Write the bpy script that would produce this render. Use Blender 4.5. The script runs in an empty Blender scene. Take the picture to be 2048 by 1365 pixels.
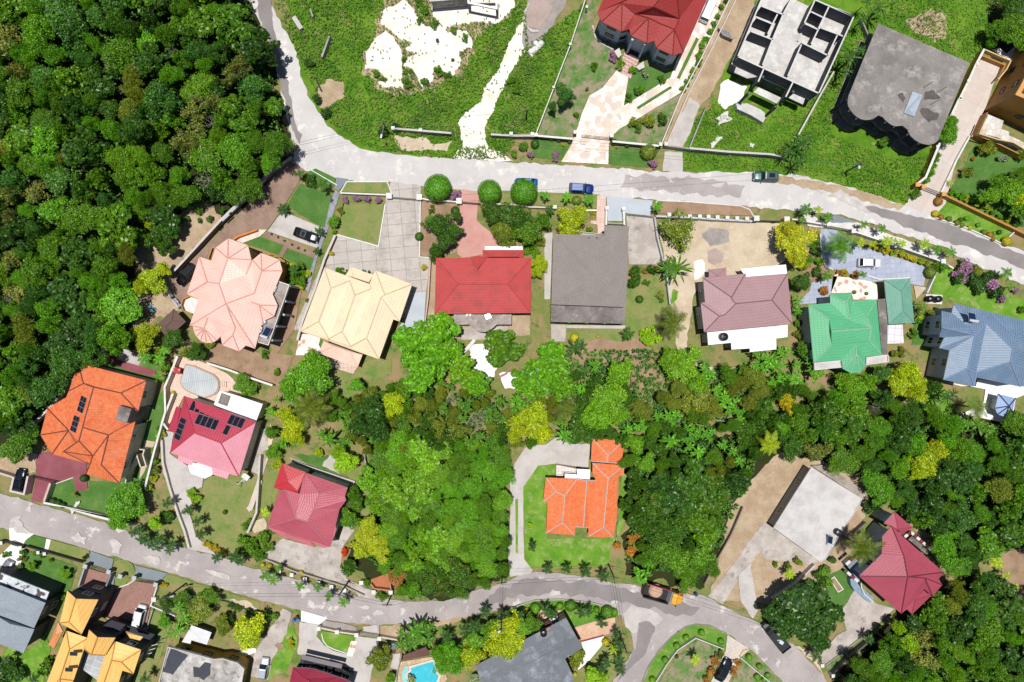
import bpy, math, random
from mathutils import Vector, Matrix
from mathutils.bvhtree import BVHTree
from mathutils.geometry import tessellate_polygon

# ---------------------------------------------------------------- survey of the place
# The plan is surveyed from a nadir aerial photograph taken 125 m above the ground: P() turns a
# survey reading and a height into metres (x east, y north, z up).
H, FPX, CX, CY = 125.0, 1365.0, 1024.0, 682.5
def P(x, y, z=0.0):
    k = (H - z) / FPX
    return Vector(((x - CX) * k, (CY - y) * k, z))
RG = dict(px=(0, 0, 1), h1=(340, 460, 6.827), h2=(340, 580, 6.827), h3=(580, 530, 6.827), h4=(840, 480, 6.827),
          h5=(1340, 520, 6.827), h6=(1580, 550, 6.827), h7=(1800, 590, 8.258), h8=(1800, 700, 8.258),
          h9=(50, 700, 6.827), ha=(50, 820, 6.827), hb=(300, 700, 6.827), hc=(300, 820, 4.48), hd=(500, 910, 4.48),
          he=(1020, 860, 4.48), hf=(1500, 910, 4.48), hg=(1650, 1010, 4.48), hh=(0, 1130, 4.48), hi=(90, 1165, 4.48),
          hj=(300, 1165, 4.48), hk=(560, 1165, 4.48), hl=(930, 1165, 4.48), hm=(1160, 0, 4.48), hn=(1430, 0, 4.48),
          ho=(1430, 100, 4.48), hp=(1650, 130, 4.48), hq=(1848, 80, 6.725), hr=(1848, 190, 6.725), hs=(840, 0, 4.48))
for _r, _y in enumerate((0, 340, 680, 1015)):
    for _c, _x in enumerate((0, 510, 1020, 1528)):
        RG['t%d%d' % (_r + 1, _c + 1)] = (_x, _y, 3.9)
def pts(s):
    out, o = [], RG['px']
    for t in s.split():
        if t in RG:
            o = RG[t]
        else:
            v = [float(q) for q in t.split(',')]
            out.append((o[0] + v[0] / o[2], o[1] + v[1] / o[2]) + tuple(v[2:]))
    return out
def pt(s): return pts(s)[0]

scene = bpy.context.scene
col = scene.collection
rnd = random.Random(7)

# ---------------------------------------------------------------- materials
def lin(h, k=1.0):
    h = h.lstrip('#')
    o = []
    for i in (0, 2, 4):
        c = int(h[i:i + 2], 16) / 255
        c = c / 12.92 if c <= .04045 else ((c + .055) / 1.055) ** 2.4
        o.append(min(c * k, .9))
    return (*o, 1)
K = 0.70
MATS = {}
class NT:
    def __init__(s, name):
        s.m = bpy.data.materials.new(name); s.m.use_nodes = True
        s.t = s.m.node_tree; s.b = s.t.nodes['Principled BSDF']
    def n(s, typ, **kw):
        q = s.t.nodes.new(typ)
        for k, v in kw.items():
            if k.startswith('i_'): q.inputs[k[2:].replace('_', ' ')].default_value = v
            else: setattr(q, k, v)
        return q
    def l(s, a, b): s.t.links.new(a, b)
    def noise(s, co, scale, detail=4, rough=.6):
        q = s.n('ShaderNodeTexNoise'); q.inputs['Scale'].default_value = scale
        q.inputs['Detail'].default_value = detail; q.inputs['Roughness'].default_value = rough
        s.l(co, q.inputs['Vector']); return q.outputs['Fac']
    def ramp(s, f, a, b):
        q = s.n('ShaderNodeMapRange'); q.inputs['From Min'].default_value = a; q.inputs['From Max'].default_value = b
        s.l(f, q.inputs['Value']); return q.outputs['Result']
    def mix(s, f, a, b, mode='MIX'):
        q = s.n('ShaderNodeMix', data_type='RGBA', blend_type=mode)
        for sock, v in ((q.inputs[0], f), (q.inputs[6], a), (q.inputs[7], b)):
            if hasattr(v, 'is_output') or isinstance(v, bpy.types.NodeSocket): s.l(v, sock)
            else: sock.default_value = v
        return q.outputs[2]
    def math(s, op, a, b=None):
        q = s.n('ShaderNodeMath', operation=op)
        for sock, v in zip(q.inputs, (a, b)):
            if v is None: continue
            if isinstance(v, bpy.types.NodeSocket): s.l(v, sock)
            else: sock.default_value = v
        return q.outputs[0]
    def bump(s, h, dist, strength=1.0):
        q = s.n('ShaderNodeBump'); q.inputs['Distance'].default_value = dist; q.inputs['Strength'].default_value = strength
        s.l(h, q.inputs['Height']); s.l(q.outputs[0], s.b.inputs['Normal'])
    def done(s, c, rough=.85, spec=.25, metal=0):
        if isinstance(c, bpy.types.NodeSocket): s.l(c, s.b.inputs['Base Color'])
        else: s.b.inputs['Base Color'].default_value = c
        s.b.inputs['Roughness'].default_value = rough
        s.b.inputs['Specular IOR Level'].default_value = spec
        s.b.inputs['Metallic'].default_value = metal
        return s.m
    def co(s, out='Object'): return s.n('ShaderNodeTexCoord').outputs[out]

def plain(hexc, rough=.6, spec=.3, metal=0, k=K, var=.12, scale=1.3):
    key = ('plain', hexc, rough, metal, k)
    if key in MATS: return MATS[key]
    t = NT('paint_' + hexc.strip('#'))
    c = lin(hexc, k); d = tuple(x * (1 - var * 1.6) for x in c[:3]) + (1,)
    f = t.ramp(t.noise(t.co(), scale, 5), .35, .7)
    MATS[key] = t.done(t.mix(f, d, c), rough, spec, metal)
    return MATS[key]
def blotch(name, a, b, scale=.3, lo=.4, hi=.6, c=None, cscale=.9, clo=.55, chi=.7, fine=.25, fscale=6, rough=.9, bump=.02, k=K, spec=.15, grad=None):
    """two-tone patchy natural surface with an optional third tone and a fine grain"""
    if name in MATS: return MATS[name]
    t = NT(name); co = t.co()
    n1 = t.ramp(t.noise(co, scale, 8, .65), lo, hi)
    x = t.mix(n1, lin(a, k), lin(b, k))
    if c:
        n2 = t.ramp(t.noise(co, cscale, 8, .7), clo, chi)
        x = t.mix(n2, x, lin(c, k))
    g = t.noise(co, fscale, 6, .75)
    gm = t.ramp(g, .25, .75)
    q = t.n('ShaderNodeCombineColor'); s = t.math('ADD', t.math('MULTIPLY', gm, fine * 2), 1 - fine)
    for i in range(3): t.l(s, q.inputs[i])
    x = t.mix(1.0, x, q.outputs[0], 'MULTIPLY')
    t.bump(g, bump)
    MATS[name] = t.done(x, rough, spec)
    return MATS[name]
def slabs(name, a, b, stain, w, h, joint, jw=.02, rot=0, offset=0.0, scale=.35, fine=.18, rough=.85, cellvar=.12, k=K, cracks=0):
    """slabs, tiles or pavers: a brick pattern whose cells differ in tone, with stains"""
    if name in MATS: return MATS[name]
    t = NT(name); co = t.co()
    mp = t.n('ShaderNodeMapping'); mp.inputs['Rotation'].default_value = (0, 0, math.radians(rot)); t.l(co, mp.inputs['Vector'])
    br = t.n('ShaderNodeTexBrick', offset=offset, offset_frequency=2, squash=1)
    br.inputs['Scale'].default_value = 1; br.inputs['Brick Width'].default_value = w; br.inputs['Row Height'].default_value = h
    br.inputs['Mortar Size'].default_value = jw; br.inputs['Mortar Smooth'].default_value = .1; br.inputs['Bias'].default_value = 0
    br.inputs['Color1'].default_value = lin(a, k); br.inputs['Color2'].default_value = lin(b, k); br.inputs['Mortar'].default_value = lin(joint, k)
    t.l(mp.outputs[0], br.inputs['Vector'])
    f = t.ramp(t.noise(co, scale, 8, .7), .48, .72)
    x = t.mix(t.math('MULTIPLY', f, .75), br.outputs['Color'], lin(stain, k))
    g = t.ramp(t.noise(co, 5, 6, .75), .25, .75)
    q = t.n('ShaderNodeCombineColor'); s = t.math('ADD', t.math('MULTIPLY', g, fine * 2), 1 - fine)
    for i in range(3): t.l(s, q.inputs[i])
    x = t.mix(1.0, x, q.outputs[0], 'MULTIPLY')
    t.bump(g, .01)
    MATS[name] = t.done(x, rough, .2)
    return MATS[name]
def crazy(name, cols, joint, scale=1.0, k=K):
    """crazy paving: irregular flat stones"""
    if name in MATS: return MATS[name]
    t = NT(name); co = t.co()
    v = t.n('ShaderNodeTexVoronoi', voronoi_dimensions='2D'); v.inputs['Scale'].default_value = scale; t.l(co, v.inputs['Vector'])
    e = t.n('ShaderNodeTexVoronoi', voronoi_dimensions='2D', feature='DISTANCE_TO_EDGE'); e.inputs['Scale'].default_value = scale; t.l(co, e.inputs['Vector'])
    r = t.n('ShaderNodeValToRGB'); r.color_ramp.interpolation = 'CONSTANT'
    r.color_ramp.elements.remove(r.color_ramp.elements[0])
    for i, c in enumerate(cols):
        el = r.color_ramp.elements[0] if i == 0 else r.color_ramp.elements.new(i / len(cols))
        el.position = i / len(cols); el.color = lin(c, k)
    sp = t.n('ShaderNodeSeparateColor'); t.l(v.outputs['Color'], sp.inputs[0]); t.l(sp.outputs[0], r.inputs[0])
    j = t.ramp(e.outputs['Distance'], .02, .06)
    x = t.mix(j, lin(joint, k), r.outputs[0])
    g = t.ramp(t.noise(co, 4, 6, .7), .25, .8)
    x = t.mix(t.math('MULTIPLY', g, .35), x, lin(joint, k))
    MATS[name] = t.done(x, .8, .2)
    return MATS[name]
def roofmat(name, a, b=None, kind='metal', dirt=None, amount=.5, rough=.5, k=K, course=.42, rib=.4, line=.22):
    """roof covering laid out in metres up and across each slope"""
    if name in MATS: return MATS[name]
    t = NT(name)
    uv = t.co('UV'); obj = t.co('Object')
    sp = t.n('ShaderNodeSeparateXYZ'); t.l(uv, sp.inputs[0])
    b = b or a
    x = t.mix(t.ramp(t.noise(obj, .45, 6, .6), .35, .65), lin(a, k), lin(b, k))
    hgt = None
    if kind in ('metal', 'clay', 'shingle'):
        fr = t.math('FRACT', t.math('DIVIDE', sp.outputs[1], course))
        ln = t.ramp(fr, .86, .95)
        x = t.mix(t.math('MULTIPLY', ln, line), x, tuple(c * .25 for c in lin(a, k)[:3]) + (1,))
        hgt = fr
    if kind in ('clay', 'rib', 'metal'):
        fr2 = t.math('SINE', t.math('MULTIPLY', sp.outputs[0], 2 * math.pi / rib))
        w = t.ramp(fr2, -1, 1)
        amt = {'clay': .38, 'rib': .5, 'metal': .06}[kind]
        x = t.mix(t.math('MULTIPLY', t.math('SUBTRACT', 1.0, w), amt), x, tuple(c * .35 for c in lin(a, k)[:3]) + (1,))
        hgt = w if hgt is None or kind == 'rib' else t.math('ADD', t.math('MULTIPLY', hgt, -.5), w)
    if kind == 'clay':
        v = t.n('ShaderNodeTexWhiteNoise', noise_dimensions='2D')
        cb = t.n('ShaderNodeCombineXYZ')
        t.l(t.math('FLOOR', t.math('DIVIDE', sp.outputs[0], rib)), cb.inputs[0]); t.l(t.math('FLOOR', t.math('DIVIDE', sp.outputs[1], course)), cb.inputs[1])
        t.l(cb.outputs[0], v.inputs['Vector'])
        x = t.mix(t.math('MULTIPLY', v.outputs['Value'], .3), x, lin('#ffb070', k))
    if kind == 'shingle':
        x = t.mix(t.ramp(t.noise(obj, 7, 4, .8), .35, .65), x, tuple(c * .6 for c in lin(a, k)[:3]) + (1,))
    if dirt:
        x = t.mix(t.math('MULTIPLY', t.ramp(t.noise(obj, .38, 9, .72), .5, .68), amount), x, lin(dirt, k))
    x = t.mix(t.math('MULTIPLY', t.ramp(t.noise(obj, 3.5, 6, .7), .45, .8), .16), x, lin('#6b5a50', k))
    if hgt is not None: t.bump(hgt, .03, .6)
    MATS[name] = t.done(x, rough, .35)
    return MATS[name]
def glassmat():
    if 'glass' in MATS: return MATS['glass']
    t = NT('dark_window_glass'); MATS['glass'] = t.done((.012, .016, .02, 1), .08, .6)
    return MATS['glass']
def leafmat(name, two=None, amt=.5, dark=.5):
    """leaves take the plant's own colour; sprays and single leaves differ in tone, some blossom"""
    if name in MATS: return MATS[name]
    t = NT(name)
    oi = t.n('ShaderNodeObjectInfo'); g = t.n('ShaderNodeNewGeometry'); at = t.n('ShaderNodeAttribute', attribute_name='tone')
    r = g.outputs['Random Per Island']
    base = oi.outputs['Color']
    x = t.mix(r, t.mix(1.0, base, (dark, dark, dark * 1.1, 1), 'MULTIPLY'), t.mix(1.0, base, (1.15, 1.12, 1, 1), 'MULTIPLY'))
    x = t.mix(t.math('MULTIPLY', at.outputs['Fac'], .75), x, t.mix(1.0, x, (1.75, 1.3, .7, 1), 'MULTIPLY'))
    q = t.math('GREATER_THAN', t.math('FRACT', t.math('MULTIPLY', r, 37.7)), .9)
    x = t.mix(q, x, t.mix(1.0, base, (2.1, 1.7, 1.1, 1), 'MULTIPLY'))
    if two:
        f = t.math('LESS_THAN', t.math('FRACT', t.math('MULTIPLY', r, 91.3)), amt)
        x = t.mix(f, x, lin(two, K))
    t.done(x, .45, .4)
    tr = t.n('ShaderNodeBsdfTranslucent'); t.l(x, tr.inputs[0])
    mx = t.n('ShaderNodeMixShader'); mx.inputs[0].default_value = .16
    out = t.t.nodes['Material Output']
    t.l(t.b.outputs[0], mx.inputs[1]); t.l(tr.outputs[0], mx.inputs[2]); t.l(mx.outputs[0], out.inputs[0])
    MATS[name] = t.m
    return t.m
def grassmat(name, a, b, c):
    if name in MATS: return MATS[name]
    t = NT(name); co = t.co(); r = t.n('ShaderNodeNewGeometry').outputs['Random Per Island']
    x = t.mix(t.ramp(t.noise(co, .22, 6, .7), .4, .62), lin(a), lin(b))
    x = t.mix(t.ramp(t.noise(co, .4, 6, .7), .55, .72), x, lin(c))
    x = t.mix(t.math('MULTIPLY', r, .55), x, t.mix(1.0, x, (.35, .42, .3, 1), 'MULTIPLY'))
    MATS[name] = t.done(x, .55, .25)
    return MATS[name]
WHITE = plain('#f2f1ec', .55)
GREYC = blotch('weathered_concrete', '#b9b4b0', '#8f8a86', .35, .42, .62, c='#d8d5d0', cscale=.6, clo=.55, chi=.75, fine=.2)

# ---------------------------------------------------------------- geometry helpers
class G:
    """collects faces of ONE mesh object"""
    def __init__(s): s.v, s.f = [], []
    def poly(s, vs):
        i = len(s.v); s.v += [Vector(q) for q in vs]; s.f.append(list(range(i, i + len(vs)))); return s
    def prism(s, loop, z0, z1, top=True, bottom=True):
        n = len(loop); i = len(s.v)
        a = sum(loop[k][0] * loop[(k + 1) % n][1] - loop[(k + 1) % n][0] * loop[k][1] for k in range(n))
        if a < 0: loop = loop[::-1]
        s.v += [Vector((q[0], q[1], z0)) for q in loop] + [Vector((q[0], q[1], z1)) for q in loop]
        for k in range(n):
            k2 = (k + 1) % n; s.f.append([i + k, i + k2, i + n + k2, i + n + k])
        if top: s.f.append([i + n + k for k in range(n)])
        if bottom: s.f.append([i + k for k in reversed(range(n))])
        return s
    def box(s, c, d, rz=0, tilt=None):
        m = Matrix.Rotation(rz, 3, 'Z')
        if tilt: m = m @ Matrix.Rotation(tilt[0], 3, 'X') @ Matrix.Rotation(tilt[1], 3, 'Y')
        i = len(s.v); c = Vector(c)
        for z in (-.5, .5):
            for x, y in ((-.5, -.5), (.5, -.5), (.5, .5), (-.5, .5)):
                s.v.append(c + m @ Vector((x * d[0], y * d[1], z * d[2])))
        for f in ((3, 2, 1, 0), (4, 5, 6, 7), (0, 1, 5, 4), (1, 2, 6, 5), (2, 3, 7, 6), (3, 0, 4, 7)): s.f.append([i + q for q in f])
        return s
    def tube(s, a, b, r0, r1=None, n=8, cap=True):
        a, b = Vector(a), Vector(b); r1 = r0 if r1 is None else r1
        d = (b - a).normalized(); u = d.orthogonal().normalized(); w = d.cross(u); i = len(s.v)
        for p, r in ((a, r0), (b, r1)):
            for k in range(n):
                t = 2 * math.pi * k / n; s.v.append(p + (u * math.cos(t) + w * math.sin(t)) * r)
        for k in range(n):
            k2 = (k + 1) % n; s.f.append([i + k, i + k2, i + n + k2, i + n + k])
        if cap: s.f.append([i + k for k in reversed(range(n))]); s.f.append([i + n + k for k in range(n)])
        return s
    def path(s, ps, r, n=6):
        for a, b in zip(ps, ps[1:]): s.tube(a, b, r, n=n)
        return s
    def lathe(s, c, prof, n=16):
        c = Vector(c); i = len(s.v); m = len(prof)
        for r, z in prof:
            for k in range(n):
                t = 2 * math.pi * k / n; s.v.append(c + Vector((r * math.cos(t), r * math.sin(t), z)))
        for j in range(m - 1):
            for k in range(n):
                k2 = (k + 1) % n; s.f.append([i + j * n + k, i + j * n + k2, i + (j + 1) * n + k2, i + (j + 1) * n + k])
        s.f.append([i + (m - 1) * n + k for k in range(n)]); s.f.append([i + k for k in reversed(range(n))])
        return s
    def strip(s, line, w, z0, z1, closed=False):
        """an upright wall of width w along a line of points; the pieces butt at mitred corners"""
        n = len(line); L = [Vector((q[0], q[1])) for q in line]; a, b = [], []
        for k in range(n):
            p = L[k]
            d0 = (p - L[k - 1]).normalized() if (k or closed) else None
            d1 = (L[(k + 1) % n] - p).normalized() if (k < n - 1 or closed) else None
            d0 = d0 or d1; d1 = d1 or d0
            t = d0 + d1
            if t.length < 1e-4: t = d1
            t.normalize(); nn = Vector((-t.y, t.x)); c = max(.35, nn.dot(Vector((-d1.y, d1.x))))
            a.append(p + nn * (w / 2 / c)); b.append(p - nn * (w / 2 / c))
        i = len(s.v)
        for q in a: s.v += [Vector((q.x, q.y, z0)), Vector((q.x, q.y, z1))]
        for q in b: s.v += [Vector((q.x, q.y, z0)), Vector((q.x, q.y, z1))]
        o = 2 * n
        for k in range(n if closed else n - 1):
            k2 = (k + 1) % n
            s.f += [[i + 2 * k2, i + 2 * k, i + 2 * k + 1, i + 2 * k2 + 1], [i + o + 2 * k, i + o + 2 * k2, i + o + 2 * k2 + 1, i + o + 2 * k + 1],
                    [i + 2 * k + 1, i + o + 2 * k + 1, i + o + 2 * k2 + 1, i + 2 * k2 + 1]]
        if not closed:
            for k in (0, n - 1): s.f.append([i + 2 * k, i + o + 2 * k, i + o + 2 * k + 1, i + 2 * k + 1])
        return s
    def mesh(s, name, mat, org=(0, 0, 0), smooth=False, uv=False):
        m = bpy.data.meshes.new(name); o = Vector(org)
        m.from_pydata([q - o for q in s.v], [], s.f)
        for x in (mat if isinstance(mat, (list, tuple)) else [mat]): m.materials.append(x)
        if uv: slope_uv(m)
        if smooth: m.polygons.foreach_set('use_smooth', [True] * len(m.polygons))
        m.update(); return m
def slope_uv(m):
    lay = m.uv_layers.new(name='UVMap')
    for p in m.polygons:
        n = p.normal
        h = Vector((0, 0, 1)).cross(n)
        if h.length < .02: h = Vector((1, 0, 0))
        h.normalize(); u = n.cross(h)
        if u.z < 0: u, h = -u, -h
        for li in p.loop_indices:
            q = m.vertices[m.loops[li].vertex_index].co
            lay.data[li].uv = (q.dot(h), q.dot(u))
def tag(o, label, cat, group=None, kind=None):
    if label: o['label'] = label
    if cat: o['category'] = cat
    if group: o['group'] = group
    if kind: o['kind'] = kind
    return o
ORG = {}
class T:
    """a thing: an Empty at its base; add() gives it a part, under= makes it a sub-part"""
    def __init__(s, name, label, cat, loc, group=None, rz=0):
        s.o = bpy.data.objects.new(name, None); col.objects.link(s.o)
        s.loc = Vector((loc[0], loc[1], 0 if len(loc) < 3 else loc[2])); s.o.location = s.loc; s.o.rotation_euler[2] = rz
        s.o.empty_display_size = .3
        tag(s.o, label, cat, group, 'thing')
    def add(s, name, g, mat, under=None, smooth=False, uv=False, label=None, local=False):
        m = g if isinstance(g, bpy.types.Mesh) else g.mesh(name, mat, (0, 0, 0) if local else s.loc, smooth, uv)
        o = bpy.data.objects.new(name, m); col.objects.link(o); o.parent = under or s.o
        if label: o['label'] = label
        return o
def single(name, g, mat, label, cat, group=None, smooth=False, uv=False):
    c = sum((Vector(q) for q in g.v), Vector()) / len(g.v); c.z = min(q.z for q in g.v)
    o = bpy.data.objects.new(name, g.mesh(name, mat, c, smooth, uv)); o.location = c; col.objects.link(o)
    return tag(o, label, cat, group, 'thing')
def struct(name, g, mat, kind='structure'):
    o = bpy.data.objects.new(name, g.mesh(name, mat)); col.objects.link(o); o['kind'] = kind
    return o
def dup_tree(o, parent=None):
    c = o.copy(); col.objects.link(c)
    if parent: c.parent = parent
    for ch in list(o.children): dup_tree(ch, c)
    return c

# ground sheets: each a few millimetres above the one below
LAY = {}
def jag(loop, amp, seed=1, step=.7):
    r = random.Random(seed); out = []
    n = len(loop)
    for k in range(n):
        a, b = loop[k], loop[(k + 1) % n]; L = (b - a).length; m = max(1, int(L / step))
        d = (b - a) / max(L, 1e-6); nn = Vector((-d.y, d.x, 0)); p1, p2 = r.uniform(0, 6), r.uniform(0, 6)
        for j in range(m):
            f = j / m; w = min(1, 3 * math.sin(math.pi * f)) if m > 1 else 0; s = f * L
            o = .55 * math.sin(s * .9 + p1) + .35 * math.sin(s * 2.3 + p2) + r.uniform(-.6, .6)
            out.append(a + (b - a) * f + nn * (amp * o * w))
    return out
def patch(name, s, mat, layer, amp=0.0, h=None):
    loop = [P(q[0], q[1]) for q in pts(s)]
    if amp: loop = jag(loop, amp, len(LAY) * 7 + layer + int(loop[0].x * 10))
    LAY[layer] = LAY.get(layer, 0) + 1
    z = .04 + layer * .05 + .004 * (LAY[layer] % 12) if h is None else h
    tri = tessellate_polygon([loop]); g = G(); g.v = [Vector((q.x, q.y, z)) for q in loop]
    for t in tri:
        a, b, c = (g.v[i] for i in t)
        g.f.append(list(t) if (b - a).cross(c - a).z > 0 else [t[0], t[2], t[1]])
    return struct(name, g, mat)
def inside(x, y, poly):
    c = False; n = len(poly); j = n - 1
    for i in range(n):
        xi, yi = poly[i][0], poly[i][1]; xj, yj = poly[j][0], poly[j][1]
        if (yi > y) != (yj > y) and x < (xj - xi) * (y - yi) / (yj - yi) + xi: c = not c
        j = i
    return c
def inset(loop, d):
    n = len(loop); out = []
    a = sum(loop[k][0] * loop[(k + 1) % n][1] - loop[(k + 1) % n][0] * loop[k][1] for k in range(n))
    sg = 1 if a > 0 else -1
    for k in range(n):
        p0, p, p1 = (Vector((q[0], q[1])) for q in (loop[k - 1], loop[k], loop[(k + 1) % n]))
        d0 = (p - p0).normalized(); d1 = (p1 - p).normalized()
        n0 = Vector((-d0.y, d0.x)) * sg; n1 = Vector((-d1.y, d1.x)) * sg
        b = n0 + n1
        if b.length < .1: b = n1
        b.normalize(); c = max(.5, b.dot(n1)); q = p + b * (d / c); out.append((q.x, q.y))
    return out
# ---------------------------------------------------------------- houses
BVH = {}
def sight(key, x, y):
    """point of a finished roof above the survey reading x, y, with the slope's normal"""
    o = Vector((0, 0, H)); d = (P(x, y, 0) - o).normalized()
    q, n, i, dd = BVH[key].ray_cast(o, d)
    if q is None: return P(x, y, 3), Vector((0, 0, 1))
    return q, (n if n.z > 0 else -n)
def add_window(t, c, n, w, h, frame, under=None):
    """a framed window on a wall: c its centre, n the wall's outward normal"""
    n = Vector((n[0], n[1], 0)).normalized(); rz = math.atan2(n.y, n.x) + math.pi / 2
    ax = Vector((math.cos(rz), math.sin(rz), 0)); c = Vector(c)
    g = G()
    for s in (-1, 1):
        g.box(c + ax * s * (w / 2 + .05) + n * .04, (.1, .1, h + .2), rz)
        g.box(c + Vector((0, 0, s * (h / 2 + .05))) + n * .04, (w, .1, .1), rz)
    g.box(c + n * .045, (.05, .08, h), rz)
    wd = t.add('window', g, frame, under)
    q = G().box(c + n * .025, (w, .03, h), rz)
    t.add('pane', q, glassmat(), wd)
def windows_on(t, loop, z0, floors, fh, frame, skip=(), every=3.4, w=1.3, h=1.2, visible_only=False, maxn=40):
    a = sum(loop[k][0] * loop[(k + 1) % len(loop)][1] - loop[(k + 1) % len(loop)][0] * loop[k][1] for k in range(len(loop)))
    sg = 1 if a > 0 else -1; cnt = 0
    for k in range(len(loop)):
        if k in skip: continue
        p, q = Vector(loop[k][:2]), Vector(loop[(k + 1) % len(loop)][:2])
        L = (q - p).length
        if L < 1.9: continue
        d = (q - p) / L; n = Vector((d.y, -d.x)) * sg
        vis = n.dot(-(p + q) / 2) > 0
        if visible_only and not vis: continue
        m = max(1, int(L / every))
        for j in range(m):
            c = p + (q - p) * ((j + .5) / m)
            for f in range(floors):
                if cnt >= maxn: return
                ww = min(w, L - .8)
                add_window(t, (c.x, c.y, z0 + fh * f + 1.55), n, ww, h, frame); cnt += 1
def roof(t, eaves, he, ridges, faces, pitch, mat, key=None, fascia=WHITE, thick=.2, caps=True, capmat=None, name='roof', under=None, other=None):
    E = [P(q[0], q[1], he) for q in pts(eaves)]
    R0 = pts(eaves.split()[0] + ' ' + ridges); nm = {}
    for i, q in enumerate(R0): nm[chr(97 + i)] = i
    F = [f.split() for f in faces.split('|')]
    hz = [q[2] if len(q) > 2 else None for q in R0]
    RV = [P(q[0], q[1], he + (q[2] if len(q) > 2 else 1.2)) for q in R0]
    for it in range(3):
        for i, q in enumerate(R0):
            if hz[i] is not None: continue
            ds = []
            for f in F:
                if chr(97 + i) in f and f[0].isdigit() and f[1].isdigit():
                    a, b = E[int(f[0])], E[int(f[1])]; d = (b - a); d.z = 0
                    if d.length < .05: continue
                    d.normalize(); w = RV[i] - a; w.z = 0
                    ds.append((w - d * w.dot(d)).length)
            hh = pitch * (sum(ds) / len(ds)) if ds else 1.0
            RV[i] = P(q[0], q[1], he + hh)
    V = E + RV
    idx = lambda s: int(s) if s.isdigit() else len(E) + nm[s]
    g = G(); g.v = V[:]
    fl = []
    for f in F:
        ii = [idx(s) for s in f]
        nrm = Vector()
        for k in range(len(ii)):
            a, b = V[ii[k]], V[ii[(k + 1) % len(ii)]]; nrm += a.cross(b)
        if nrm.z < 0: ii = ii[::-1]
        fl.append(ii)
    # concave or bent slopes are cut into triangles, so that each keeps its own plane
    own = []
    for fi, ii in enumerate(fl):
        if len(ii) <= 3: g.f.append(ii); own.append(fi); continue
        loop = [V[i] for i in ii]
        if len(ii) == 4: g.f.append(ii); own.append(fi); continue
        for tri in tessellate_polygon([[Vector((q.x, q.y, 0)) for q in loop]]):
            a, b, c = (ii[k] for k in tri)
            g.f.append([a, b, c] if (V[b] - V[a]).cross(V[c] - V[a]).z > 0 else [a, c, b]); own.append(fi)
    ro = t.add(name, g, [mat, other[0]] if other else mat, under, uv=True)
    if other:
        for p_, fi in zip(ro.data.polygons, own): p_.material_index = 1 if fi in other[1] else 0
    if key: BVH[key] = BVHTree.FromPolygons([tuple(q) for q in V], g.f)
    # fascia board and soffit under the eaves
    fg = G(); fg.prism([(q.x, q.y) for q in E], he - thick, he - .012, top=False)
    t.add('fascia', fg, fascia, ro)
    if caps:
        edges = {}
        for ii in fl:
            c = sum((V[i] for i in ii), Vector()) / len(ii)
            nr = Vector()
            for k in range(len(ii)):
                a, b = V[ii[k]], V[ii[(k + 1) % len(ii)]]; nr += a.cross(b)
            nr.normalize()
            for k in range(len(ii)):
                e = tuple(sorted((ii[k], ii[(k + 1) % len(ii)]))); edges.setdefault(e, []).append((c, nr))
        cg = G()
        for e, fs in edges.items():
            if len(fs) != 2: continue
            (c1, n1), (c2, n2) = fs
            if (c2 - c1).dot(n1) < -.02:
                cg.tube(V[e[0]] + Vector((0, 0, .02)), V[e[1]] + Vector((0, 0, .02)), .1, n=6)
        if cg.f: t.add('ridge_capping', cg, capmat or mat, ro, uv=True)
    return ro, E, RV
def house(key, name, label, eaves, he, ridges, faces, pitch, rmat, wmat, over=.5, floors=None, fascia=WHITE, fh=2.9, frame=WHITE, win=True, cat='house', capmat=None, **kw):
    E0 = [P(q[0], q[1], he) for q in pts(eaves)]
    vis = [q for q in E0 if abs(q.x) < 110 and abs(q.y) < 75] or E0
    c = sum(vis, Vector()) / len(vis)
    t = T(name, label, cat, (c.x, c.y, 0))
    ro, E, R = roof(t, eaves, he, ridges, faces, pitch, rmat, key, fascia, capmat=capmat, **kw)
    w = inset([(q.x, q.y) for q in E], over)
    t.add('wall', G().prism(w, 0, he - .21), wmat)
    fl = floors or (2 if he > 5.4 else 1)
    z0 = he - .25 - fl * fh
    if win: windows_on(t, w, z0, fl, fh, frame)
    t.wall = w; t.he = he; t.E = E; t.roof = ro
    return t
def slab(t, s, z, thick, mat, name='flat_roof', wall=None, over=.25, parapet=None, pmat=None, under=None, rise=.3):
    L = [P(q[0], q[1], z) for q in pts(s)]
    o = t.add(name, G().prism([(q.x, q.y) for q in L], z - thick, z), mat, under)
    if wall: t.add('wall', G().prism(inset([(q.x, q.y) for q in L], over), 0, z - thick - .01), wall)
    if parapet: t.add('parapet', G().strip(inset([(q.x, q.y) for q in L], parapet / 2 + .01), parapet, z + .003, z + rise, True), pmat or mat, o)
    return o
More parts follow.
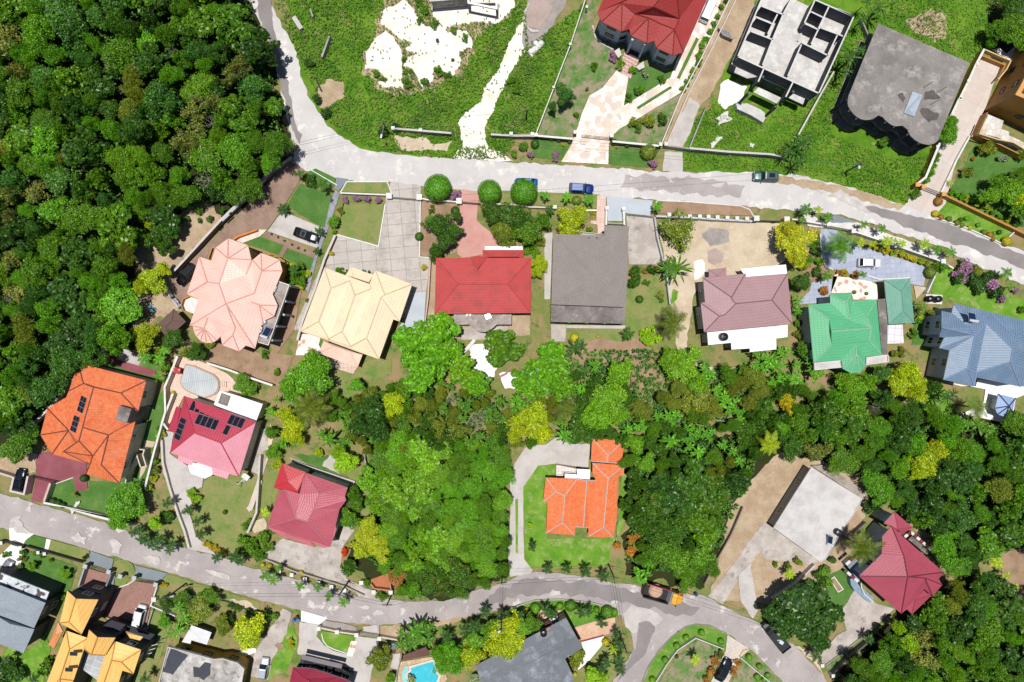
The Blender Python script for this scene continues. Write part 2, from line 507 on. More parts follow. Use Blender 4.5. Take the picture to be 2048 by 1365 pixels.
def panels_on(key, label, quads, group='rooftop solar panels'):
    """photovoltaic modules lying on a roof slope: quads = 'corner corner corner corner nx ny'"""
    dark = plain('#161b26', .12, .6, 0, 1, .1); rim = plain('#aeb4bb', .4, .5)
    t = None
    for qd, nx, ny in quads:
        C = [sight(key, q[0], q[1]) for q in pts(qd)]
        n = sum((c[1] for c in C), Vector()).normalized(); A, B, D, E = (c[0] + n * .14 for c in C)
        if t is None: t = T('solar_array', label, 'solar panels', (A.x, A.y, A.z), group)
        for i in range(nx):
            for j in range(ny):
                f = lambda u, v: (A * (1 - u) + B * u) * (1 - v) + (E * (1 - u) + D * u) * v
                e = .012
                q = [f((i + a) / nx + (e if a == 0 else -e), (j + b) / ny + (e if b == 0 else -e)) for a, b in ((0, 0), (1, 0), (1, 1), (0, 1))]
                c = sum(q, Vector()) / 4
                g = G().poly([c + (p - c) * .96 + n * .012 for p in q])
                fr = G(); lo = [p - n * .04 for p in q]
                fr.poly(q); fr.poly(lo[::-1])
                for k in range(4): fr.poly([lo[k], lo[(k + 1) % 4], q[(k + 1) % 4], q[k]])
                po = t.add('panel', fr, rim)
                t.add('cell_face', g, dark, po)
    return t
def tank(x, y, z, r, h, label, mat=None):
    p = P(x, y, z + h * .8); c = (p.x, p.y, z)
    t = T('water_tank', label, 'water tank', c, 'black plastic water tanks')
    m = mat or plain('#1b1d22', .35, .4)
    prof = [(r * .97, 0)]
    for k in range(6):
        zz = h * .8 * k / 6; prof += [(r, zz + .02), (r, zz + h * .1), (r * .96, zz + h * .115)]
    prof += [(r, h * .8), (r * .8, h * .9), (r * .35, h * .96), (r * .3, h * .97)]
    t.add('tank_body', G().lathe(c, prof, 20), m, smooth=False)
    t.add('lid', G().lathe((c[0], c[1], z + h * .97), [(r * .34, 0), (r * .34, .06), (r * .2, .1)], 14), m)
    return t
def ac_unit(x, y, z, rz, label):
    p = P(x, y, z + .4); t = T('air_conditioner', label, 'air conditioner', (p.x, p.y, z), 'outdoor air conditioning units')
    t.add('casing', G().box((p.x, p.y, z + .35), (.95, .4, .65), rz), WHITE)
    t.add('fan_grille', G().tube((p.x, p.y, z + .676), (p.x, p.y, z + .70), .16, n=12), plain('#77787a', .5))
    return t
def solar_heater(cx, quad, z, label):
    """sloping collector with a horizontal white tank along its low edge (quad: two upper, two lower corners)"""
    L = pts(quad); A, B = P(*L[0], z + .9), P(*L[1], z + .9); C, D = P(*L[2], z + .25), P(*L[3], z + .25)
    c = (A + B + C + D) / 4
    t = T('solar_water_heater', label, 'solar heater', (c.x, c.y, z), 'solar water heaters')
    n = (B - A).cross(D - A).normalized(); n = n if n.z > 0 else -n
    g = G(); q = [A, B, C, D]; lo = [p - n * .1 for p in q]
    g.poly(q); g.poly(lo[::-1])
    for k in range(4): g.poly([lo[k], lo[(k + 1) % 4], q[(k + 1) % 4], q[k]])
    co = t.add('collector', g, plain('#b8bcc2', .4))
    t.add('glazing', G().poly([c + (p - c) * .93 + n * .01 for p in q]), plain('#1c2c4c', .1, .6, 0, 1), co)
    d = (C - D).normalized()
    t.add('storage_tank', G().tube(D - d * .1 + Vector((0, 0, .2)), C + d * .1 + Vector((0, 0, .2)), .24, n=12), plain('#dfe3e6', .3, .5))
    for p in (A, B): t.add('leg', G().tube((p.x, p.y, z), (p.x, p.y, p.z - .1), .03, n=5), plain('#9aa0a6', .4))
    return t
# roofs and walls
R_PINK = roofmat('salmon_metal_tile', '#f6beb0', '#f9c8ba', 'metal', rough=.45, k=.86, course=.62)
R_CREAM = roofmat('cream_metal_tile', '#f6ddb6', '#efd3b4', 'metal', dirt='#d9bfae', amount=.45, rough=.45, k=.86, course=.6)
R_CREAM2 = roofmat('pinkish_metal_tile', '#edc9b4', '#e6bba8', 'metal', rough=.5, k=.86)
R_RED = roofmat('red_metal_tile', '#cf5350', '#c94c4a', 'metal', dirt='#93494a', amount=.75, rough=.5, course=.5)
R_GREY = roofmat('grey_brown_shingle', '#aaa09b', '#a0968f', 'shingle', rough=.9, line=.1)
R_MAUVE = roofmat('mauve_metal_tile', '#bd979a', '#b79194', 'metal', rough=.5, course=.55)
R_GREEN = roofmat('green_metal_tile', '#67c38c', '#5fbd88', 'metal', rough=.5, course=.55, line=.35)
R_TEAL = roofmat('dusty_green_metal', '#79b09c', '#6ba893', 'metal', dirt='#9cbcb0', amount=.7, rough=.6)
R_BLUE = roofmat('slate_blue_ribbed_metal', '#829db9', '#7690ad', 'rib', dirt='#90a4bb', amount=.5, rough=.45, rib=.42)
R_ORANGE = roofmat('orange_clay_tile', '#f97a45', '#ee6c3c', 'clay', dirt='#dd8c6c', amount=.5, rough=.7, rib=.42, course=.5)
R_ORANGE2 = roofmat('bright_orange_clay_tile', '#ff8148', '#fb7440', 'clay', dirt='#f08a55', amount=.4, rough=.7, rib=.4, course=.5)
R_CRIM = roofmat('crimson_metal_tile', '#c9475c', '#c23f56', 'metal', rough=.3, course=.45, rib=.45)
R_CRIM2 = roofmat('pale_crimson_tile', '#eda3b0', '#e597a6', 'metal', rough=.4, course=.45, rib=.45, k=.76)  # paler crimson for the east and south slopes of the crimson house
R_BURG = roofmat('dusty_crimson_metal_tile', '#c96372', '#c05a6a', 'metal', rough=.45, course=.55)
R_BURGN = roofmat('fresh_red_metal_tile', '#cf3f47', '#c93a43', 'metal', rough=.4, course=.5)
R_BURG2 = roofmat('maroon_metal_tile', '#b64f62', '#ad495c', 'metal', rough=.5, course=.55)
R_TOP = roofmat('brick_red_metal_tile', '#b5423f', '#ad3d3b', 'metal', rough=.55, course=.6, line=.4)
R_SLATE = roofmat('pale_grey_blue_shingle', '#b3bec8', '#a6b2be', 'shingle', dirt='#8d9aa6', amount=.4, rough=.85)
R_YELLOW = roofmat('yellow_metal_tile', '#f2bd68', '#f4c474', 'metal', rough=.5, course=.75, line=.3, k=.86)
R_DKRED = roofmat('crimson_glazed_tile', '#a8364f', '#9f3049', 'metal', rough=.3, course=.45)
R_GREYB = roofmat('silvery_grey_shingle', '#8b9199', '#7d838b', 'shingle', dirt='#b4bac1', amount=.8, rough=.8)
R_BROWN = roofmat('brown_shingle', '#84685f', '#7b6058', 'shingle', rough=.85, line=.4)
W_ORANGE = plain('#d18a2e'); W_CREAM = plain('#e6ddc8'); W_WHITE = plain('#e9e9e8'); W_BLUE = plain('#c6cfe2'); W_PALEBLUE = plain('#c3d2de')
W_TAN = plain('#c98f45'); W_PINK = plain('#dcc3ba'); W_DARK = plain('#3c3f48'); W_GREY = plain('#a9adae'); W_YEL = plain('#c9a23c'); W_GREEN = plain('#c8d6c4')
CONC = blotch('old_flat_concrete', '#b5aaa2', '#938880', .5, .4, .62, c='#d3c9c0', cscale=.8, clo=.52, chi=.75)
CONCW = blotch('limewashed_roof', '#f0efee', '#e2e0de', .5, .45, .7, c='#c9c5c2', cscale=.5, clo=.6, chi=.8, fine=.08, k=.86)
CONCD = blotch('stained_dark_concrete', '#8f8783', '#6f6865', .3, .4, .62, c='#b5aca6', cscale=.7, clo=.55, chi=.72)
CONCP = blotch('pale_flat_concrete', '#dad6d3', '#c6c1be', .35, .42, .62, c='#a8a2a0', cscale=.5, clo=.58, chi=.78, fine=.12)
CAPP = plain('#f2b3a4', .5); CAPC = plain('#ecd2b0', .5); CAPD = plain('#7a4a3c', .6); CAPW = plain('#d8c9c0', .6); CAPG = plain('#a9cfb6', .5); CAPB = plain('#8ea6cb', .4)
FASD = plain('#50545c', .5)

# --- salmon house with three rounded bays
t = house('pink', 'salmon_house', 'salmon pink roofed villa with rounded bays and a flat concrete strip of roof', 'h1 795,118 1065,215 1112,410 1130,412 1240,318 1495,410 1535,560 1400,880 1470,1035 1420,1180 1265,1250 h2 1160,805 1035,760 945,840 712,755 690,635 640,690 580,720 500,728 420,700 360,640 322,560 312,495 268,488 h1 390,943 228,880 400,368 565,425 620,245', 6.2,
  'h1 790,390 670,735 510,710 1255,560 1150,865 765,1010 1220,1030 1110,985,1.25 h2 465,525 518,378 855,620 890,520 h1 1040,610,.5',
  '28 0 a|0 1 a|1 2 a|27 28 a b|2 m b a|26 27 b c|25 26 c|24 25 c b|23 24 b f|b m e f|3 4 d|4 5 d|5 6 d|6 7 e d|m 3 d e|10 11 f e 7 h|7 8 g h|8 9 g|9 10 g|10 h g|11 12 l f|12 13 k l|13 14 k|14 15 l k|f l 15 j 22 23|15 16 i j|16 17 i|17 18 i|18 19 i|19 20 i|20 21 i|21 22 i|22 j i|2 3 m', .42, R_PINK, W_ORANGE, .6, capmat=CAPP)
pink = t
slab(t, 'h1 1490,702 1640,752 h2 1352,762 1200,715 1215,690 1262,440 1418,362 1468,218 1402,80 h1 1410,850', 5.4, .25, CONC, parapet=.12, pmat=WHITE)
g = G()
for q in pts('h1 1636,765 1572,975 1552,1160 1450,1315 h2 1390,690'):
    a = P(q[0], q[1], 5.1); t.add('column', G().box((a.x, a.y, 2.55), (.34, .34, 5.1), -.33), W_PALEBLUE)
L = [P(*q, 2.9) for q in pts('h1 1640,770 h2 1385,700')]
t.add('verandah_railing', G().strip(L, .12, 2.8, 3.7), W_PALEBLUE)
L = [P(*q, 3.2) for q in pts('h1 395,940 285,908 200,950 175,1030 205,1110 320,1155')]
t.add('balcony_floor', G().prism([(q.x, q.y) for q in L], 2.9, 3.1), WHITE)
t.add('balcony_railing', G().strip(L[:6], .16, 3.11, 3.9), W_ORANGE)
t.add('porch_wall', G().strip([P(*q, 1) for q in pts('h1 860,140 925,95 1190,0')], .25, .1, 1.1), plain('#f08a2c'))
t.add('bay_balcony', G().strip([P(*q, 3) for q in pts('h1 1350,345 1420,338 1480,372 1570,430 1590,480')], .15, 2.6, 3.4), W_ORANGE)
t.add('side_balcony', G().strip([P(*q, 3.4) for q in pts('h1 615,255 578,242 525,400')], .15, 2.8, 3.5), W_ORANGE)
solar_heater(0, 'h2 1310,500 1390,530 1330,655 1245,625', 5.42, 'solar water heater on the flat strip beside the salmon roof')
ac_unit(*pt('h1 1435,808'), 5.42, 1.2, 'white air conditioner by the salmon roof, at the upper end of the concrete strip')
ac_unit(*pt('h1 1280,1270'), 5.42, .6, 'white air conditioner by the salmon roof, set askew in the middle of the concrete strip')
ac_unit(*pt('h2 1243,545'), 5.42, 1.3, 'white air conditioner by the salmon roof, next to the solar heater')
# --- brown gazebo beside it
t = house('gazebo', 'gazebo', 'small square gazebo with a brown hipped roof beside the salmon house', 't21 1355,1085 1450,1185 1308,1312 1218,1215', 2.9, '1340,1175 1295,1222', '0 1 a|1 2 b a|2 3 b|3 0 a b', .42, R_BROWN, plain('#8a7a6c'), .9, win=False, cat='gazebo', fascia=plain('#6a5148'))
# --- cream house
t = house('cream', 'cream_house', 'cream roofed house with three parallel hipped ridges', 'h3 470,40 1085,262 1165,75 1668,265 1495,775 1410,745 1215,1290 825,1150 530,1040 145,910', 5.0,
  '560,320 395,770 885,415 712,910 1245,440 1045,1000 1295,410 815,215 530,1010,.35 1113,325 828,1110,.35',
  '9 0 a b|0 1 j c h a|a h i b|8 9 b i|h c d i|c j k d|7 8 i d k|1 2 g e f k j|2 3 g|3 4 e g|4 5 e|5 6 f e|6 7 k f', .36, R_CREAM, W_CREAM, .6, capmat=CAPC, floors=1)
roof(t, 't32 495,105 535,8 838,118 800,215', 3.1, '610,50 745,95', '0 1 a|1 2 b a|2 3 b|3 0 a b', .3, R_CREAM2, name='annex_roof', fascia=CAPC)
t.add('annex_wall', G().prism(inset([P(*q, 3.1)[:2] for q in pts('t32 495,105 535,8 838,118 800,215')], .5), 0, 2.89), W_CREAM)
roof(t, 'h3 762,138 830,28 1135,140 1088,252', 3.1, '865,165,.6 1075,235,.6', '0 1 a|1 2 b a|2 3 b|3 0 a b', .3, R_CREAM, name='porch_roof', fascia=CAPC)
# --- red house with a curved rear porch
t = house('red', 'red_roofed_house', 'weathered red hip roofed house with a curved concrete porch roof behind', 'h4 218,247 1520,247 1510,1000 200,1015', 4.6, '520,605 1200,605', '0 1 b a|1 2 b|2 3 a b|3 0 a', .33, R_RED, W_PINK, .7, fascia=plain('#8d3a3a'))
roof(t, 'h4 690,243 895,243 900,262 690,262', 4.75, '790,212,.7 785,405,1.3', '0 a b|a 1 b|1 2 b|3 0 b', .4, R_RED, name='dormer_roof', fascia=WHITE, caps=False)
roof(t, 'h4 855,142 1412,142 1412,244 855,244', 3.3, '965,228,.55 1320,228,.55', '0 1 b a|1 2 b|2 3 a b|3 0 a', .3, R_RED, name='porch_roof', fascia=plain('#8d3a3a'))
slab(t, 'h4 885,88 1400,88 1405,139 885,139', 2.9, .2, CONCW, 'porch_slab')
slab(t, 'h4 460,1020 1250,1020 1248,1158 1040,1158 1010,1195 960,1230 910,1253 860,1262 810,1255 760,1235 715,1200 668,1157 462,1160', 3.4, .22, CONC, 'porch_slab')
for q in pts('h4 490,1140 690,1160 860,1235 1030,1160 1225,1140'):
    a = P(q[0], q[1], 3.2); t.add('column', G().tube((a.x, a.y, 0), (a.x, a.y, 3.17), .16), W_PINK)
ac_unit(*pt('h4 665,1030'), 3.42, 0, 'square white air conditioner on the curved porch slab of the red house')
p = P(*pt('h4 928,1045'), 3.6); d = T('skylight', 'small white skylight box on the curved porch slab', 'skylight', (p.x, p.y, 3.42))
d.add('kerb', G().box((p.x, p.y, 3.5), (1.1, 1.0, .16), .4), WHITE); d.add('glazing', G().box((p.x, p.y, 3.6), (.9, .8, .04), .4), plain('#b9cdd2', .2, .5))
# --- grey house
t = house('grey', 'grey_shingle_house', 'large plain grey brown shingle roofed house with a concrete lean-to along its back', 't23 337,500 735,512 738,438 928,440 905,1072 322,1050', 4.6, '600,740 640,850 833,525 790,690', '5 0 a b|0 1 d a|1 2 c d|2 3 c|3 4 b a d c|4 5 b', .2, R_GREY, W_CREAM, .45, fascia=plain('#b9b5b0'), caps=False)
slab(t, 't23 320,1056 905,1078 893,1202 318,1186', 4.3, .22, CONCD, 'lean_to_roof')
for q in pts('t23 340,1180 465,1186 602,1190 740,1194 880,1196'):
    a = P(q[0], q[1], 4); t.add('column', G().box((a.x, a.y, 2.04), (.3, .3, 4.06)), W_CREAM)
st = T('tank_platform', 'white railed platform carrying two black tanks at the grey house', 'platform', P(*pt('t23 645,540'), 3.2)[:2])
L = [P(*q, 3.4) for q in pts('t23 552,490 738,510 735,572 548,565')]
for q in L: st.add('leg', G().tube((q.x, q.y, 0), (q.x, q.y, 3.3), .07), WHITE)
st.add('deck', G().prism([(q.x, q.y) for q in L], 3.3, 3.4), plain('#c9c5c0')); st.add('railing', G().strip(L, .06, 4.2, 4.28, True), WHITE)
tank(*pt('t23 612,537'), 3.42, .62, 1.3, 'black water tank on the grey house platform, the one nearer the yellow tree')
tank(*pt('t23 677,538'), 3.42, .62, 1.3, 'black water tank on the grey house platform, the one nearer the white gate')
# --- mauve house
t = house('mauve', 'mauve_house', 'dull mauve hip roofed house with bright white flat roofs front and back', 'h5 450,245 1030,190 1042,237 1603,190 1668,875 465,990 418,590 478,580', 6.2,
  '840,512 900,598 1390,550 675,770 745,755 850,552', '0 1 a|1 2 f a|2 3 c b f|3 4 c|4 5 d e b c|5 6 d|6 7 e d|7 0 a f b e', .36, R_MAUVE, W_GREY, .6, fascia=plain('#9c7c80'), capmat=plain('#8e6f73'), frame=WHITE)
slab(t, 'h5 955,125 1583,65 1600,188 1042,234', 3.2, .25, CONCW, 'porch_roof', wall=W_GREY)
slab(t, 'h5 507,992 1607,887 1605,1055 1450,1075 1452,1222 1090,1260 1090,1210 840,1227 835,1133 522,1166', 5.2, .25, CONCW, 'rear_flat_roof', wall=W_GREY, over=.35)
roof(t, 'h5 528,132 762,110 772,232 532,238', 3.2, '655,215,.7', '0 1 a|1 2 a|2 3 a|3 0 a', .4, R_MAUVE, name='porch_roof', fascia=plain('#9c7c80'))
tank(*pt('h5 742,1052'), 5.22, .72, 1.5, 'fat black water tank alone on the white roof of the mauve house')
# --- green house and its carport
t = house('green', 'green_roofed_house', 'bright green metal roofed house with an octagonal bay', 'h6 250,410 550,385 548,265 840,238 852,358 1182,335 1250,1095 1028,1125 1035,1245 950,1335 830,1345 722,1285 705,1168 320,1198', 6.0,
  '535,610 568,950 565,775 1105,730 1040,575 1075,895 705,360 775,355 905,1085 893,940 810,620', '13 0 a b|a c b|0 1 k 4 5 e d c a|1 2 g h k|2 3 h g|3 4 k h|5 6 f d e|6 7 j 12 13 b c d f|7 8 i j|8 9 i|9 10 i|10 11 i|11 12 j i', .36, R_GREEN, W_PALEBLUE, .5, capmat=CAPG, fascia=plain('#d6e5da'))
slab(t, 'h6 322,1202 695,1165 705,1265 325,1302', 5.4, .25, CONCP, 'ledge_roof', parapet=.12, pmat=WHITE)
slab(t, 'h6 1030,1128 1252,1098 1330,1090 1340,1190 1030,1232', 5.4, .25, CONCP, 'ledge_roof', parapet=.12, pmat=WHITE)
slab(t, 'h6 1192,335 1300,325 1335,680 1325,1085 1255,1092', 3.6, .22, CONCD, 'side_slab', wall=W_PALEBLUE)
t = house('carport', 'carport', 'dusty green roofed carport beside the bright green house', 'h6 1287,68 1640,48 1697,655 1347,680', 3.0, '1525,225 1550,495', '0 1 a|1 2 b a|2 3 b|3 0 a b', .3, R_TEAL, W_PALEBLUE, 1.4, win=False, cat='carport', capmat=R_TEAL)
# --- blue house
t = house('blue', 'blue_roofed_house', 'slate blue ribbed metal roofed house with many hips and white walls', 'h7 888,145 1470,278 1500,292 2300,480 h8 2400,560 1985,610 1270,460 1225,600 715,495 h7 820,920 648,880 730,710 648,690 695,268 855,300', 6.2,
  'h7 1175,550 1240,665 1430,470 1120,1210 1860,890 1825,1100 1905,710 1260,1280,.3 690,540,1.5', '0 1 a|1 c b a|13 14 a b i|14 0 a|12 13 i|11 12 i b|9 10 11 b|8 9 b d|7 8 d|7 d b c h|c e f h|5 6 h f|6 7 h|1 2 g e c|2 3 g|3 4 5 f e g', .36, R_BLUE, W_BLUE, .55, capmat=CAPB, fascia=plain('#e6dcd2'))
solar_heater(0, 'h7 1125,285 1245,310 1265,440 1140,420', 8.0, 'solar water heater on the slate blue ribbed roof')
t = house('bluegaz', 'octagon_gazebo', 'pale blue octagonal gazebo roof on the white terrace', 'h8 1625,730 1910,800 1855,1035 1730,1110 1612,1065 1570,965', 3.0, '1800,930', '0 1 a|1 2 a|2 3 a|3 4 a|4 5 a|5 0 a', .3, roofmat('pale_blue_metal', '#9db8e4', '#93aede', 'metal', rough=.5), WHITE, .9, win=False, cat='gazebo', capmat=plain('#303a55'))
# --- orange house with solar panels
t = house('orange', 'orange_tile_villa', 'orange clay tiled villa with two dark solar arrays and an octagonal end', 'h9 722,178 1655,420 1545,840 1490,820 1425,1010 1505,980 ha 1290,1005 835,880 875,742 370,605 210,345 h9 305,800 560,650 600,560', 5.4,
  'h9 800,460 1310,590 935,510 785,1060 ha 735,425 1140,345 1040,750 h9 595,1100 ha 525,570,.8 930,630,1.2 h9 1100,700,.7 1050,930,.7', '0 1 b c a|1 2 b|2 3 b|c b 3 k|c k l d|l 4 f d|13 0 a|12 13 a c d e i 8 h|11 12 h|10 11 h|9 10 h|8 9 h|7 8 i j|i e j|e d f j|6 7 j f g|5 6 g|4 5 g f|3 4 l k', .34, R_ORANGE, W_CREAM, .5, capmat=CAPD, fascia=plain('#d9c2b2'), floors=1)
a = P(*pt('h9 1350,880'), 6.6)
t.add('roof_turret', G().box((a.x, a.y, 3.4), (2.1, 2.6, 6.8), -.3), CONCD)
t.add('stair_wall', G().strip([P(*q, 2) for q in pts('ha 1380,1000 1395,880 1535,625 1585,780')], .2, .2, 2.2), W_CREAM)
t.add('stair_wall', G().strip([P(*q, 3) for q in pts('ha 1545,545 1610,555 1590,620 1640,790')], .2, .2, 2.6), W_CREAM)
panels_on('orange', 'six dark solar panels on the orange tile roof, the array nearer the tall hip', [('h9 778,622 852,662 790,875 716,832', 2, 3)])
panels_on('orange', 'six dark solar panels on the orange tile roof, the array nearer the octagonal end', [('h9 680,890 755,926 698,1140 621,1100', 2, 3)])
# --- crimson house with solar panels
t = house('crimson', 'crimson_house', 'crimson metal roofed house covered in black solar panels', 'hb 470,635 1445,985 hc 797,598 710,573 692,622 560,578 555,520 385,462 368,497 245,457 257,412 177,385', 5.2, 'hb 605,1135 970,1275', '0 1 b a|1 2 b|2 3 4 5 6 7 8 9 10 11 a b|11 0 a', .38, R_CRIM, W_CREAM, .5, floors=1, capmat=R_CRIM, other=(R_CRIM2, (1, 2)))
slab(t, 'hc 388,464 555,518 566,580 492,617 365,572 340,500', 3.1, .25, CONCW, 'porch_roof', wall=W_CREAM)
slab(t, 'hb 960,560 1135,608 1540,742 1447,980 1020,830 870,745', 3.7, .25, CONCW, 'annex_roof', wall=W_CREAM)
a = P(*pt('hb 1015,680'), 3.8); t.add('roof_hatch', G().box((a.x, a.y, 3.8), (1.7, 1.9, .2), -.33), CONCD)
roof(t, 'hb 358,775 420,795 345,1140 245,1102', 3.6, '415,800,.5 345,1128,.5', '0 a b 3|0 1 a|2 3 b|1 2 b a', .3, R_CRIM, name='side_roof', caps=False)
for i, (s, nx, ny, lab) in enumerate((('590,690 1027,832 960,970 525,822', 6, 1, 'long row of black solar panels along the top of the crimson roof'), ('668,872 955,967 890,1106 600,1010', 4, 1, 'second row of black solar panels just under the long row on the crimson roof'),
    ('1110,880 1312,948 1250,1080 1045,1010', 3, 1, 'three black solar panels by the white annex on the crimson roof'), ('1050,1020 1110,1045 1050,1175 985,1150', 1, 1, 'single black solar panel standing apart on the crimson roof'), ('430,915 510,955 412,1250 330,1200', 1, 4, 'four black solar panels on the dark side slope of the crimson roof'))):
    panels_on('crimson', lab, [('hb ' + s, nx, ny)])
# --- dusty crimson house, with a newer bright red corner
t = house('burg', 'dusty_crimson_house', 'dusty crimson roofed house with one brighter red corner and wavy eaves', 'hd 495,160 875,295 850,370 860,410 800,490 765,640 775,665 720,825 655,835 535,770 320,705 280,715 205,690 155,645 190,530 262,330 435,365', 5.2,
  '620,345 570,490 515,600 410,570 450,350,1.1 320,312,.7', '0 1 a|1 2 3 4 b a|4 5 6 7 c b|7 8 9 10 11 12 13 d c|13 14 15 f d|15 16 e f|f e b c d|0 a b e|16 0 e', .36, R_BURG, W_GREEN, .55, capmat=plain('#c98088'), floors=1)
roof(t, 'hd 285,75 500,158 440,370 280,322 213,290', 5.32, '340,245 425,330,.9', '0 1 b a|1 2 b|2 3 4 a b|4 0 a', .36, R_BURGN, name='corner_roof')
t.add('wall', G().prism(inset([P(*q, 5.3)[:2] for q in pts('hd 285,75 500,158 440,370 280,322 213,290')], .5), 0, 5.09), W_GREEN)
slab(t, 'hd 240,712 320,708 535,772 580,822 575,830', 3.4, .12, R_BURG, 'porch_roof')
# --- orange house in the middle of the wood, with its garage
t = house('garage', 'tiled_garage', 'small orange tiled garage standing just off the bigger orange house', 'he 735,75 1022,95 1003,303 725,280', 3.0, '878,228 868,292,1.1', '0 1 a|1 2 b a|2 3 b|3 0 a b', .36, R_ORANGE2, W_CREAM, .4, cat='garage', capmat=CAPW)
t = house('mid', 'orange_tile_bungalow', 'orange clay tiled bungalow with twin wings and a grass court', 'he 320,428 600,440 770,455 738,390 740,296 1025,317 1018,408 975,411 t43 830,100 808,238 610,228 612,160 510,152 503,218 282,200 he 335,652 297,642', 3.2,
  'he 415,555 490,590 t43 408,120 he 688,455,.75 t43 572,155,.75 he 878,435 t43 730,155', '0 1 b a|16 0 a|14 15 a b c|15 16 a|13 14 c|12 13 c b 1|12 1 d e|2 11 e d|10 11 2 3 4 f g|4 5 f|5 6 7 8 9 g f|9 10 g|11 12 e|1 2 d', .34, R_ORANGE2, W_CREAM, .4, capmat=CAPW, fascia=plain('#b65f40'))
slab(t, 'he 490,392 597,400 597,438 490,435', 2.9, .1, CONCW, 'porch_roof'); slab(t, 'he 600,350 718,356 716,445 600,438', 3.05, .1, CONCW, 'porch_roof')
slab(t, 'he 415,310 595,345 586,388 475,375 470,408 412,406', 1.0, .9, slabs('patterned_tile', '#f0dcd2', '#f7ece6', '#e3c4b8', .6, .6, '#d8b2a6', .04), 'porch_floor', parapet=.12, pmat=WHITE, rise=.6)
# --- pale flat roofed house
t = T('flat_roofed_house', 'house with one broad pale cracked flat concrete roof', 'house', P(*pt('hf 600,480'))[:2])
s = 'hf 548,110 1005,395 925,540 838,655 t44 482,405 440,425 370,375 hf 207,652 378,378'
slab(t, s, 3.8, .25, CONCP, 'flat_roof', parapet=.1, pmat=CONCP, rise=.12)
w = inset([P(*q, 3.8)[:2] for q in pts(s)], .35); t.add('wall', G().prism(w, 0, 3.54), W_GREY); windows_on(t, w, .4, 1, 2.9, WHITE)
slab(t, 'hf 552,98 680,92 1068,352 1012,402', 1.0, .2, CONC, 'rear_terrace')
tank(*pt('hf 798,700'), 3.82, .62, 1.2, 'bluish black water tank at the corner of the pale flat roof', plain('#28313f', .35, .4))
solar_heater(0, 'hf 700,722 745,738 735,812 690,795', 3.82, 'solar water heater near the tank on the pale flat roof')
# --- maroon house at the lower right
t = house('maroon', 'maroon_house', 'maroon metal roofed house with striped railings and curved stairs', 'hg 597,192 765,345 1065,605 1020,665 1050,718 965,820 890,755 t44 1108,800 1070,830 hg 305,640 510,440 515,285', 6.2, 'hg 740,645 705,455 895,655,1.1', '0 1 2 a b|2 3 4 c a|4 5 c|5 6 c|6 7 8 a c|8 9 a|9 10 11 0 b a', .36, R_BURG2, W_PALEBLUE, .6, capmat=plain('#7f3541'), fascia=plain('#e9dad8'))
roof(t, 't44 1112,792 1252,640 1302,692 1155,836', 4.6, '1180,720,.6', '0 1 a|1 2 a|2 3 a|3 0 a', .3, R_BURG2, name='lower_roof')
t.add('wall', G().prism(inset([P(*q, 4.6)[:2] for q in pts('t44 1112,792 1252,640 1302,692 1155,836')], .4), 0, 4.39), W_PALEBLUE)
roof(t, 'hg 528,165 625,64 788,205 690,262', 5.6, '655,218', '0 1 a|1 2 a|2 3 a|3 0 a', .3, R_BURG2, name='rear_roof')
t.add('wall', G().prism(inset([P(*q, 5.6)[:2] for q in pts('hg 528,165 625,64 788,205 690,262')], .4), 0, 5.39), W_PALEBLUE)
rw = [plain('#f1ece8'), plain('#8c2f3a')]
for s, z in (('hg 190,535 265,470', 3.2), ('hg 200,605 300,690', 2.4), ('hg 715,290 770,245 960,410', 3.2)):
    L = [P(*q, z) for q in pts(s)]
    for a, b in zip(L, L[1:]):
        n = max(2, int((b - a).length / .7))
        for k in range(n):
            g = G().strip([a + (b - a) * (k / n), a + (b - a) * ((k + .96) / n)], .5, z - 1.0, z); t.add('railing_stripe', g, rw[k % 2])
slab(t, 'hg 195,540 270,480 375,560 300,690', 2.3, .25, plain('#8a95a0'), 'side_balcony')
slab(t, 'hg 745,310 790,270 945,400 915,450', 2.3, .25, CONCD, 'rear_balcony')
t.add('curved_stair', G().strip([P(*q, 1.5) for q in pts('hg 255,660 262,710 290,755 340,790 420,860')], 1.2, .1, 1.5), plain('#93a9bf'))
t.add('stair_parapet', G().strip([P(*q, 1.8) for q in pts('hg 320,700 325,745 350,800 430,868')], .15, .1, 2.0), WHITE)
# --- grey blue house at the bottom left
t = house('slate', 'slate_shingle_house', 'pale slate blue shingle roofed house cut off by the photo edge', 'hh 20,190 408,342 305,568 140,505 -150,400 -90,150', 5.6, '-10,370 250,455', '0 1 b a|1 2 b|2 3 4 a b|4 5 a|5 0 a', .3, R_SLATE, plain('#3d4b5a'), .5, caps=False, fascia=plain('#5a6878'))
roof(t, 'hh 140,512 308,578 212,792 20,718 -120,670 -60,440', 5.45, '90,530,1.0 60,640', '0 1 b a|1 2 b|2 3 4 b|4 5 a b|5 0 a', .3, R_SLATE, name='wing_roof', caps=False, fascia=plain('#5a6878'))
t.add('wall', G().prism(inset([P(*q, 5.4)[:2] for q in pts('hh 140,512 308,578 212,792 20,718 -120,670 -60,440')], .5), 0, 5.2), plain('#3d4b5a'))
slab(t, 'hh 0,68 440,245 405,336 15,185 -90,150 -90,60', 4.6, .25, blotch('peeling_roof_paint', '#c4ccd6', '#eef1f4', .5, .4, .6, c='#5d5a58', cscale=.45, clo=.5, chi=.54), 'terrace_roof', wall=plain('#3d4b5a'))
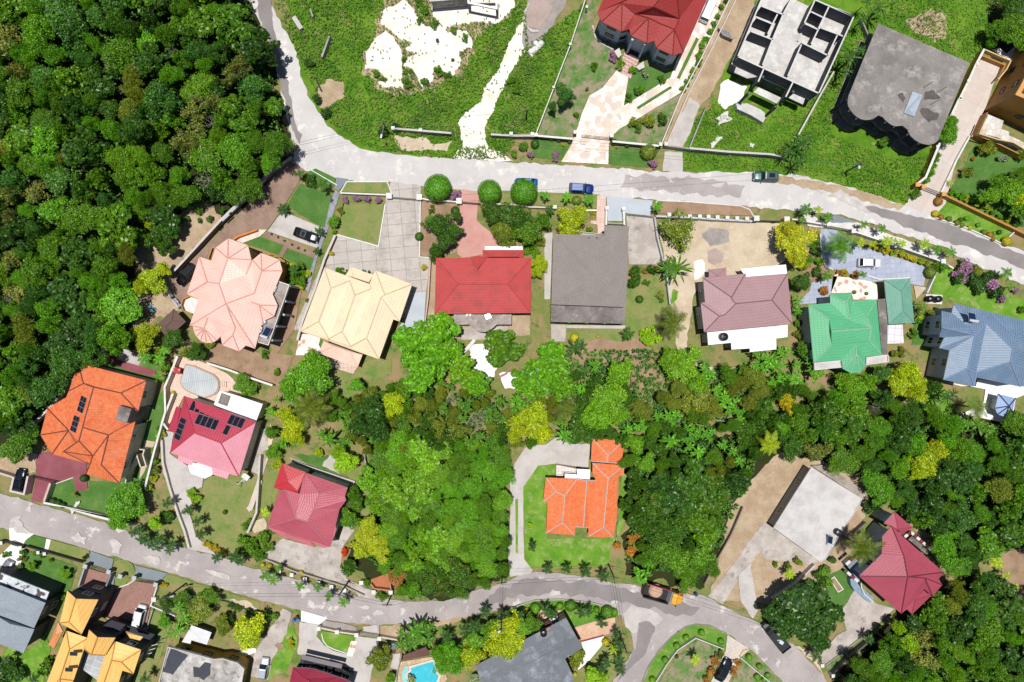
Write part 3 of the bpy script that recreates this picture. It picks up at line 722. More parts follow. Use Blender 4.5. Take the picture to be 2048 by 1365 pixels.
# --- yellow house
t = house('yellow', 'yellow_roofed_house', 'big amber yellow metal roofed house of dark walls and several wings', 'hi 200,75 478,155 328,466 130,365', 7.0, '278,148,2.0 215,355', '3 0 a b|1 2 b a|2 3 b', .42, R_YELLOW, W_DARK, .35, capmat=plain('#d89a48'), fascia=plain('#4d6a70'), floors=2)
wallD = W_DARK
def wing(s, he, r, f, nm, **k):
    roof(t, s, he, r, f, .42, R_YELLOW, name=nm, capmat=plain('#d89a48'), fascia=plain('#4d6a70'), **k)
    w = inset([P(*q, he)[:2] for q in pts(s)], .3); t.add('wall', G().prism(w, 0, he - .21), wallD); return w
wing('hi 192,434 384,500 255,880 170,1100 -60,1100', 6.6, '220,600 132,866', '0 1 a|1 2 b a|2 3 b|3 4 b|4 0 a b', 'west_roof')
wing('hi 395,425 632,496 540,655 355,600', 7.0, '470,492,1.9 415,648,1.4', '3 0 a b|1 2 b a|2 3 b', 'gable_roof')
w = wing('hi 632,530 862,605 792,822 692,792 600,1100 430,1000 540,640', 6.4, '597,700 685,715 530,900', '0 1 b a|1 2 b|2 3 a b|3 4 c a|4 5 c|5 6 0 a c', 'east_roof')
windows_on(t, w, 0.5, 2, 2.9, WHITE, maxn=14)
G0 = lambda s, z: [P(*q, z) for q in pts(s)]
a, b = P(*pt('hi 200,75'), 7.0), P(*pt('hi 478,155'), 7.0); c = P(*pt('hi 278,148'), 9.0)
t.add('gable_end', G().poly([a, b, c]), wallD)
a, b = P(*pt('hi 395,425'), 7.0), P(*pt('hi 632,496'), 7.0); c = P(*pt('hi 470,492'), 8.9)
t.add('gable_end', G().poly([a, b, c]), wallD)
slab(t, 'hi 360,622 540,650 470,880 310,760', 4.5, .2, slabs('glazed_court', '#c8cacb', '#a8adb2', '#8f9499', 1.6, 1.2, '#e3e4e4', .05, rot=20), 'court_roof')
slab(t, 'hi 245,70 310,45 500,100 480,150', 4.6, .2, plain('#55546a', .4), 'front_canopy')
slab(t, 'hi 520,390 590,340 722,380 640,470', 4.6, .2, plain('#3a3b46', .4), 'front_canopy')
for q in pts('hi 262,637 220,779'):
    p, n = sight('yellow', *q); a = P(*q, 7.9); t.add('skylight', G().box((a.x, a.y, 8.05), (1.2, .6, .2), -.05), plain('#2f3a3f', .2, .5))
roof(t, 'hi 30,560 118,360 160,440 82,592', 3.6, '95,470,.4', '0 1 a|1 2 a|2 3 a|3 0 a', .3, roofmat('amber_orange_metal', '#eea064', '#e8985c', 'metal', rough=.5), name='side_roof', caps=False)
roof(t, 'hi 722,440 878,490 850,522 760,500', 5.2, '742,462,.3', '0 1 a|1 2 a|2 3 a|3 0 a', .3, R_YELLOW, name='balcony_roof', caps=False)
slab(t, 'hi 640,470 735,390 985,470 860,600', 2.6, .2, plain('#3a3b46', .4), 'balcony_floor')
g = G()
for q in pts('hi 890,690 930,640 960,600 985,560'):
    a = P(*q, 3); g.box((a.x, a.y, 3), (1.2, .1, .1), .3).box((a.x, a.y, 1.5), (.1, .1, 3), .3)
t.add('balcony_railing', g, WHITE)
# --- flat roofed house with painted patches
t = T('patched_flat_house', 'flat concrete roof with dark tar patches over ochre walls', 'house', P(*pt('hj 480,780'))[:2])
s = 'hj 165,570 580,682 655,675 790,715 852,770 790,1100 30,1100'
slab(t, s, 4.0, .25, blotch('tarred_and_limewashed', '#b2aaa4', '#dcd8d4', .4, .42, .6, c='#77706c', cscale=.6, clo=.52, chi=.66), 'flat_roof', parapet=.14, pmat=CONCP)
w = inset([P(*q, 4.0)[:2] for q in pts(s)], .6); t.add('wall', G().prism(w, 0, 3.74), W_YEL); windows_on(t, w, .5, 1, 2.9, W_DARK, maxn=16)
for s in ('hj 188,588 340,652 205,830 112,800', 'hj 385,755 445,765 490,715 550,730 540,830 480,880 440,850 392,850'):
    L = [P(*q, 4.004) for q in pts(s)]; t.add('tar_patch', G().prism(jag(L, .08, 3, .5), 4.004, 4.008, bottom=False), plain('#4a4e58', .8))
# --- dark red tiled house with a black balcony at the bottom edge
t = house('dkred', 'glazed_crimson_house', 'glossy crimson tiled house with a dark balcony front at the bottom edge', 'hk 115,765 300,775 525,850 640,895 560,1150 40,1100', 4.4, '215,860 330,930,1.6 430,960', '0 1 a|1 2 b a|2 3 c b|3 4 c|4 5 a b c|5 0 a', .36, R_DKRED, W_DARK, .4, floors=1)
slab(t, 'hk 190,690 200,650 560,735 550,775', 2.9, .15, plain('#8a7f86', .5), 'balcony_parapet')
slab(t, 'hk 150,755 195,690 550,775 630,830 610,880', 2.5, .3, plain('#33343c', .5), 'balcony_floor')
for q in pts('hk 250,742 375,770 445,780 510,800 580,840'):
    a = P(*q, 2.6); t.add('opening', G().box((a.x, a.y, 2.56), (1.8, 1.3, .1), -.28), plain('#15151a', .4))
# --- silvery grey house
t = house('silver', 'silver_shingle_house', 'silvery grey shingle roofed house set at a slant by the lower road', 'hl 95,745 905,318 1055,590 897,686 985,872 700,1100 200,1100', 4.6, '875,565 295,862 690,668,.9 775,868', '0 1 a b|1 2 a|2 3 c a|3 4 d c|4 5 d|5 6 b a c d|6 0 b', .3, R_GREYB, W_PINK, .5, caps=False, fascia=plain('#5c6066'))
L = G0('hl 640,415 770,350 782,400 660,455', 3); t.add('rear_canopy', G().prism([(q.x, q.y) for q in L], 3.0, 3.15), plain('#8c3a44'))
slab(t, 'hl 670,440 768,395 780,432 690,480', 4.9, .3, CONCD, 'tank_plinth')
tank(*pt('hl 705,462'), 4.92, .6, 1.2, 'black water tank on the silvery grey roof by the parasol')
# --- top red house
t = house('top', 'brick_red_villa', 'large brick red roofed villa with three turreted bays and blue white walls', 'hm 158,110 193,198 372,286 442,262 456,322 600,390 664,368 683,430 832,498 928,470 1300,-370 640,-560 330,-300', 7.2,
  '378,28 615,163 848,265 490,125 728,218 890,168 660,62 850,-200,6', '12 0 a d g h|0 1 a|1 2 a|2 3 d a|3 4 b d|4 5 b|5 6 e b|6 7 c e|7 8 c|8 9 c|9 10 h f c|d b e|e c f|d e f g|g f h|10 11 h|11 12 h', .42, R_TOP, W_BLUE, .7, capmat=plain('#8f302e'), fascia=plain('#8a3230'), win=False)
w = inset([(q.x, q.y) for q in t.E], .7)
windows_on(t, w, 1.0, 2, 2.9, plain('#3a3d48'), every=2.6, w=1.5, h=.9, skip=(3, 4, 5))
t.add('stone_plinth', G().prism(inset([(q.x, q.y) for q in t.E], .62), 0, 1.1), blotch('blue_stone', '#8fa6c2', '#3f4a58', 1.2, .42, .6))
for q in pts('hm 440,430 550,470'):
    a = P(*q, 3.2); t.add('column', G().tube((a.x, a.y, 0), (a.x, a.y, 6.6), .22), W_BLUE)
a, b = P(*pt('hm 485,440'), 1.5), P(*pt('hm 555,470'), 1.5)
n = (P(*pt('hm 400,660')) - P(*pt('hm 470,500'))).normalized()
for k in range(6):
    A, B = P(*pt('hm 392,492')), P(*pt('hm 518,560')); q = (A + B) / 2 + n * (.55 * k + .3)
    t.add('front_step', G().box((q.x, q.y, (1.1 - .18 * k) / 2), ((A - B).length, .56, 1.1 - .18 * k), math.atan2((B - A).y, (B - A).x)), slabs('pink_step', '#e6c8bd', '#dcb9ad', '#cfa99c', .6, .3, '#c49a8e', .03))
L = G0('hm 400,485 435,440 560,480 520,540', 1.0); t.add('entrance_floor', G().prism([(q.x, q.y) for q in L], 0, 1.12), plain('#3a3438'))
L = G0('hm 430,290 480,360 590,410 640,375', 4.2); t.add('balcony_railing', G().strip(L, .15, 3.6, 4.5), W_BLUE)
for s in ('hm 305,460 352,430 374,490 345,520', 'hm 500,600 570,548 580,605 530,628'):
    t.add('stair_cheek', G().prism([(q.x, q.y) for q in G0(s, 1.2)], 0, 1.15), plain('#dedcd6'))
# --- roofless concrete shell
t = T('unfinished_shell', 'roofless grey concrete house shell with open rooms on its upper floor', 'unfinished house', P(*pt('hn 700,400'), 6)[:2])
ZT, ZF = 6.4, 3.4
blk = blotch('bare_blockwork', '#6d7078', '#565a62', .6, .4, .6, c='#7f8289', cscale=1.2)
capm = plain('#e4e3e0', .8)
per = [P(*q, ZT) for q in pts('hn 445,-70 205,508 930,838 1243,150 700,-110')]
base = [(q.x, q.y) for q in per]
slabm = blotch('bright_floor_slab', '#dcd9d6', '#c9c5c1', .5, .4, .6, c='#f1f0ee', cscale=.7, clo=.5, chi=.7, fine=.12)
t.add('lower_wall', G().prism(base, 0, ZF - .26), blk)
t.add('floor_slab', G().prism(inset(base, -.12), ZF - .25, ZF), slabm)
segs = ['445,-70 205,508', '205,508 930,838', '930,838 1243,150', '1243,150 895,0', '412,55 610,132', '370,157 515,217', '562,125 470,310', '318,281 513,356', '690,-20 610,132 515,356 425,590', '897,0 800,210', '860,106 970,160', '1022,58 925,262', '800,211 925,267', '946,250 1150,327', '925,267 860,402', '1097,315 1010,497', '772,381 1008,497', '776,396 650,690', '440,612 385,740', '700,735 632,875', '1243,150 1100,80']
for s in segs:
    L = [P(*q, ZT) for q in pts('hn ' + s)]
    for a, b in zip(L, L[1:]):
        d = (b - a).normalized(); n = (b - a).length; a2, b2 = a + d * .1, b - d * .1
        o = t.add('upper_wall', G().strip([a2, b2], .18, ZF + .002, ZT - .04), blk)
        t.add('wall_capping', G().strip([a2, b2], .24, ZT - .04, ZT + .03), capm, o)
for s, z in (('ho 345,380 390,335 592,430 552,482', 3.3), ('ho 190,153 392,240 290,256 172,202', 3.3), ('ho 680,383 806,438 788,490 660,430', 3.3)):
    L = G0(s, z); t.add('porch_slab', G().prism([(q.x, q.y) for q in L], z - .25, z), slabm)
for q in pts('ho 375,300 640,430 250,440 490,560'):
    a = P(*q, 3.2); t.add('column', G().box((a.x, a.y, 3.1), (.4, .4, 6.2), -.42), blk)
L = G0('ho 190,482 290,480 400,530 440,560 462,600 430,652 330,590 200,530', 1.4); t.add('front_stair', G().prism([(q.x, q.y) for q in L], 0, 1.4), slabm)
a = P(*pt('hn 745,350'), 3.0)
for k in range(8): t.add('stair_step', G().box((a.x - .28 * k, a.y + .02 * k, 3.6 - .2 * k + .0), (.3, 1.5, .25), -.4), slabm)
windows_on(t, base, .4, 1, 3, blk, visible_only=True, w=1.2)
# --- weathered scalloped slab
t = T('scalloped_concrete_house', 'unfinished grey house with a stained slab roof scalloped along one side', 'unfinished house', P(*pt('hp 600,350'), 6)[:2])
s = 't14 890,185 1600,490 1575,570 hp 1032,625 1015,680 975,708 930,718 885,710 850,700 805,672 770,640 750,610 740,580 695,545 630,550 595,538 570,520 540,495 520,470 480,452 440,480 405,492 370,495 325,488 290,470 255,440 230,410 210,375 203,340 210,280'
scal = blotch('stained_slab', '#96908c', '#837d79', .22, .42, .6, c='#b9b2ab', cscale=.5, clo=.52, chi=.68, fine=.25)
slab(t, s, 6.6, .25, scal, 'roof_slab')
Lr = [P(*q, 6.6) for q in pts(s)]
low = inset([(q.x, q.y) for q in Lr], .15)
t.add('floor_slab', G().prism(low, 3.2, 3.45), scal)
w = inset([(q.x, q.y) for q in Lr], 2.2); dk = blotch('dark_blockwork', '#4d5158', '#3d4148', .5)
t.add('wall', G().prism(w, 0, 3.19), dk); t.add('upper_wall', G().prism(w, 3.46, 6.34), dk)
t.add('ground_plinth', G().prism(low, 0, .35), scal)
for q in pts('hp 235,400 300,470 450,470 560,505 640,545 760,615 860,695 960,705 1020,660 215,300'):
    a = P(*q, 6.3); k = 1 - .5 / a.xy.length; t.add('column', G().box((a.x * k, a.y * k, 1.775), (.3, .3, 2.84), -.42).box((a.x * k, a.y * k, 4.9), (.3, .3, 2.88), -.42), dk)
t.add('balcony_parapet', G().strip([Vector((q[0], q[1])) for q in low[3:12]], .15, 3.46, 4.2), dk)
t.add('skylight_roof', G().prism([(q.x, q.y) for q in G0('hp 785,240 875,270 800,462 710,430', 6.9)], 6.61, 6.85), plain('#c9d3e2', .3, .5))
A, B, C, D = G0('hp 785,240 875,270 800,462 710,430', 6.86); m1, m2 = P(*pt('hp 830,285'), 7.4), P(*pt('hp 762,400'), 7.4)
t.add('skylight_roof', G().poly([D, A, m1, m2]).poly([B, C, m2, m1]).poly([A, B, m1]).poly([C, D, m2]), plain('#c9d3e2', .3, .5))
for k, s in enumerate(('hp 700,250 722,300 700,345 665,300 650,270', 'hp 870,385 940,400 1025,440 1010,490 930,520 880,470 845,410', 'hp 900,240 980,230 1040,300 960,310 880,320')):
    t.add('water_stain', G().prism(jag(G0(s, 6.602), .15, k, .4), 6.602, 6.606, bottom=False), blotch('damp_stain', '#5e5956', '#6d6864', .8))
for s in ('hp 880,205 970,150', 'hp 1000,250 1092,198', 'hp 945,355 1030,312'):
    A, B = G0(s, 6.7); t.add('starter_bar', G().tube(A, B, .05, n=5), plain('#3d3733'))
# --- tan house at the right edge
t = T('ochre_house', 'tall ochre walled house at the photo edge with a balustraded terrace', 'house', P(*pt('hr 1200,150'))[:2])
gp = [P(*q) for q in pts('hr 802,215 hq 840,890 1250,85 px 2200,60 2200,330 hr 1250,420 1010,300')]
w = [(q.x, q.y) for q in gp]
t.add('wall', G().prism(w, 0, 8.6), W_TAN); windows_on(t, w, 1.2, 2, 3.2, plain('#4a5568'), every=3.2, w=1.0, h=.9)
ov = inset(w, -.5); t.add('eaves_slab', G().prism(ov, 8.6, 8.85), plain('#e9b26e'))
t.add('roof', G().prism(inset(w, .2), 8.85, 10.2), roofmat('ochre_roof', '#c98b4a', kind='clay'), uv=True)
ter = 'hr 862,262 1072,350 1040,458 1148,500 1140,545 1345,640 1345,720 980,572 765,520'
slab(t, ter, 2.6, 2.55, crazy('white_crazy', ['#f4f0ea', '#e6dfd8', '#d9c6ba', '#f8f5f0'], '#c9bfb4', 1.2), 'terrace')
t.add('terrace_balustrade', G().strip([P(*q, 3.3) for q in pts('hr 835,320 745,525 985,600 1200,640 1345,730')], .2, 2.61, 3.4), plain('#efcd96'))
t.add('terrace_wall', G().strip([P(*q, 1.5) for q in pts('hr 830,250 700,540 760,580 1000,680 1345,850')], .2, 0, 2.0), W_TAN)
t.add('balustrade', G().strip([P(*q, 2) for q in pts('hq 810,130 1165,285 1110,395 995,535')], .2, 1.2, 2.1), plain('#efcd96'))
t.add('retaining_wall', G().strip([P(*q, 1) for q in pts('hq 770,215 1085,345 1005,500')], .25, 0, 1.2), W_TAN)
# --- unfinished building at the top
t = T('unfinished_block', 'unfinished grey concrete building at the top edge with an open balcony frame', 'unfinished house', P(*pt('hs 260,20'))[:2])
w = [P(*q)[:2] for q in pts('hs 120,88 435,62 435,-200 120,-200')]; t.add('wall', G().prism(w, 0, 3.4), GREYC)
windows_on(t, w, .3, 1, 3, GREYC, visible_only=True)
t.add('roof_slab', G().prism(inset(w, -.3), 3.4, 3.6), CONCP)
fr = [P(*q) for q in pts('hs 445,110 690,160 690,40 445,40')]
for q in fr: t.add('column', G().box((q.x, q.y, 1.6), (.3, .3, 3.2)), GREYC)
t.add('balcony_frame', G().strip(fr, .35, 3.2, 3.55, True), CONCW); t.add('ground_beam', G().strip(fr, .3, .02, .3, True), GREYC)
# --- sheds
t = T('white_metal_shed', 'white sheet metal shed roof beside the patched flat house', 'shed', P(*pt('hj 430,470'))[:2])
slab(t, 'hj 372,385 552,450 508,560 372,518 362,552 285,535', 2.5, .08, plain('#f0f0f4', .4), 'sheet_roof', wall=plain('#8f8d86'), over=.6)
t = T('tin_shed', 'rusty white tin sheet shed at the forest edge', 'shed', P(*pt('t21 1210,335'))[:2])
slab(t, 't21 1145,380 1170,335 1225,280 1290,285 1280,320 1245,345 1215,402', 2.3, .06, blotch('tin_sheets', '#dce4ec', '#c2cad2', .8, .4, .6, fine=.1), 'sheet_roof', wall=plain('#6f6a64'), over=.5)
t = T('dog_house', 'small red shed with pale vents beside the covered pool', 'shed', P(*pt('hb 365,280'))[:2])
L = G0('hb 310,225 422,258 405,338 300,305', 1.6); t.add('wall', G().prism(inset([(q.x, q.y) for q in L], .1), 0, 1.5), plain('#b22a3d')); t.add('roof', G().prism([(q.x, q.y) for q in L], 1.5, 1.62), plain('#c6304a'))
for q in pts('hb 318,280 398,275 330,240'):
    a = P(*q, 1.65); t.add('vent', G().box((a.x, a.y, 1.66), (.3, .3, .08), -.3), plain('#e6c268'))
# ---------------------------------------------------------------- ground
SOILG = blotch('garden_ground', '#7f8a4a', '#a58d68', .22, .42, .6, c='#4f7a2c', cscale=.5, clo=.5, chi=.66, fine=.35)
WILD = blotch('wild_grass_ground', '#4a7c18', '#6f962a', .25, .4, .62, c='#b0a26c', cscale=.35, clo=.58, chi=.72, fine=.4)
LAWN = blotch('mown_lawn', '#4f7a35', '#648843', .35, .4, .62, c='#9a9560', cscale=.35, clo=.6, chi=.8, fine=.25)
LAWND = blotch('dry_lawn', '#83924f', '#989560', .35, .4, .62, c='#62893a', cscale=.45, clo=.5, chi=.7, fine=.28)
LAWNB = blotch('bright_lawn', '#5f9424', '#7fa83c', .3, .4, .62, c='#bdb488', cscale=.5, clo=.5, chi=.75, fine=.3)
LAWNP = blotch('patchy_lawn', '#6f8c4c', '#a3937d', .4, .42, .58, c='#4f8236', cscale=.55, clo=.5, chi=.62, fine=.3)
FOREST = blotch('forest_floor', '#2c3a17', '#3a3a20', .3, .4, .6, fine=.4)  # floor colour kept very dark to stand in for deep shade between crowns
SOIL = blotch('bare_soil', '#b39a7e', '#c7b296', .35, .4, .62, c='#8b9256', cscale=.6, clo=.58, chi=.72, fine=.3)
SOILR = blotch('reddish_soil', '#b0937a', '#9c7f66', .35, .4, .62, c='#6f8a48', cscale=.7, clo=.58, chi=.68, fine=.3)
SANDW = blotch('white_marl', '#f6f0e6', '#ebe1d0', .3, .42, .64, c='#d0c0a4', cscale=.55, clo=.56, chi=.74, fine=.2, k=.8)
SANDT = blotch('tan_sand', '#d9c8ae', '#c9b69c', .3, .42, .62, c='#ece0cd', cscale=.5, clo=.55, chi=.75, fine=.18)
GRAV = blotch('gravel', '#b0a7a2', '#9d948e', .4, .4, .62, fine=.4, fscale=9)
GRAVP = blotch('pinkish_gravel', '#bda9a0', '#b09c92', .4, .4, .62, fine=.35, fscale=9)
ROAD1 = blotch('dusty_asphalt', '#c7c3c1', '#d5d1ce', .16, .38, .64, c='#efe7de', cscale=.3, clo=.54, chi=.66, fine=.12, fscale=5, k=.76)
ROAD2 = blotch('worn_asphalt', '#aba2a0', '#bfb6b3', .16, .38, .64, c='#ddd6d2', cscale=.28, clo=.58, chi=.63, fine=.16, fscale=5)
ROAD3 = blotch('grey_asphalt', '#8f8886', '#9d9694', .2, .38, .64, fine=.12, fscale=5)
CONCG = slabs('slab_concrete', '#c3bbb4', '#d0c8c1', '#968d86', 2.6, 2.1, '#8d847d', .035, rot=-5)
CONCL = blotch('light_concrete', '#d2ccc7', '#c2bbb5', .3, .42, .62, c='#a69d96', cscale=.45, clo=.58, chi=.78, fine=.12)
CONCS = blotch('stained_concrete', '#b7ada5', '#cfc6be', .35, .42, .6, c='#857b74', cscale=.5, clo=.54, chi=.72, fine=.2)
FLAG = crazy('flagstone', ['#f0e4da', '#e8d5c8', '#f6eee6', '#ddc3b4', '#cbbfb8', '#f3e8df', '#e2cbbd'], '#cdb9a9', 1.05, .88)
BRPAV = blotch('brown_paving', '#957c6e', '#a68c7c', .35, .4, .62, c='#b8987f', cscale=.8, clo=.55, chi=.72, fine=.3, fscale=8)
BRICK = slabs('brick_court', '#b58c80', '#a67c71', '#8f6c62', .42, .21, '#94736a', .03, rot=-22, offset=.5, fine=.28)
SALM = slabs('salmon_paving', '#e9c9b5', '#dfb9a3', '#ecd8c8', .8, .4, '#f1ddd0', .05, rot=-20, offset=.5, fine=.12)
REDC = blotch('red_painted_drive', '#d9a79d', '#d0968d', .35, .42, .62, c='#c9a796', cscale=.5, clo=.5, chi=.72, fine=.15)
MARO = blotch('maroon_paint', '#93535a', '#a0606a', .3, .42, .62, c='#b08a86', cscale=.7, clo=.62, chi=.75, fine=.15)
SLATE = slabs('slate_walk', '#a3a5ad', '#93969f', '#b8babf', 1.1, 1.1, '#7f828b', .04, rot=-27)
BLUEP = slabs('blue_grey_tile', '#b9c0d2', '#adb5c9', '#c9cedc', .9, .9, '#98a0b6', .03, rot=-5, fine=.1)
APRON = blotch('pale_blue_apron', '#c9d0d8', '#bfc7d0', .3, .4, .62, fine=.08)
APROND = blotch('slate_apron', '#8f999f', '#879197', .3, .4, .62, c='#a9b1b5', cscale=.4, clo=.6, chi=.72, fine=.1)
CRAZ = crazy('white_red_crazy', ['#f2ebe4', '#e9ded5', '#f5f0ea', '#e6d3c8', '#f0e8e0', '#c98a76'], '#d8cabf', 1.5, .88)
WHITEG = blotch('white_gravel', '#e9e6e2', '#d8d3cd', .5, .4, .62, fine=.3, fscale=9)
CREAMP = plain('#f0e4d4', .7); PINKT = slabs('pink_tile', '#e9cfc2', '#e2c2b3', '#f0dccf', .7, .7, '#d3b0a2', .04)
PALEC = blotch('white_concrete', '#efece8', '#e2deda', .3, .42, .65, fine=.07, k=.86)
TANT = slabs('tan_tile', '#d9c3a0', '#c9b08a', '#e4d4b8', .8, .8, '#b79f7a', .06, rot=-8)
GRASSW = blotch('verge_grass', '#5f9430', '#7f9a44', .3, .42, .6, c='#b3a273', cscale=.5, clo=.55, chi=.7, fine=.35)

g = G(); N = 24
ext = 700.0
g.v = [Vector((-ext + 2 * ext * i / N, -ext + 2 * ext * j / N, 0)) for j in range(N + 1) for i in range(N + 1)]
g.f = [[j * (N + 1) + i, j * (N + 1) + i + 1, (j + 1) * (N + 1) + i + 1, (j + 1) * (N + 1) + i] for j in range(N) for i in range(N)]
struct('ground', g, SOILG)

A = patch
# forest floors
A('terrain', 'px -300,-300 495,-300 495,0 545,110 575,255 580,320 500,400 420,470 330,470 270,530 255,640 310,690 200,715 80,860 0,900 -300,900', FOREST, 0, 1)
A('terrain', 'px 1540,870 1640,790 1880,830 2300,830 2300,1100 1990,1095 1900,1150 1850,1040 1740,960 1600,930', FOREST, 0, 1)
A('terrain', 'px 1890,1160 1990,1150 2300,1210 2300,1700 1660,1700 1660,1365 1790,1225', FOREST, 0, 1)
A('terrain', 'px 745,880 1010,880 1010,960 1018,1150 900,1205 800,1190 690,1130 735,1000', FOREST, 0, .8)
A('terrain', 'px 1250,880 1560,860 1530,960 1440,1090 1400,1180 1250,1150', FOREST, 0, .8)
# the upper lots
A('field', 'px 535,-300 1115,-300 1115,0 1040,270 990,322 880,318 720,298 640,240 590,130', WILD, 0, .5)
A('sand', 't12 1000,-60 940,260 850,400 830,560 950,700 1180,740 1420,690 1620,560 1720,420 1740,280 2000,120 2028,-60', SOIL, 0, .6)
A('sand', 't12 1020,240 1080,290 1140,390 1150,440 1160,690 1000,690 960,640 1020,620 940,540 860,540 870,460 860,410 890,380 950,290', SANDW, 1, .35)
A('sand', 't12 1160,0 1000,90 980,190 1060,240 1140,310 1230,340 1160,390 1270,420 1200,450 1150,520 1240,560 1300,680 1380,640 1400,540 1560,590 1610,470 1590,400 1690,380 1690,310 1650,240 1500,260 1490,220 1620,190 1900,180 2028,60 2028,-400 1390,-400 1390,150 1470,210 1330,210 1270,150 1240,80 1190,20', SANDW, 1, .35)
A('sand', 't12 1090,1060 1340,1080 1390,1130 1550,1100 1500,1180 1380,1170 1240,1180 1130,1160', SANDT, 1, .3)
A('soil', 't12 490,700 560,620 690,640 700,760 620,810 540,860 490,800', SOIL, 1, .3)
A('path', 'hs 925,200 880,230 820,360 760,480 720,580 690,650 600,760 550,896 t12 1600,930 1600,1000 1620,1150 1540,1235 2028,1265 1820,1150 1790,1000 1900,760 1960,640 hs 900,510 950,450 930,330 935,240', SANDW, 2, .3)
A('path', 'hs 940,110 960,30 1000,-300 1344,-300 1300,60 1230,150 1200,230 1100,350 1030,400 980,460 930,430 915,330 930,250', GRAV, 2, .2)
A('path', 'hs 950,110 1000,0 1060,-40 1130,0 1190,60 1130,180 1060,270 970,240 935,180', GRAVP, 3, .1)
A('field', 't13 0,600 100,390 370,190 620,0 200,1050 0,1040', WILD, 1, .3)
A('garden', 't13 600,-400 720,-400 640,230 660,300 800,390 830,555 720,690 620,750 520,1010 500,1080 205,1050 610,0', LAWNP, 1)
A('garden', 't13 930,590 885,830 1250,610 1300,470 1250,570 1000,500', LAWN, 1)
A('garden', 't13 850,1010 1010,920 1340,730 1180,1140 810,1100', LAWNP, 1)
A('verge', 't13 200,1090 470,1130 400,1250 160,1230', LAWN, 1); A('verge', 't13 775,1150 1170,1170 1080,1310 765,1280', LAWN, 1)
A('driveway', 't13 830,555 925,590 885,830 1250,610 1300,470 1400,250 1500,-300 1720,-300 1580,250 1440,520 1340,720 1010,920 850,1010 800,1060 770,1120 765,1285 400,1265 480,1130 500,1060 530,990 560,890 620,750 720,690', FLAG, 2)
A('lawn', 't13 1450,295 1472,310 1322,622 1298,612', LAWN, 3); A('lawn', 't13 985,840 1250,675 1262,692 1000,858', LAWN, 3)
A('soil', 't13 1745,-300 1960,-300 1890,150 1660,560 1560,760 1480,830 1420,950 1345,1170 1190,1140', SOIL, 1, .2)
A('driveway', 't13 1400,760 1480,830 1345,1160 1240,1150 1230,1100', CONCL, 2, .25); A('driveway', 't13 1205,1185 1345,1190 1345,1340 1190,1340', CONCL, 2, .1)
A('field', 'px 1440,190 1500,-300 2010,-300 2010,0 1960,110 1850,350 1810,415 1760,396 1669,368 1600,350 1360,342 1350,300 1390,240', WILD, 0, .4)
A('soil', 't14 1100,170 1300,70 1420,130 1420,300 1330,340 1150,230', SOIL, 1, .4)
A('slab', 't13 1640,660 1700,620 1850,680 1800,780 1680,860 1620,800', PALEC, 1, .2)
A('driveway', 'hq 760,255 1012,372 920,610 830,894 hr 640,540 590,600 500,780 420,894 px 1890,408 t24 1330,360 1200,355 1085,290 1200,120 px 1858,325 hr 330,350 500,0', slabs('pale_drive', '#dccfc6', '#d4c6bc', '#e6dcd4', 6, 5, '#cbbcb1', .05, rot=-62, fine=.1), 2)
A('garden', 'px 1955,285 2300,330 2300,520 2048,455 1895,400 1915,350', LAWN, 1, .3)
A('garden', 'px 1960,-300 2300,-300 2300,60 2020,110 1990,140 1975,60', FOREST, 0, .5)
A('path', 'hq 900,140 1000,110 1100,190 1230,85 1160,290', PALEC, 2)
A('verge', 't24 1340,250 1400,240 1960,470 1860,570 1350,370', LAWNB, 1)
# upper road
A('road', 'px 490,-300 497,0 520,45 545,100 560,160 570,220 578,260 588,300 583,326 612,343 690,364 790,366 870,377 960,384 1040,386 1100,390 1190,395 1300,399 1400,407 1480,414 1528,417 1672,430 1746,448 1784,466 1887,494 1913,514 1997,550 2048,570 2300,690 2300,620 2048,504 1960,470 1874,436 1840,425 1806,412 1761,394 1669,368 1600,352 1500,345 1330,345 1220,337 1100,330 980,322 900,318 790,310 730,300 690,280 650,245 625,205 605,160 590,100 560,40 535,0 520,-300', ROAD1, 2, .25)
A('road', 'px 1700,402 1760,418 1810,430 1874,440 1960,476 2046,510 2300,630 2300,660 2048,540 1950,500 1880,480 1800,450', ROAD3, 3, .3)
A('road', 'px 530,-100 548,60 566,120 578,180 588,230 596,262 605,270 600,290 585,260 572,210 560,160 548,110 520,40 505,-100', ROAD3, 3, .25)
A('road', 'px 1250,350 1400,358 1490,372 1480,396 1380,388 1240,376', ROAD2, 3, .4)
A('verge', 'px 1669,370 1761,396 1806,414 1795,422 1750,408 1660,385 1560,368 1500,352 1560,352', SOIL, 3, .3)
# salmon lot
A('driveway', 'px 578,322 610,340 598,366 574,404 556,432 536,460 490,478 465,490 430,540 400,620 375,620 352,595 345,560 420,485 500,405', BRPAV, 2)
A('path', 'h1 1330,0 1280,50 1230,95 1000,182 870,138 1190,0', CREAMP, 3)
A('lawn', 't22 355,105 600,200 545,450 430,400 250,280', LAWN, 3); A('lawn', 'px 615,345 632,338 672,357 668,375 637,364', LAWN, 3)
A('pavement', 't22 230,330 350,380 540,460 500,590 480,610 100,480 180,370', CONCL, 2)
A('path', 't22 60,500 100,480 470,640 470,690 260,610 215,690 190,660 230,590 80,530', BRPAV, 3)
A('lawn', 'h1 1240,98 1555,218 1500,350 1015,182', LAWN, 3); A('lawn', 'h1 1612,255 1985,402 1930,562 1570,385', LAWN, 3)
A('path', 't22 630,160 665,190 565,480 485,700 420,960 395,930 500,560 590,250', SLATE, 3); A('path', 't22 640,60 735,75 655,165 620,140', APROND, 3)
A('soil', 'h1 1650,770 1800,830 1700,1365 h2 1450,900 1350,870 1450,800', SOILR, 2)
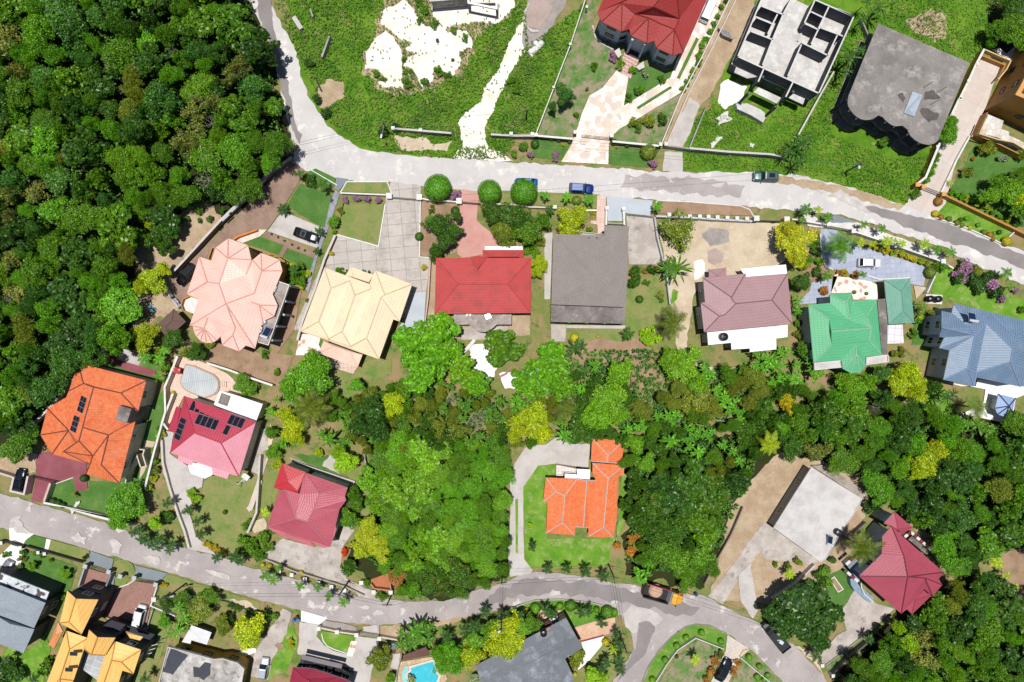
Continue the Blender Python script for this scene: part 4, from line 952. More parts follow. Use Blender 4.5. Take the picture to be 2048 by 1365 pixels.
A('garden', 'h2 560,760 700,640 1000,740 1200,860 1700,900 1500,1300 1400,1310 1000,1170 500,990', SOILR, 2, .2)
A('soil', 't21 1000,560 1200,560 1600,180 1730,390 1350,790 1100,1000 1180,1200 1250,1140 1430,1100 1340,820 1080,760', SOIL, 1, .4)
A('soil', 't21 980,950 1140,980 1150,1030 1000,1150', SANDT, 2, .3)
# cream lot
A('pavement', 't22 1060,95 1295,110 1280,690 1370,690 1335,955 1280,960 1240,1150 300,1250 540,700 640,510 960,600 1020,230', CONCG, 2)
A('lawn', 't22 690,262 1012,272 958,592 645,505 700,255', LAWND, 3); A('lawn', 't22 720,97 1028,97 1062,188 668,174', LAWND, 3)
A('patio', 't22 1245,960 1335,955 1320,1180 1330,1230 1120,1230 1190,1140', APRON, 3)
A('soil', 't22 1300,230 1570,250 1600,420 1590,640 1400,690 1285,670', SOILR, 2, .1); A('patio', 't22 340,1280 520,1290 500,1365 t32 540,120 320,120 350,-30', CRAZ, 3)
A('patio', 't32 575,135 802,212 768,265 552,200', PINKT, 4); A('soil', 't32 560,210 760,270 870,170 1060,150 1060,270 700,330 830,450 800,580 600,500', LAWND, 1, .3)
# red house lot
A('driveway', 't22 1565,100 1760,140 1740,260 1730,400 1900,540 2028,590 1900,640 1620,690 1580,660 1600,300', REDC, 2)
A('soil', 't22 1360,690 1420,690 1400,1120 1430,1365 1330,1365 1340,960', SOIL, 2); A('soil', 'h4 300,1030 1500,1020 1500,1300 400,1365 350,1150', SOIL, 1, .3)
A('patio', 'h4 560,1200 1200,1180 1230,1365 560,1365', CONCS, 2); A('patio', 'px 935,690 990,680 1000,720 985,760 950,750', PALEC, 2, .3); A('slab', 'px 998,748 1060,742 1045,775 1010,778', PALEC, 2, .3)
A('verge', 'px 955,380 1200,390 1195,418 1080,412 960,404', LAWND, 3); A('garden', 'px 1000,404 1195,418 1190,450 1100,460 1100,620 1066,620 1066,500 1000,480', SOILG, 1)
# grey lot
A('driveway', 't23 905,350 1110,375 1180,620 1160,740 925,740', CONCS, 3); A('driveway', 't23 752,207 1110,242 1092,365 900,338 892,402 760,402', APRON, 4)
A('path', 't23 680,200 747,202 738,480 685,500 680,430 630,420 630,400 672,400', PINKT, 4); A('path', 't23 268,500 332,490 312,1010 268,1010', CONCL, 2)
A('lawn', 't23 915,900 1220,800 1240,1050 1150,1240 t33 560,290 620,120 420,0 430,-60 880,-110', LAWND, 1, .2); A('patio', 't23 318,1205 440,1210 430,1340 322,1335', CONCS, 2); A('patio', 't23 440,1212 900,1215 895,1240 440,1235', CONCL, 3)
A('soil', 't33 420,0 1060,0 1200,340 1000,400 700,200 560,300', SOILR, 2, .4)
# mauve lot
A('soil', 'px 1318,446 1430,444 1560,446 1572,520 1545,535 1405,562 1385,600 1372,700 1420,745 1470,750 1480,735 1360,735 1345,640 1330,540', SANDT, 1, .2)
A('verge', 't23 1190,242 1850,282 1895,360 1150,342', SOILR, 3); A('soil', 't23 1540,640 1600,610 1660,650 1650,720 1590,745 1540,720', GRAVP, 2, .15); A('soil', 't23 1490,500 1560,450 1700,470 1710,560 1560,600', GRAV, 2, .2)
A('path', 't23 1430,720 1500,700 1520,800 1440,860', SANDW, 2, .3); A('path', 't23 1230,850 1420,880 1420,1010 1320,1200 1270,1080', SANDT, 2, .2); A('lawn', 't23 1270,930 1310,950 1300,1010 1250,1060', LAWNB, 4, .1)
A('soil', 'px 1340,700 1420,740 1480,740 1440,765 1350,770', SANDT, 1, .4)
# green lot
A('pavement', 't24 440,460 560,470 720,590 1270,760 1240,910 1140,890 930,862 810,882 600,782 500,772 450,660', BLUEP, 2); A('driveway', 't24 540,352 700,402 662,462 490,432', APROND, 3)
A('pavement', 't24 240,1050 450,1040 520,960 530,850 370,880 350,950', BLUEP, 2); A('patio', 't24 540,830 650,840 820,870 882,900 882,1012 690,1012 680,960 520,962 590,780', CRAZ, 3)
A('verge', 't24 270,300 480,420 720,410 1380,650 1400,720 680,480 340,440', WHITEG, 3, .1); A('patio', 'h6 1290,690 1530,680 1547,935 1320,942', slabs('rosette_tile', '#eceaf2', '#f4f2f6', '#dcdae6', 1.2, 1.2, '#c5c3d6', .05, rot=5), 3)
A('garden', 't24 350,440 450,460 450,660 520,780 380,880 280,780', SOILR, 1); A('soil', 't24 1140,900 1260,920 1180,1010 1160,900', SANDT, 3, .1)
# blue lot
A('lawn', 't24 1400,725 1480,770 2028,1020 px 2300,700 2300,640 2048,650 1900,600 1862,590 1870,545', LAWNB, 1); A('lawn', 't34 1140,560 1250,340 1420,380 1500,600 1300,680', LAWNB, 1, .3); A('lawn', 't24 1150,1365 1200,1040 1260,1050 1240,1365', LAWN, 1)
A('terrace', 'h8 700,520 1000,600 1240,600 1270,480 1990,600 2300,640 1900,800 1850,1060 1650,1190 1020,1060 1370,850 1400,650 1240,620', PALEC, 3)
# orange lot
A('driveway', 't31 310,880 470,860 680,960 680,1090 690,1160 600,1190 570,1070 400,1130 350,1270 t41 250,-50 t31 290,1030 280,950', MARO, 2)
A('lawn', 't31 400,1135 575,1072 605,1195 700,1165 690,1095 850,1110 1000,1060 1140,1100 1100,1365 t41 1020,120 520,-10 350,-60', LAWN, 1, .1)
A('path', 't31 780,140 830,130 860,20 920,20 870,140 1225,240 1212,290 1000,240', MARO, 3); A('slab', 't31 965,70 1115,118 1085,212 908,162', CONCL, 2, .1); A('lawn', 't31 700,180 860,60 1250,160 1240,260 1150,420', LAWN, 1, .2)
A('lawn', 't31 1150,520 1285,390 1270,640 1220,790 1140,1090 990,1060', LAWN, 1); A('soil', 't31 0,920 150,880 330,900 280,950 280,1030 230,1040 70,1050 0,1030', SOIL, 1, .3)
A('path', 't31 1130,780 1215,795 1130,1030 1090,1090', SANDT, 2)
# crimson lot
A('patio', 'hb 340,80 560,110 780,190 1070,330 1140,400 1270,600 1600,740 1450,960 900,790 870,745 470,630 250,1060 150,1030 290,600 200,580 210,530 300,330', SALM, 2)
A('driveway', 'hc 120,185 220,200 180,390 340,500 480,610 470,690 350,740 380,840 310,896 t41 1480,30 1530,220 1690,370 1480,325 1450,190 1375,-20 hc 120,560 105,330', CONCL, 2, .05)
A('lawn', 'hc 490,640 560,580 700,620 880,570 1010,590 960,640 t41 1990,0 1890,320 1780,330 1600,260 1530,60 hc 400,860 470,760', LAWND, 1, .1)
A('path', 'hc 970,160 1080,180 1110,220 1070,420 1010,590 905,548 1005,180', CONCS, 3); A('path', 'hc 1085,120 1115,225 1062,440 1010,600 1040,500 1072,190', SALM, 4)
A('soil', 'hc 1120,500 1200,480 1160,700 1100,896 950,896 1010,620', LAWND, 1, .2); A('soil', 'hd 0,600 130,560 150,660 40,700', SANDT, 2, .3)
A('soil', 't41 1200,170 1400,200 1450,300 1370,290', LAWND, 1)
# dusty crimson lot
A('driveway', 't42 60,380 220,240 470,310 620,230 660,250 720,60 760,140 775,180 690,300 670,440 720,560 850,620 970,660 970,715 860,750 740,610 540,550', CONCS, 2, .05)
A('path', 'hd 350,20 930,240 905,330 870,430 850,560 760,740 720,820 880,270 420,80', CONCL, 2, .05); A('garden', 'hd 380,0 700,0 800,200 640,130', LAWN, 1, .2); A('soil', 'hd 650,100 720,0 800,60 800,170', CONCL, 2, .2)
A('garden', 'hd 880,150 1000,100 1110,480 1080,540 900,560', LAWND, 1, .3); A('soil', 't42 905,560 1040,510 1060,640 930,640', blotch('terracotta', '#c07a58', '#b36f4f', .4), 3)
# orange bungalow lot
A('driveway', 'he 0,480 40,300 150,140 320,130 420,60 500,110 640,130 716,110 700,342 420,300 250,320 120,510 120,896 t43 110,400 180,490 150,515 0,540 -15,380 5,0 he 0,700', CONCL, 3, .05)
A('lawn', 'he 47,620 72,615 72,896 t43 62,30 62,360 44,355 he 50,800', LAWNB, 4); A('lawn', 'he 120,520 250,325 420,302 410,430 t43 280,240 820,240 830,300 px 1245,940 1265,960 1245,1060 1222,1090 1218,1132 1060,1135 t43 115,400', LAWNB, 1, .2)
# flat roofed lot
A('soil', 'px 1462,1010 1530,930 1560,905 1650,925 1735,985 1735,1010 1700,1100 1680,1180 1560,1210 1420,1196 1440,1110', SOIL, 1, .3)
A('driveway', 't43 1980,110 t44 60,150 210,262 430,420 370,445 0,400 -20,310 t43 1960,330 1870,450 1760,545 1775,570 1660,755 1540,690 1640,580 1750,430 1900,210', CONCS, 2, .1); A('driveway', 't43 1780,520 1880,430 1872,470 1900,600 1932,800 1890,865 1800,740 1780,580', CONCL, 3, .1)
A('soil', 't34 480,960 700,980 830,1200 700,1320 600,1200', SOIL, 1, .3)
# maroon lot
A('driveway', 't44 700,650 780,660 860,740 1010,790 880,915 640,1105 480,1235 440,1212 440,1140 560,1000 640,960 600,800', CONCS, 2, .1); A('garden', 't44 490,520 650,480 700,650 600,800 480,700', LAWN, 1, .3); A('soil', 't44 1080,60 1200,120 1500,470 1400,500 1300,350', SOIL, 1, .3)
A('soil', 't44 1820,350 2028,310 2028,740 1950,680 1850,500', SOILR, 1, .4)
# lower road
A('road', 'px -300,900 0,985 67,1006 105,1016 180,1036 253,1061 308,1080 354,1092 379,1098 428,1110 482,1128 510,1138 587,1157 674,1179 723,1192 759,1198 800,1200 836,1203 895,1200 951,1181 997,1168 1040,1150 1071,1143 1174,1153 1220,1164 1276,1171 1353,1182 1415,1194 1446,1212 1502,1238 1540,1256 1590,1292 1641,1346 1690,1420 1760,1700 1700,1700 1590,1400 1566,1365 1528,1323 1499,1297 1453,1268 1420,1251 1392,1248 1371,1253 1343,1274 1317,1302 1297,1333 1284,1365 1230,1600 1180,1600 1225,1365 1246,1330 1268,1297 1262,1266 1243,1230 1184,1206 1123,1200 1071,1200 1020,1212 961,1230 846,1241 761,1250 715,1248 648,1236 602,1220 520,1200 333,1143 179,1100 154,1092 103,1078 69,1069 15,1060 0,1056 -300,1010', ROAD2, 2, .2)
A('road', 'px 1040,1160 1120,1158 1230,1172 1300,1195 1400,1215 1380,1232 1290,1215 1180,1192 1100,1185 1030,1195 960,1210 980,1190', ROAD3, 3, .5)
A('slab', 't43 870,830 940,760 1000,770 1150,820 1190,870 1130,920 1090,890 1030,960 960,980 900,930', CONCL, 3, .25); A('road', 't43 1000,900 1090,890 1130,930 1060,1130 940,1250 830,1365 900,1230 980,1100', ROAD3, 3, .2)
PATCHW = blotch('worn_white_patch', '#d3ccc8', '#c2bab6', .5, .4, .62, c='#e6e0da', cscale=.8, clo=.5, chi=.7, fine=.15)
for s in ('t41 90,100 180,60 190,150 260,200 80,160', 't41 560,230 620,190 690,230 670,290 600,270', 't41 860,260 920,250 960,290 940,360 880,350', 't41 1120,380 1240,380 1250,440 1150,430', 't41 1600,475 1800,530 1800,560 1620,500', 't42 800,760 900,770 880,795', 't42 920,820 990,800 1010,825 930,840', 't43 300,680 330,640 390,650 390,680', 't24 400,150 470,165 560,175 650,190 780,285 830,335 690,285 540,215', 't23 1560,120 1680,85 1640,140'):
    A('road', s, PATCHW, 4, .5)
# lots below the lower road
A('driveway', 't41 80,150 270,205 200,262 190,290 80,260', PALEC, 3, .1); A('driveway', 't41 90,290 200,322 160,490 0,460 -200,420 0,380', PALEC, 3)
A('verge', 't41 210,250 262,212 365,242 350,330 205,300', LAWN, 3); A('verge', 't41 402,250 700,332 705,370 690,412 382,340', LAWND, 3); A('path', 't41 368,243 402,252 380,338 352,330', PALEC, 3)
A('lawn', 't41 210,330 600,460 560,620 500,740 440,740 420,640 180,520', LAWN, 1); A('lawn', 't41 80,1080 230,1110 360,1000 400,1100 340,1365 t41 0,1500 0,1180', LAWNB, 1)
A('driveway', 't41 715,340 892,402 872,490 682,440', APROND, 3); A('driveway', 't41 1060,450 1312,512 1242,582 1062,540', APROND, 3); A('verge', 't41 880,488 900,422 940,405 990,412 1040,440 1070,530', LAWND, 3)
A('verge', 't41 1240,582 1310,518 2028,738 2028,800 1220,600', LAWND, 1, .1); A('patio', 't41 680,470 862,522 795,670 620,620', BRICK, 3); A('patio', 't41 870,650 905,640 1050,570 1232,590 1175,790 1140,955 820,862', BRICK, 3); A('lawn', 't41 905,540 1020,545 980,600 895,630', LAWND, 3); A('path', 't41 865,520 905,530 885,640 862,640', APROND, 4)
A('lawn', 't41 1180,800 1360,850 1250,1180 1160,1365 1050,1365 1250,940 1150,940', LAWND, 1); A('garden', 't41 1230,600 2028,800 1960,1000 1500,1100 1350,850 1190,760', SOILG, 1, .2)
A('soil', 't41 1760,710 1960,740 2010,790 1900,790', SANDT, 2, .3)
A('driveway', 'hj 1195,230 1270,270 1230,450 1100,680 1060,870 900,840 930,660 1000,540 1090,390', CONCS, 2, .15); A('slab', 'hj 755,640 900,580 955,590 950,625 840,665', PALEC, 3); A('lawn', 'hj 1110,680 1280,350 1330,560 1220,800 1030,880', LAWNB, 1, .2); A('slab', 'hj 1115,560 1145,537 1195,550 1205,580 1150,592', SOILR, 3)
A('driveway', 'hk 193,247 430,315 352,375 193,345', PALEC, 4); A('driveway', 'hk 180,350 350,380 330,480 400,560 480,610 650,660 690,480 900,500 800,896 780,1100 600,1100 620,760 200,650 160,640', CONCL, 2, .1); A('lawn', 'hk 360,430 690,480 640,540 600,640 480,600 390,560', LAWNB, 3); A('path', 'hk 640,520 692,520 660,660 600,650', CRAZ, 4)
A('verge', 'hk 390,330 600,370 690,400 690,435 370,400', GRAV, 3, .1); A('slab', 'hk 745,390 870,375 880,440 760,450', CONCL, 4, .2); A('path', 'hk 700,440 890,375 890,480 690,460', CONCS, 3)
A('verge', 'hk 900,390 1344,330 hl 150,270 0,320 hk 1100,500 900,490', SOIL, 1, .3); A('path', 'hk 1020,640 1080,630 1060,780 990,760', CONCL, 3)
A('patio', 't42 1140,1200 1380,1160 1440,1180 1500,1330 1480,1365 1500,1500 1060,1500 1090,1365', TANT, 3)
A('verge', 'hl 400,240 700,130 880,110 1150,170 1344,240 1300,340 950,400 900,300 400,260', GRASSW, 1, .2); A('patio', 'hl 640,300 680,240 880,250 900,310 680,400', slabs('peach_paving', '#ecc9b0', '#e3bb9f', '#f0d8c5', .6, .6, '#d8ab90', .03), 3)
A('driveway', 'hl 972,402 1160,345 1344,310 1344,440 1042,528', slabs('peach_drive', '#e3bd9f', '#d9af90', '#ecd0b8', .5, .25, '#cfa384', .03, rot=15, offset=.5), 3); A('driveway', 'hl 1042,532 1245,478 1225,560 1110,700 1015,780 980,700 1060,600', PALEC, 3); A('garden', 'hl 1250,480 1400,500 1344,896 1100,896 1020,790 1180,650', LAWND, 1, .2)
A('verge', 't43 1030,1365 1080,1240 1160,1120 1260,1012 1370,932 1450,912 1560,922 1688,988 1680,1110 1450,1020 1300,1130 1140,1365 1100,1600 1000,1600', GRASSW, 1, .1); A('garden', 't43 1450,1032 1670,1105 1640,1200 1540,1365 1480,1600 1120,1600 1160,1365 1310,1150', LAWNP, 1, .1)
A('driveway', 't43 1692,990 1872,1102 1790,1170 1700,1365 1620,1600 1470,1600 1560,1365 1680,1110', slabs('pale_setts', '#ded3c9', '#d4c8bd', '#e8ded5', .6, .6, '#c4b6aa', .04, rot=-25, fine=.12), 3)
A('verge', 't43 1800,1172 1872,1108 2028,1236 t44 150,1370 300,1600 t43 1900,1600 1730,1365', LAWNP, 1, .1)
A('garden', 't44 480,1240 660,1090 700,1140 560,1300', LAWNP, 1, .2); A('soil', 't44 240,1080 440,1140 430,1230 470,1330 380,1200', SANDT, 3, .2)

# swimming pool, covered pool
t = T('swimming_pool', 'bright turquoise swimming pool with rounded steps at the bottom edge', 'pool', P(*pt('t42 1330,1280'))[:2])
rim = [P(*q) for q in pts('t42 1205,1232 1390,1178 1408,1192 1432,1280 1452,1300 1440,1340 1410,1400 1245,1400 1215,1360 1185,1330 1180,1290 1205,1262')]
wat = inset([(q.x, q.y) for q in rim], .35)
t.add('coping', G().strip(inset([(q.x, q.y) for q in rim], .18), .36, .1, .42, True), plain('#efe3cc'))
wm = blotch('pool_water', '#52cfe2', '#44c4da', .6, .35, .65, c='#8fe4ee', cscale=1.6, clo=.55, chi=.75, fine=.06, fscale=3, rough=.06, bump=.03, spec=.5)
t.add('water', G().prism(wat, .1, .34), wm)
for k in range(3):
    c = P(*pt('t42 1215,1305')); g = G(); r = 2.3 - .5 * k
    g.prism([(c.x - .4 + r * .5 * math.cos(a), c.y + r * .8 * math.sin(a)) for a in [math.pi / 2 + math.pi * j / 10 for j in range(11)]], .345, .352 + .006 * k, bottom=False); t.add('pool_step', g, plain('#9fe0e8'))
t = T('poolside_shelter', 'brown slatted shelter roof beside the turquoise pool', 'shelter', P(*pt('t42 1270,1140'))[:2])
L = [P(*q, 2.6) for q in pts('t42 1172,1150 1330,1090 1378,1155 1140,1198')]
g = G()
for k in range(18):
    u = (k + .5) / 18; a = L[0].lerp(L[1], u); b = L[3].lerp(L[2], u); g.strip([a, b], .17, 2.5, 2.6)
t.add('roof_slats', g, plain('#7a5347')); t.add('roof_deck', G().prism([(q.x, q.y) for q in L], 2.4, 2.48), plain('#5f4138'))
for q in L: t.add('post', G().box((q.x, q.y, 1.2), (.2, .2, 2.39)), plain('#6e4a40'))
t = T('covered_pool', 'oval pool under a corrugated pale metal cover on salmon paving', 'pool cover', P(*pt('hb 680,430'))[:2])
s = 'hb 490,212 600,235 720,290 850,345 900,390 930,450 930,500 910,560 870,600 800,630 740,642 640,610 520,560 460,515 425,460 430,400 455,320'
L = [P(*q, .6) for q in pts(s)]
t.add('pool_kerb', G().prism(inset([(q.x, q.y) for q in L], -.25), .1, .5), plain('#c9a78e'))
cov = slabs('corrugated_cover', '#cfd4d6', '#c3cacd', '#e1e2dd', .35, 30, '#aab3b8', .05, rot=-8, fine=.1, scale=.2)
t.add('cover', G().prism([(q.x, q.y) for q in L], .5, .62), cov)
for q in pts('hb 960,470 985,470 1010,470 1035,472'):
    a = P(*q, .3); t.add('step', G().box((a.x, a.y, .3), (.28, 1.0, .4)), SALM)
# ---------------------------------------------------------------- walls, fences, gates
def wall(name, s, h, w, mat, label, cat='wall', piers=None, pmat=None, psize=.5, ph=.25, rail=None):
    L = [P(q[0], q[1], h) for q in pts(s)]; c = sum(L, Vector()) / len(L)
    t = T(name, label, cat, (c.x, c.y, 0))
    t.add('wall_body' if name.endswith('wall') else 'panel', G().strip(L, w, 0, h), mat)
    if piers:
        for q in pts(piers):
            a = P(q[0], q[1], h); d = t.add('pier', G().box((a.x, a.y, (h + ph) / 2), (psize, psize, h + ph)), pmat or mat)
            t.add('pier_cap', G().box((a.x, a.y, h + ph + .05), (psize + .12, psize + .12, .1)), WHITE, d)
    if rail: t.add('coping', G().strip(L, w + .1, h + .001, h + .08), rail)
    return t
def gate(s, h, label, mat=None, bars=14):
    L = [P(q[0], q[1], h) for q in pts(s)]; mat = mat or plain('#2b2c30', .4, .4)
    a, b = L[0], L[-1]; c = (a + b) / 2; t = T('driveway_gate', label, 'gate', (c.x, c.y, 0)); m = (a + b) / 2
    for p, q in ((a, m), (m, b)):
        g = G(); d = q - p
        for z in (.15, h * .55, h): g.tube((p.x, p.y, z), (q.x, q.y, z), .05, n=5)
        n = max(4, bars // 2)
        for k in range(n + 1):
            e = p + d * (k / n); g.tube((e.x, e.y, .1), (e.x, e.y, h + .15 * math.sin(math.pi * k / n)), .035, n=5)
        t.add('gate_leaf', g, mat)
    return t
STONEW = plain('#d8d3cc'); WD = plain('#8f8b88'); BLK = plain('#3c3b3e')
wall('boundary_wall', 't12 1065,1003 1300,1022 1530,1040', 1.5, .25, GREYC, 'grey block wall with white piers in front of the white marl lot', piers='t12 1078,1004 1292,1018', rail=STONEW)
wall('boundary_wall', 't12 1840,1050 2028,1060 t13 200,1062', 1.5, .25, GREYC, 'low grey wall in front of the tall green lot beside the flagstone drive', piers='t12 1998,1047 t13 174,1050', rail=STONEW)
wall('boundary_wall', 't13 205,1060 490,1085', 1.6, .25, BLK, 'dark front wall between the tall green lot and the flagstone drive', piers='t13 203,1057 508,1035', rail=WHITE)
wall('boundary_wall', 't13 800,1105 1160,1140', 1.6, .25, BLK, 'dark front wall of the brick red villa behind the round bushes by the pale track', piers='t13 792,1062 1172,1130', rail=WHITE)
wall('boundary_wall', 't13 1215,1135 1400,1160', 1.5, .25, GREYC, 'short grey wall across the foot of the pale track beside the villa', piers='t13 1215,1128')
wall('boundary_wall', 't13 1400,1158 1700,1185 2028,1205 t14 160,1222', 1.7, .25, GREYC, 'long grey wall along the foot of the lot with the roofless shell', rail=STONEW)
wall('boundary_wall', 't13 1400,1158 1530,835', 1.5, .2, GREYC, 'thin grey wall edging the lot of the roofless shell along the pale track')
wall('boundary_fence', 't13 620,-100 480,325 340,690 203,1045', 1.6, .15, WHITE, 'white topped fence between the tall green lot and the brick red villa', 'fence', piers='t13 598,60 470,350 340,685', psize=.3)
wall('boundary_fence', 't13 1760,-100 1500,440 1330,760 1180,1130', 1.6, .15, WHITE, 'white fence along the drive of the brick red villa, the one with bushes against it', 'fence')
wall('boundary_fence', 't13 1810,-100 1560,410 1390,740 1225,1120', 1.3, .2, STONEW, 'rough pale wall running just outside the white fence of the brick red villa', 'wall')
gate('t13 560,1052 800,1078', 1.6, 'ornate grey gate across the flagstone drive', plain('#8d8c8c', .4), 20)
wall('boundary_wall', 't14 960,600 760,150', 1.4, .2, GREYC, 'thin block wall by the palms between the roofless shell and the scalloped house')
wall('boundary_wall', 't14 545,560 430,760 265,1060', 1.4, .2, GREYC, 'thin pale wall between the roofless shell and the scalloped house', rail=STONEW)
wall('boundary_wall', 'hq 810,125 700,330 590,570 480,790 hr 470,60 370,270 t24 1260,60 1195,110', 2.0, .3, W_TAN, 'white capped ochre wall between the scalloped house and the pale drive', piers='hq 715,330 592,560 490,780 hr 480,60 385,270 280,490 178,700', pmat=plain('#e9b77c'), rail=WHITE, psize=.4, ph=.1)
wall('kerb_wall', 'hr 680,550 620,560 560,660 440,880 t24 1470,0 1385,175', .7, .3, WHITE, 'curved white kerb wall between the pale drive and the garden lawn')
gate('t24 1245,130 1400,190', 1.7, 'black arched gate at the foot of the pale drive')
for q, lb in (('t24 1200,115', 'nearer the weedy verge'), ('t24 1247,130', 'at the left post of the black gate'), ('t24 1405,188', 'at the long hedge end')):
    a = P(*pt(q), 2.1); t = T('gate_pier', 'ochre gate pier of the pale drive, ' + lb, 'pier', (a.x, a.y, 0), 'ochre gate piers'); t.add('shaft', G().box((a.x, a.y, 1.0), (.55, .55, 2.0)), W_TAN); t.add('pier_cap', G().box((a.x, a.y, 2.06), (.75, .75, .12)), plain('#f0b05a'))
wall('boundary_wall', 't24 1420,200 1960,460 2100,530', 1.5, .35, W_TAN, 'ochre wall behind the long clipped hedge on the right')
wall('kerb_wall', 't24 1345,375 1600,460 1860,575 1960,480', .5, .2, WHITE, 'white kerb under the row of little round bushes along the road')
# left boundary of the salmon lot and others
L0 = pts('t21 2028,85 1350,795')
wall('boundary_wall', 'px 583,315 540,345 t21 1720,395 1450,690 1352,795', 1.8, .3, plain('#7d6f68'), 'long stepped wall between the forest and the brown paved drive', rail=STONEW)
for i, q in enumerate(pts('t21 2000,105 1955,165 1895,235 1830,300 1760,370 t22 50,95 95,25')):
    a, b = P(q[0] - 7, q[1] + 7, 2.2), P(q[0] + 7, q[1] - 6, 2.2)
    single('fence_panel', G().strip([a, b], .35, 1.9, 2.25), plain('#c3c9d6'), 'pale raised panel on the stepped wall beside the forest', 'fence panel', 'raised panels on the stepped wall')
wall('boundary_wall', 'h2 505,1000 820,1100 1060,1190 1400,1305', 1.6, .25, plain('#b5692a'), 'brown wall with a white cap between the covered pool and the red soil yard', rail=WHITE)
wall('boundary_wall', 't22 625,510 540,700 470,920 370,1180 330,1330', 1.2, .3, plain('#9c5f58'), 'stepped maroon wall along the slate walk beside the cream house', rail=STONEW)
wall('boundary_wall', 't22 1370,660 1350,1000 1320,1230', 1.4, .2, plain('#d9bdb0'), 'pale pink wall between the cream house and the red roofed house')
wall('kerb_wall', 't22 1015,270 962,596 640,505', .35, .2, WHITE, 'white kerb bordering the square lawn in front of the cream house')
wall('kerb_wall', 't22 665,178 715,93 1030,93 1068,190', .3, .18, WHITE, 'white kerb round the strip of lawn between the cream house gate and road')
wall('boundary_wall', 't22 665,180 1030,195', 1.0, .25, WHITE, 'white wall along the hedge with pink flowers', piers='t22 1047,205', psize=.9)
gate('t22 1068,212 1275,228', 1.4, 'pale metal gate of the cream house drive', plain('#9b9796', .4))
wall('boundary_wall', 't22 1290,220 1340,232 1580,250', 1.1, .25, WHITE, 'white front wall under the two round trees by the pink drive', piers='t22 1283,215 1592,245', psize=.9)
wall('kerb_wall', 't22 1290,230 1282,680 1360,686', .4, .18, WHITE, 'white kerb between the slab drive and the dark tree garden')
gate('t22 1610,250 1760,262', 1.4, 'black gate across the pink drive of the red roofed house')
wall('boundary_wall', 't22 1770,262 2028,272 t23 160,290 350,295', 1.1, .25, plain('#e6d6cf'), 'pale wall behind the round trees and little palms along the road', piers='t23 350,292', psize=.5)
wall('boundary_wall', 't23 585,316 680,316', 1.1, .3, WHITE, 'short white wall between the yellow tree and the pink tiled path')
wall('boundary_wall', 't23 753,300 750,430', 1.5, .3, WHITE, 'white wall on the pink path side of the grey house entrance', piers='t23 755,300', psize=.5)
wall('boundary_wall', 't23 885,305 893,430', 1.5, .3, WHITE, 'white wall on the drive side of the grey house entrance', piers='t23 885,305', psize=.5)
gate('t23 755,415 893,420', 1.4, 'white gate with latticed panels at the grey house entrance', WHITE, 16)
gate('t23 915,340 1120,362', 1.6, 'grey sliding gate lying across the grey house drive', plain('#a8b4bb', .4), 8)
wall('boundary_wall', 't23 1130,370 1150,520 1190,680 1225,830 1250,1050', 1.5, .25, plain('#c3c9d0'), 'bent grey wall between the grey house and the sandy lot')
wall('boundary_wall', 't23 1140,362 1300,366 1600,385 1890,400', 1.4, .3, plain('#cfd6de'), 'white piered wall along the sandy front yard of the mauve house', piers='t23 1240,352 1400,365 1478,366 1545,368 1615,372 1692,376 1768,380 1845,384', psize=.55, pmat=WHITE)
wall('kerb_wall', 't23 1120,330 1115,290 1150,240 1400,250 1800,282 1870,310 1905,370', .3, .15, WHITE, 'thin curved white kerb in front of the mauve house')
gate('t23 1930,395 2028,400 t24 160,400', 1.6, 'long black sliding gate of the mauve house by the road', None, 24)
for q, lb in (('t23 1925,378', 'at the end of the piered wall'), ('t24 180,385', 'by the little palms')):
    a = P(*pt(q), 2.0); t = T('gate_pier', 'broad white pier of the black sliding gate, ' + lb, 'pier', (a.x, a.y, 0), 'white gate piers'); t.add('shaft', G().box((a.x, a.y, .95), (.7, .7, 1.9)), plain('#dddad6')); t.add('pier_cap', G().box((a.x, a.y, 1.96), (.95, .95, .12)), WHITE)
wall('boundary_wall', 't24 220,385 490,428', 1.4, .25, WHITE, 'white wall behind the palm trio beside the blue grey forecourt', piers='t24 500,425', psize=.6)
gate('t24 515,440 680,470', 1.5, 'dark curved gate of the blue grey forecourt')
wall('boundary_wall', 't24 690,475 1030,590 1390,715 1480,770', 1.4, .25, WHITE, 'long white wall between the golden bushes and the road palms', piers='t24 695,478 1030,590 1392,714', psize=.7, pmat=plain('#e6e0dc'))
wall('kerb_wall', 't24 440,500 450,690 490,760 540,778', .6, .2, WHITE, 'white curved kerb under the tall palm of the blue grey forecourt')
wall('boundary_wall', 't24 1350,800 1275,960', 1.3, .2, WHITE, 'white wall end between the blue grey forecourt and the blue house lawn')
wall('kerb_wall', 't24 805,825 900,855 t24 1140,842', .5, .2, WHITE, 'white kerb step in front of the dusty green carport')
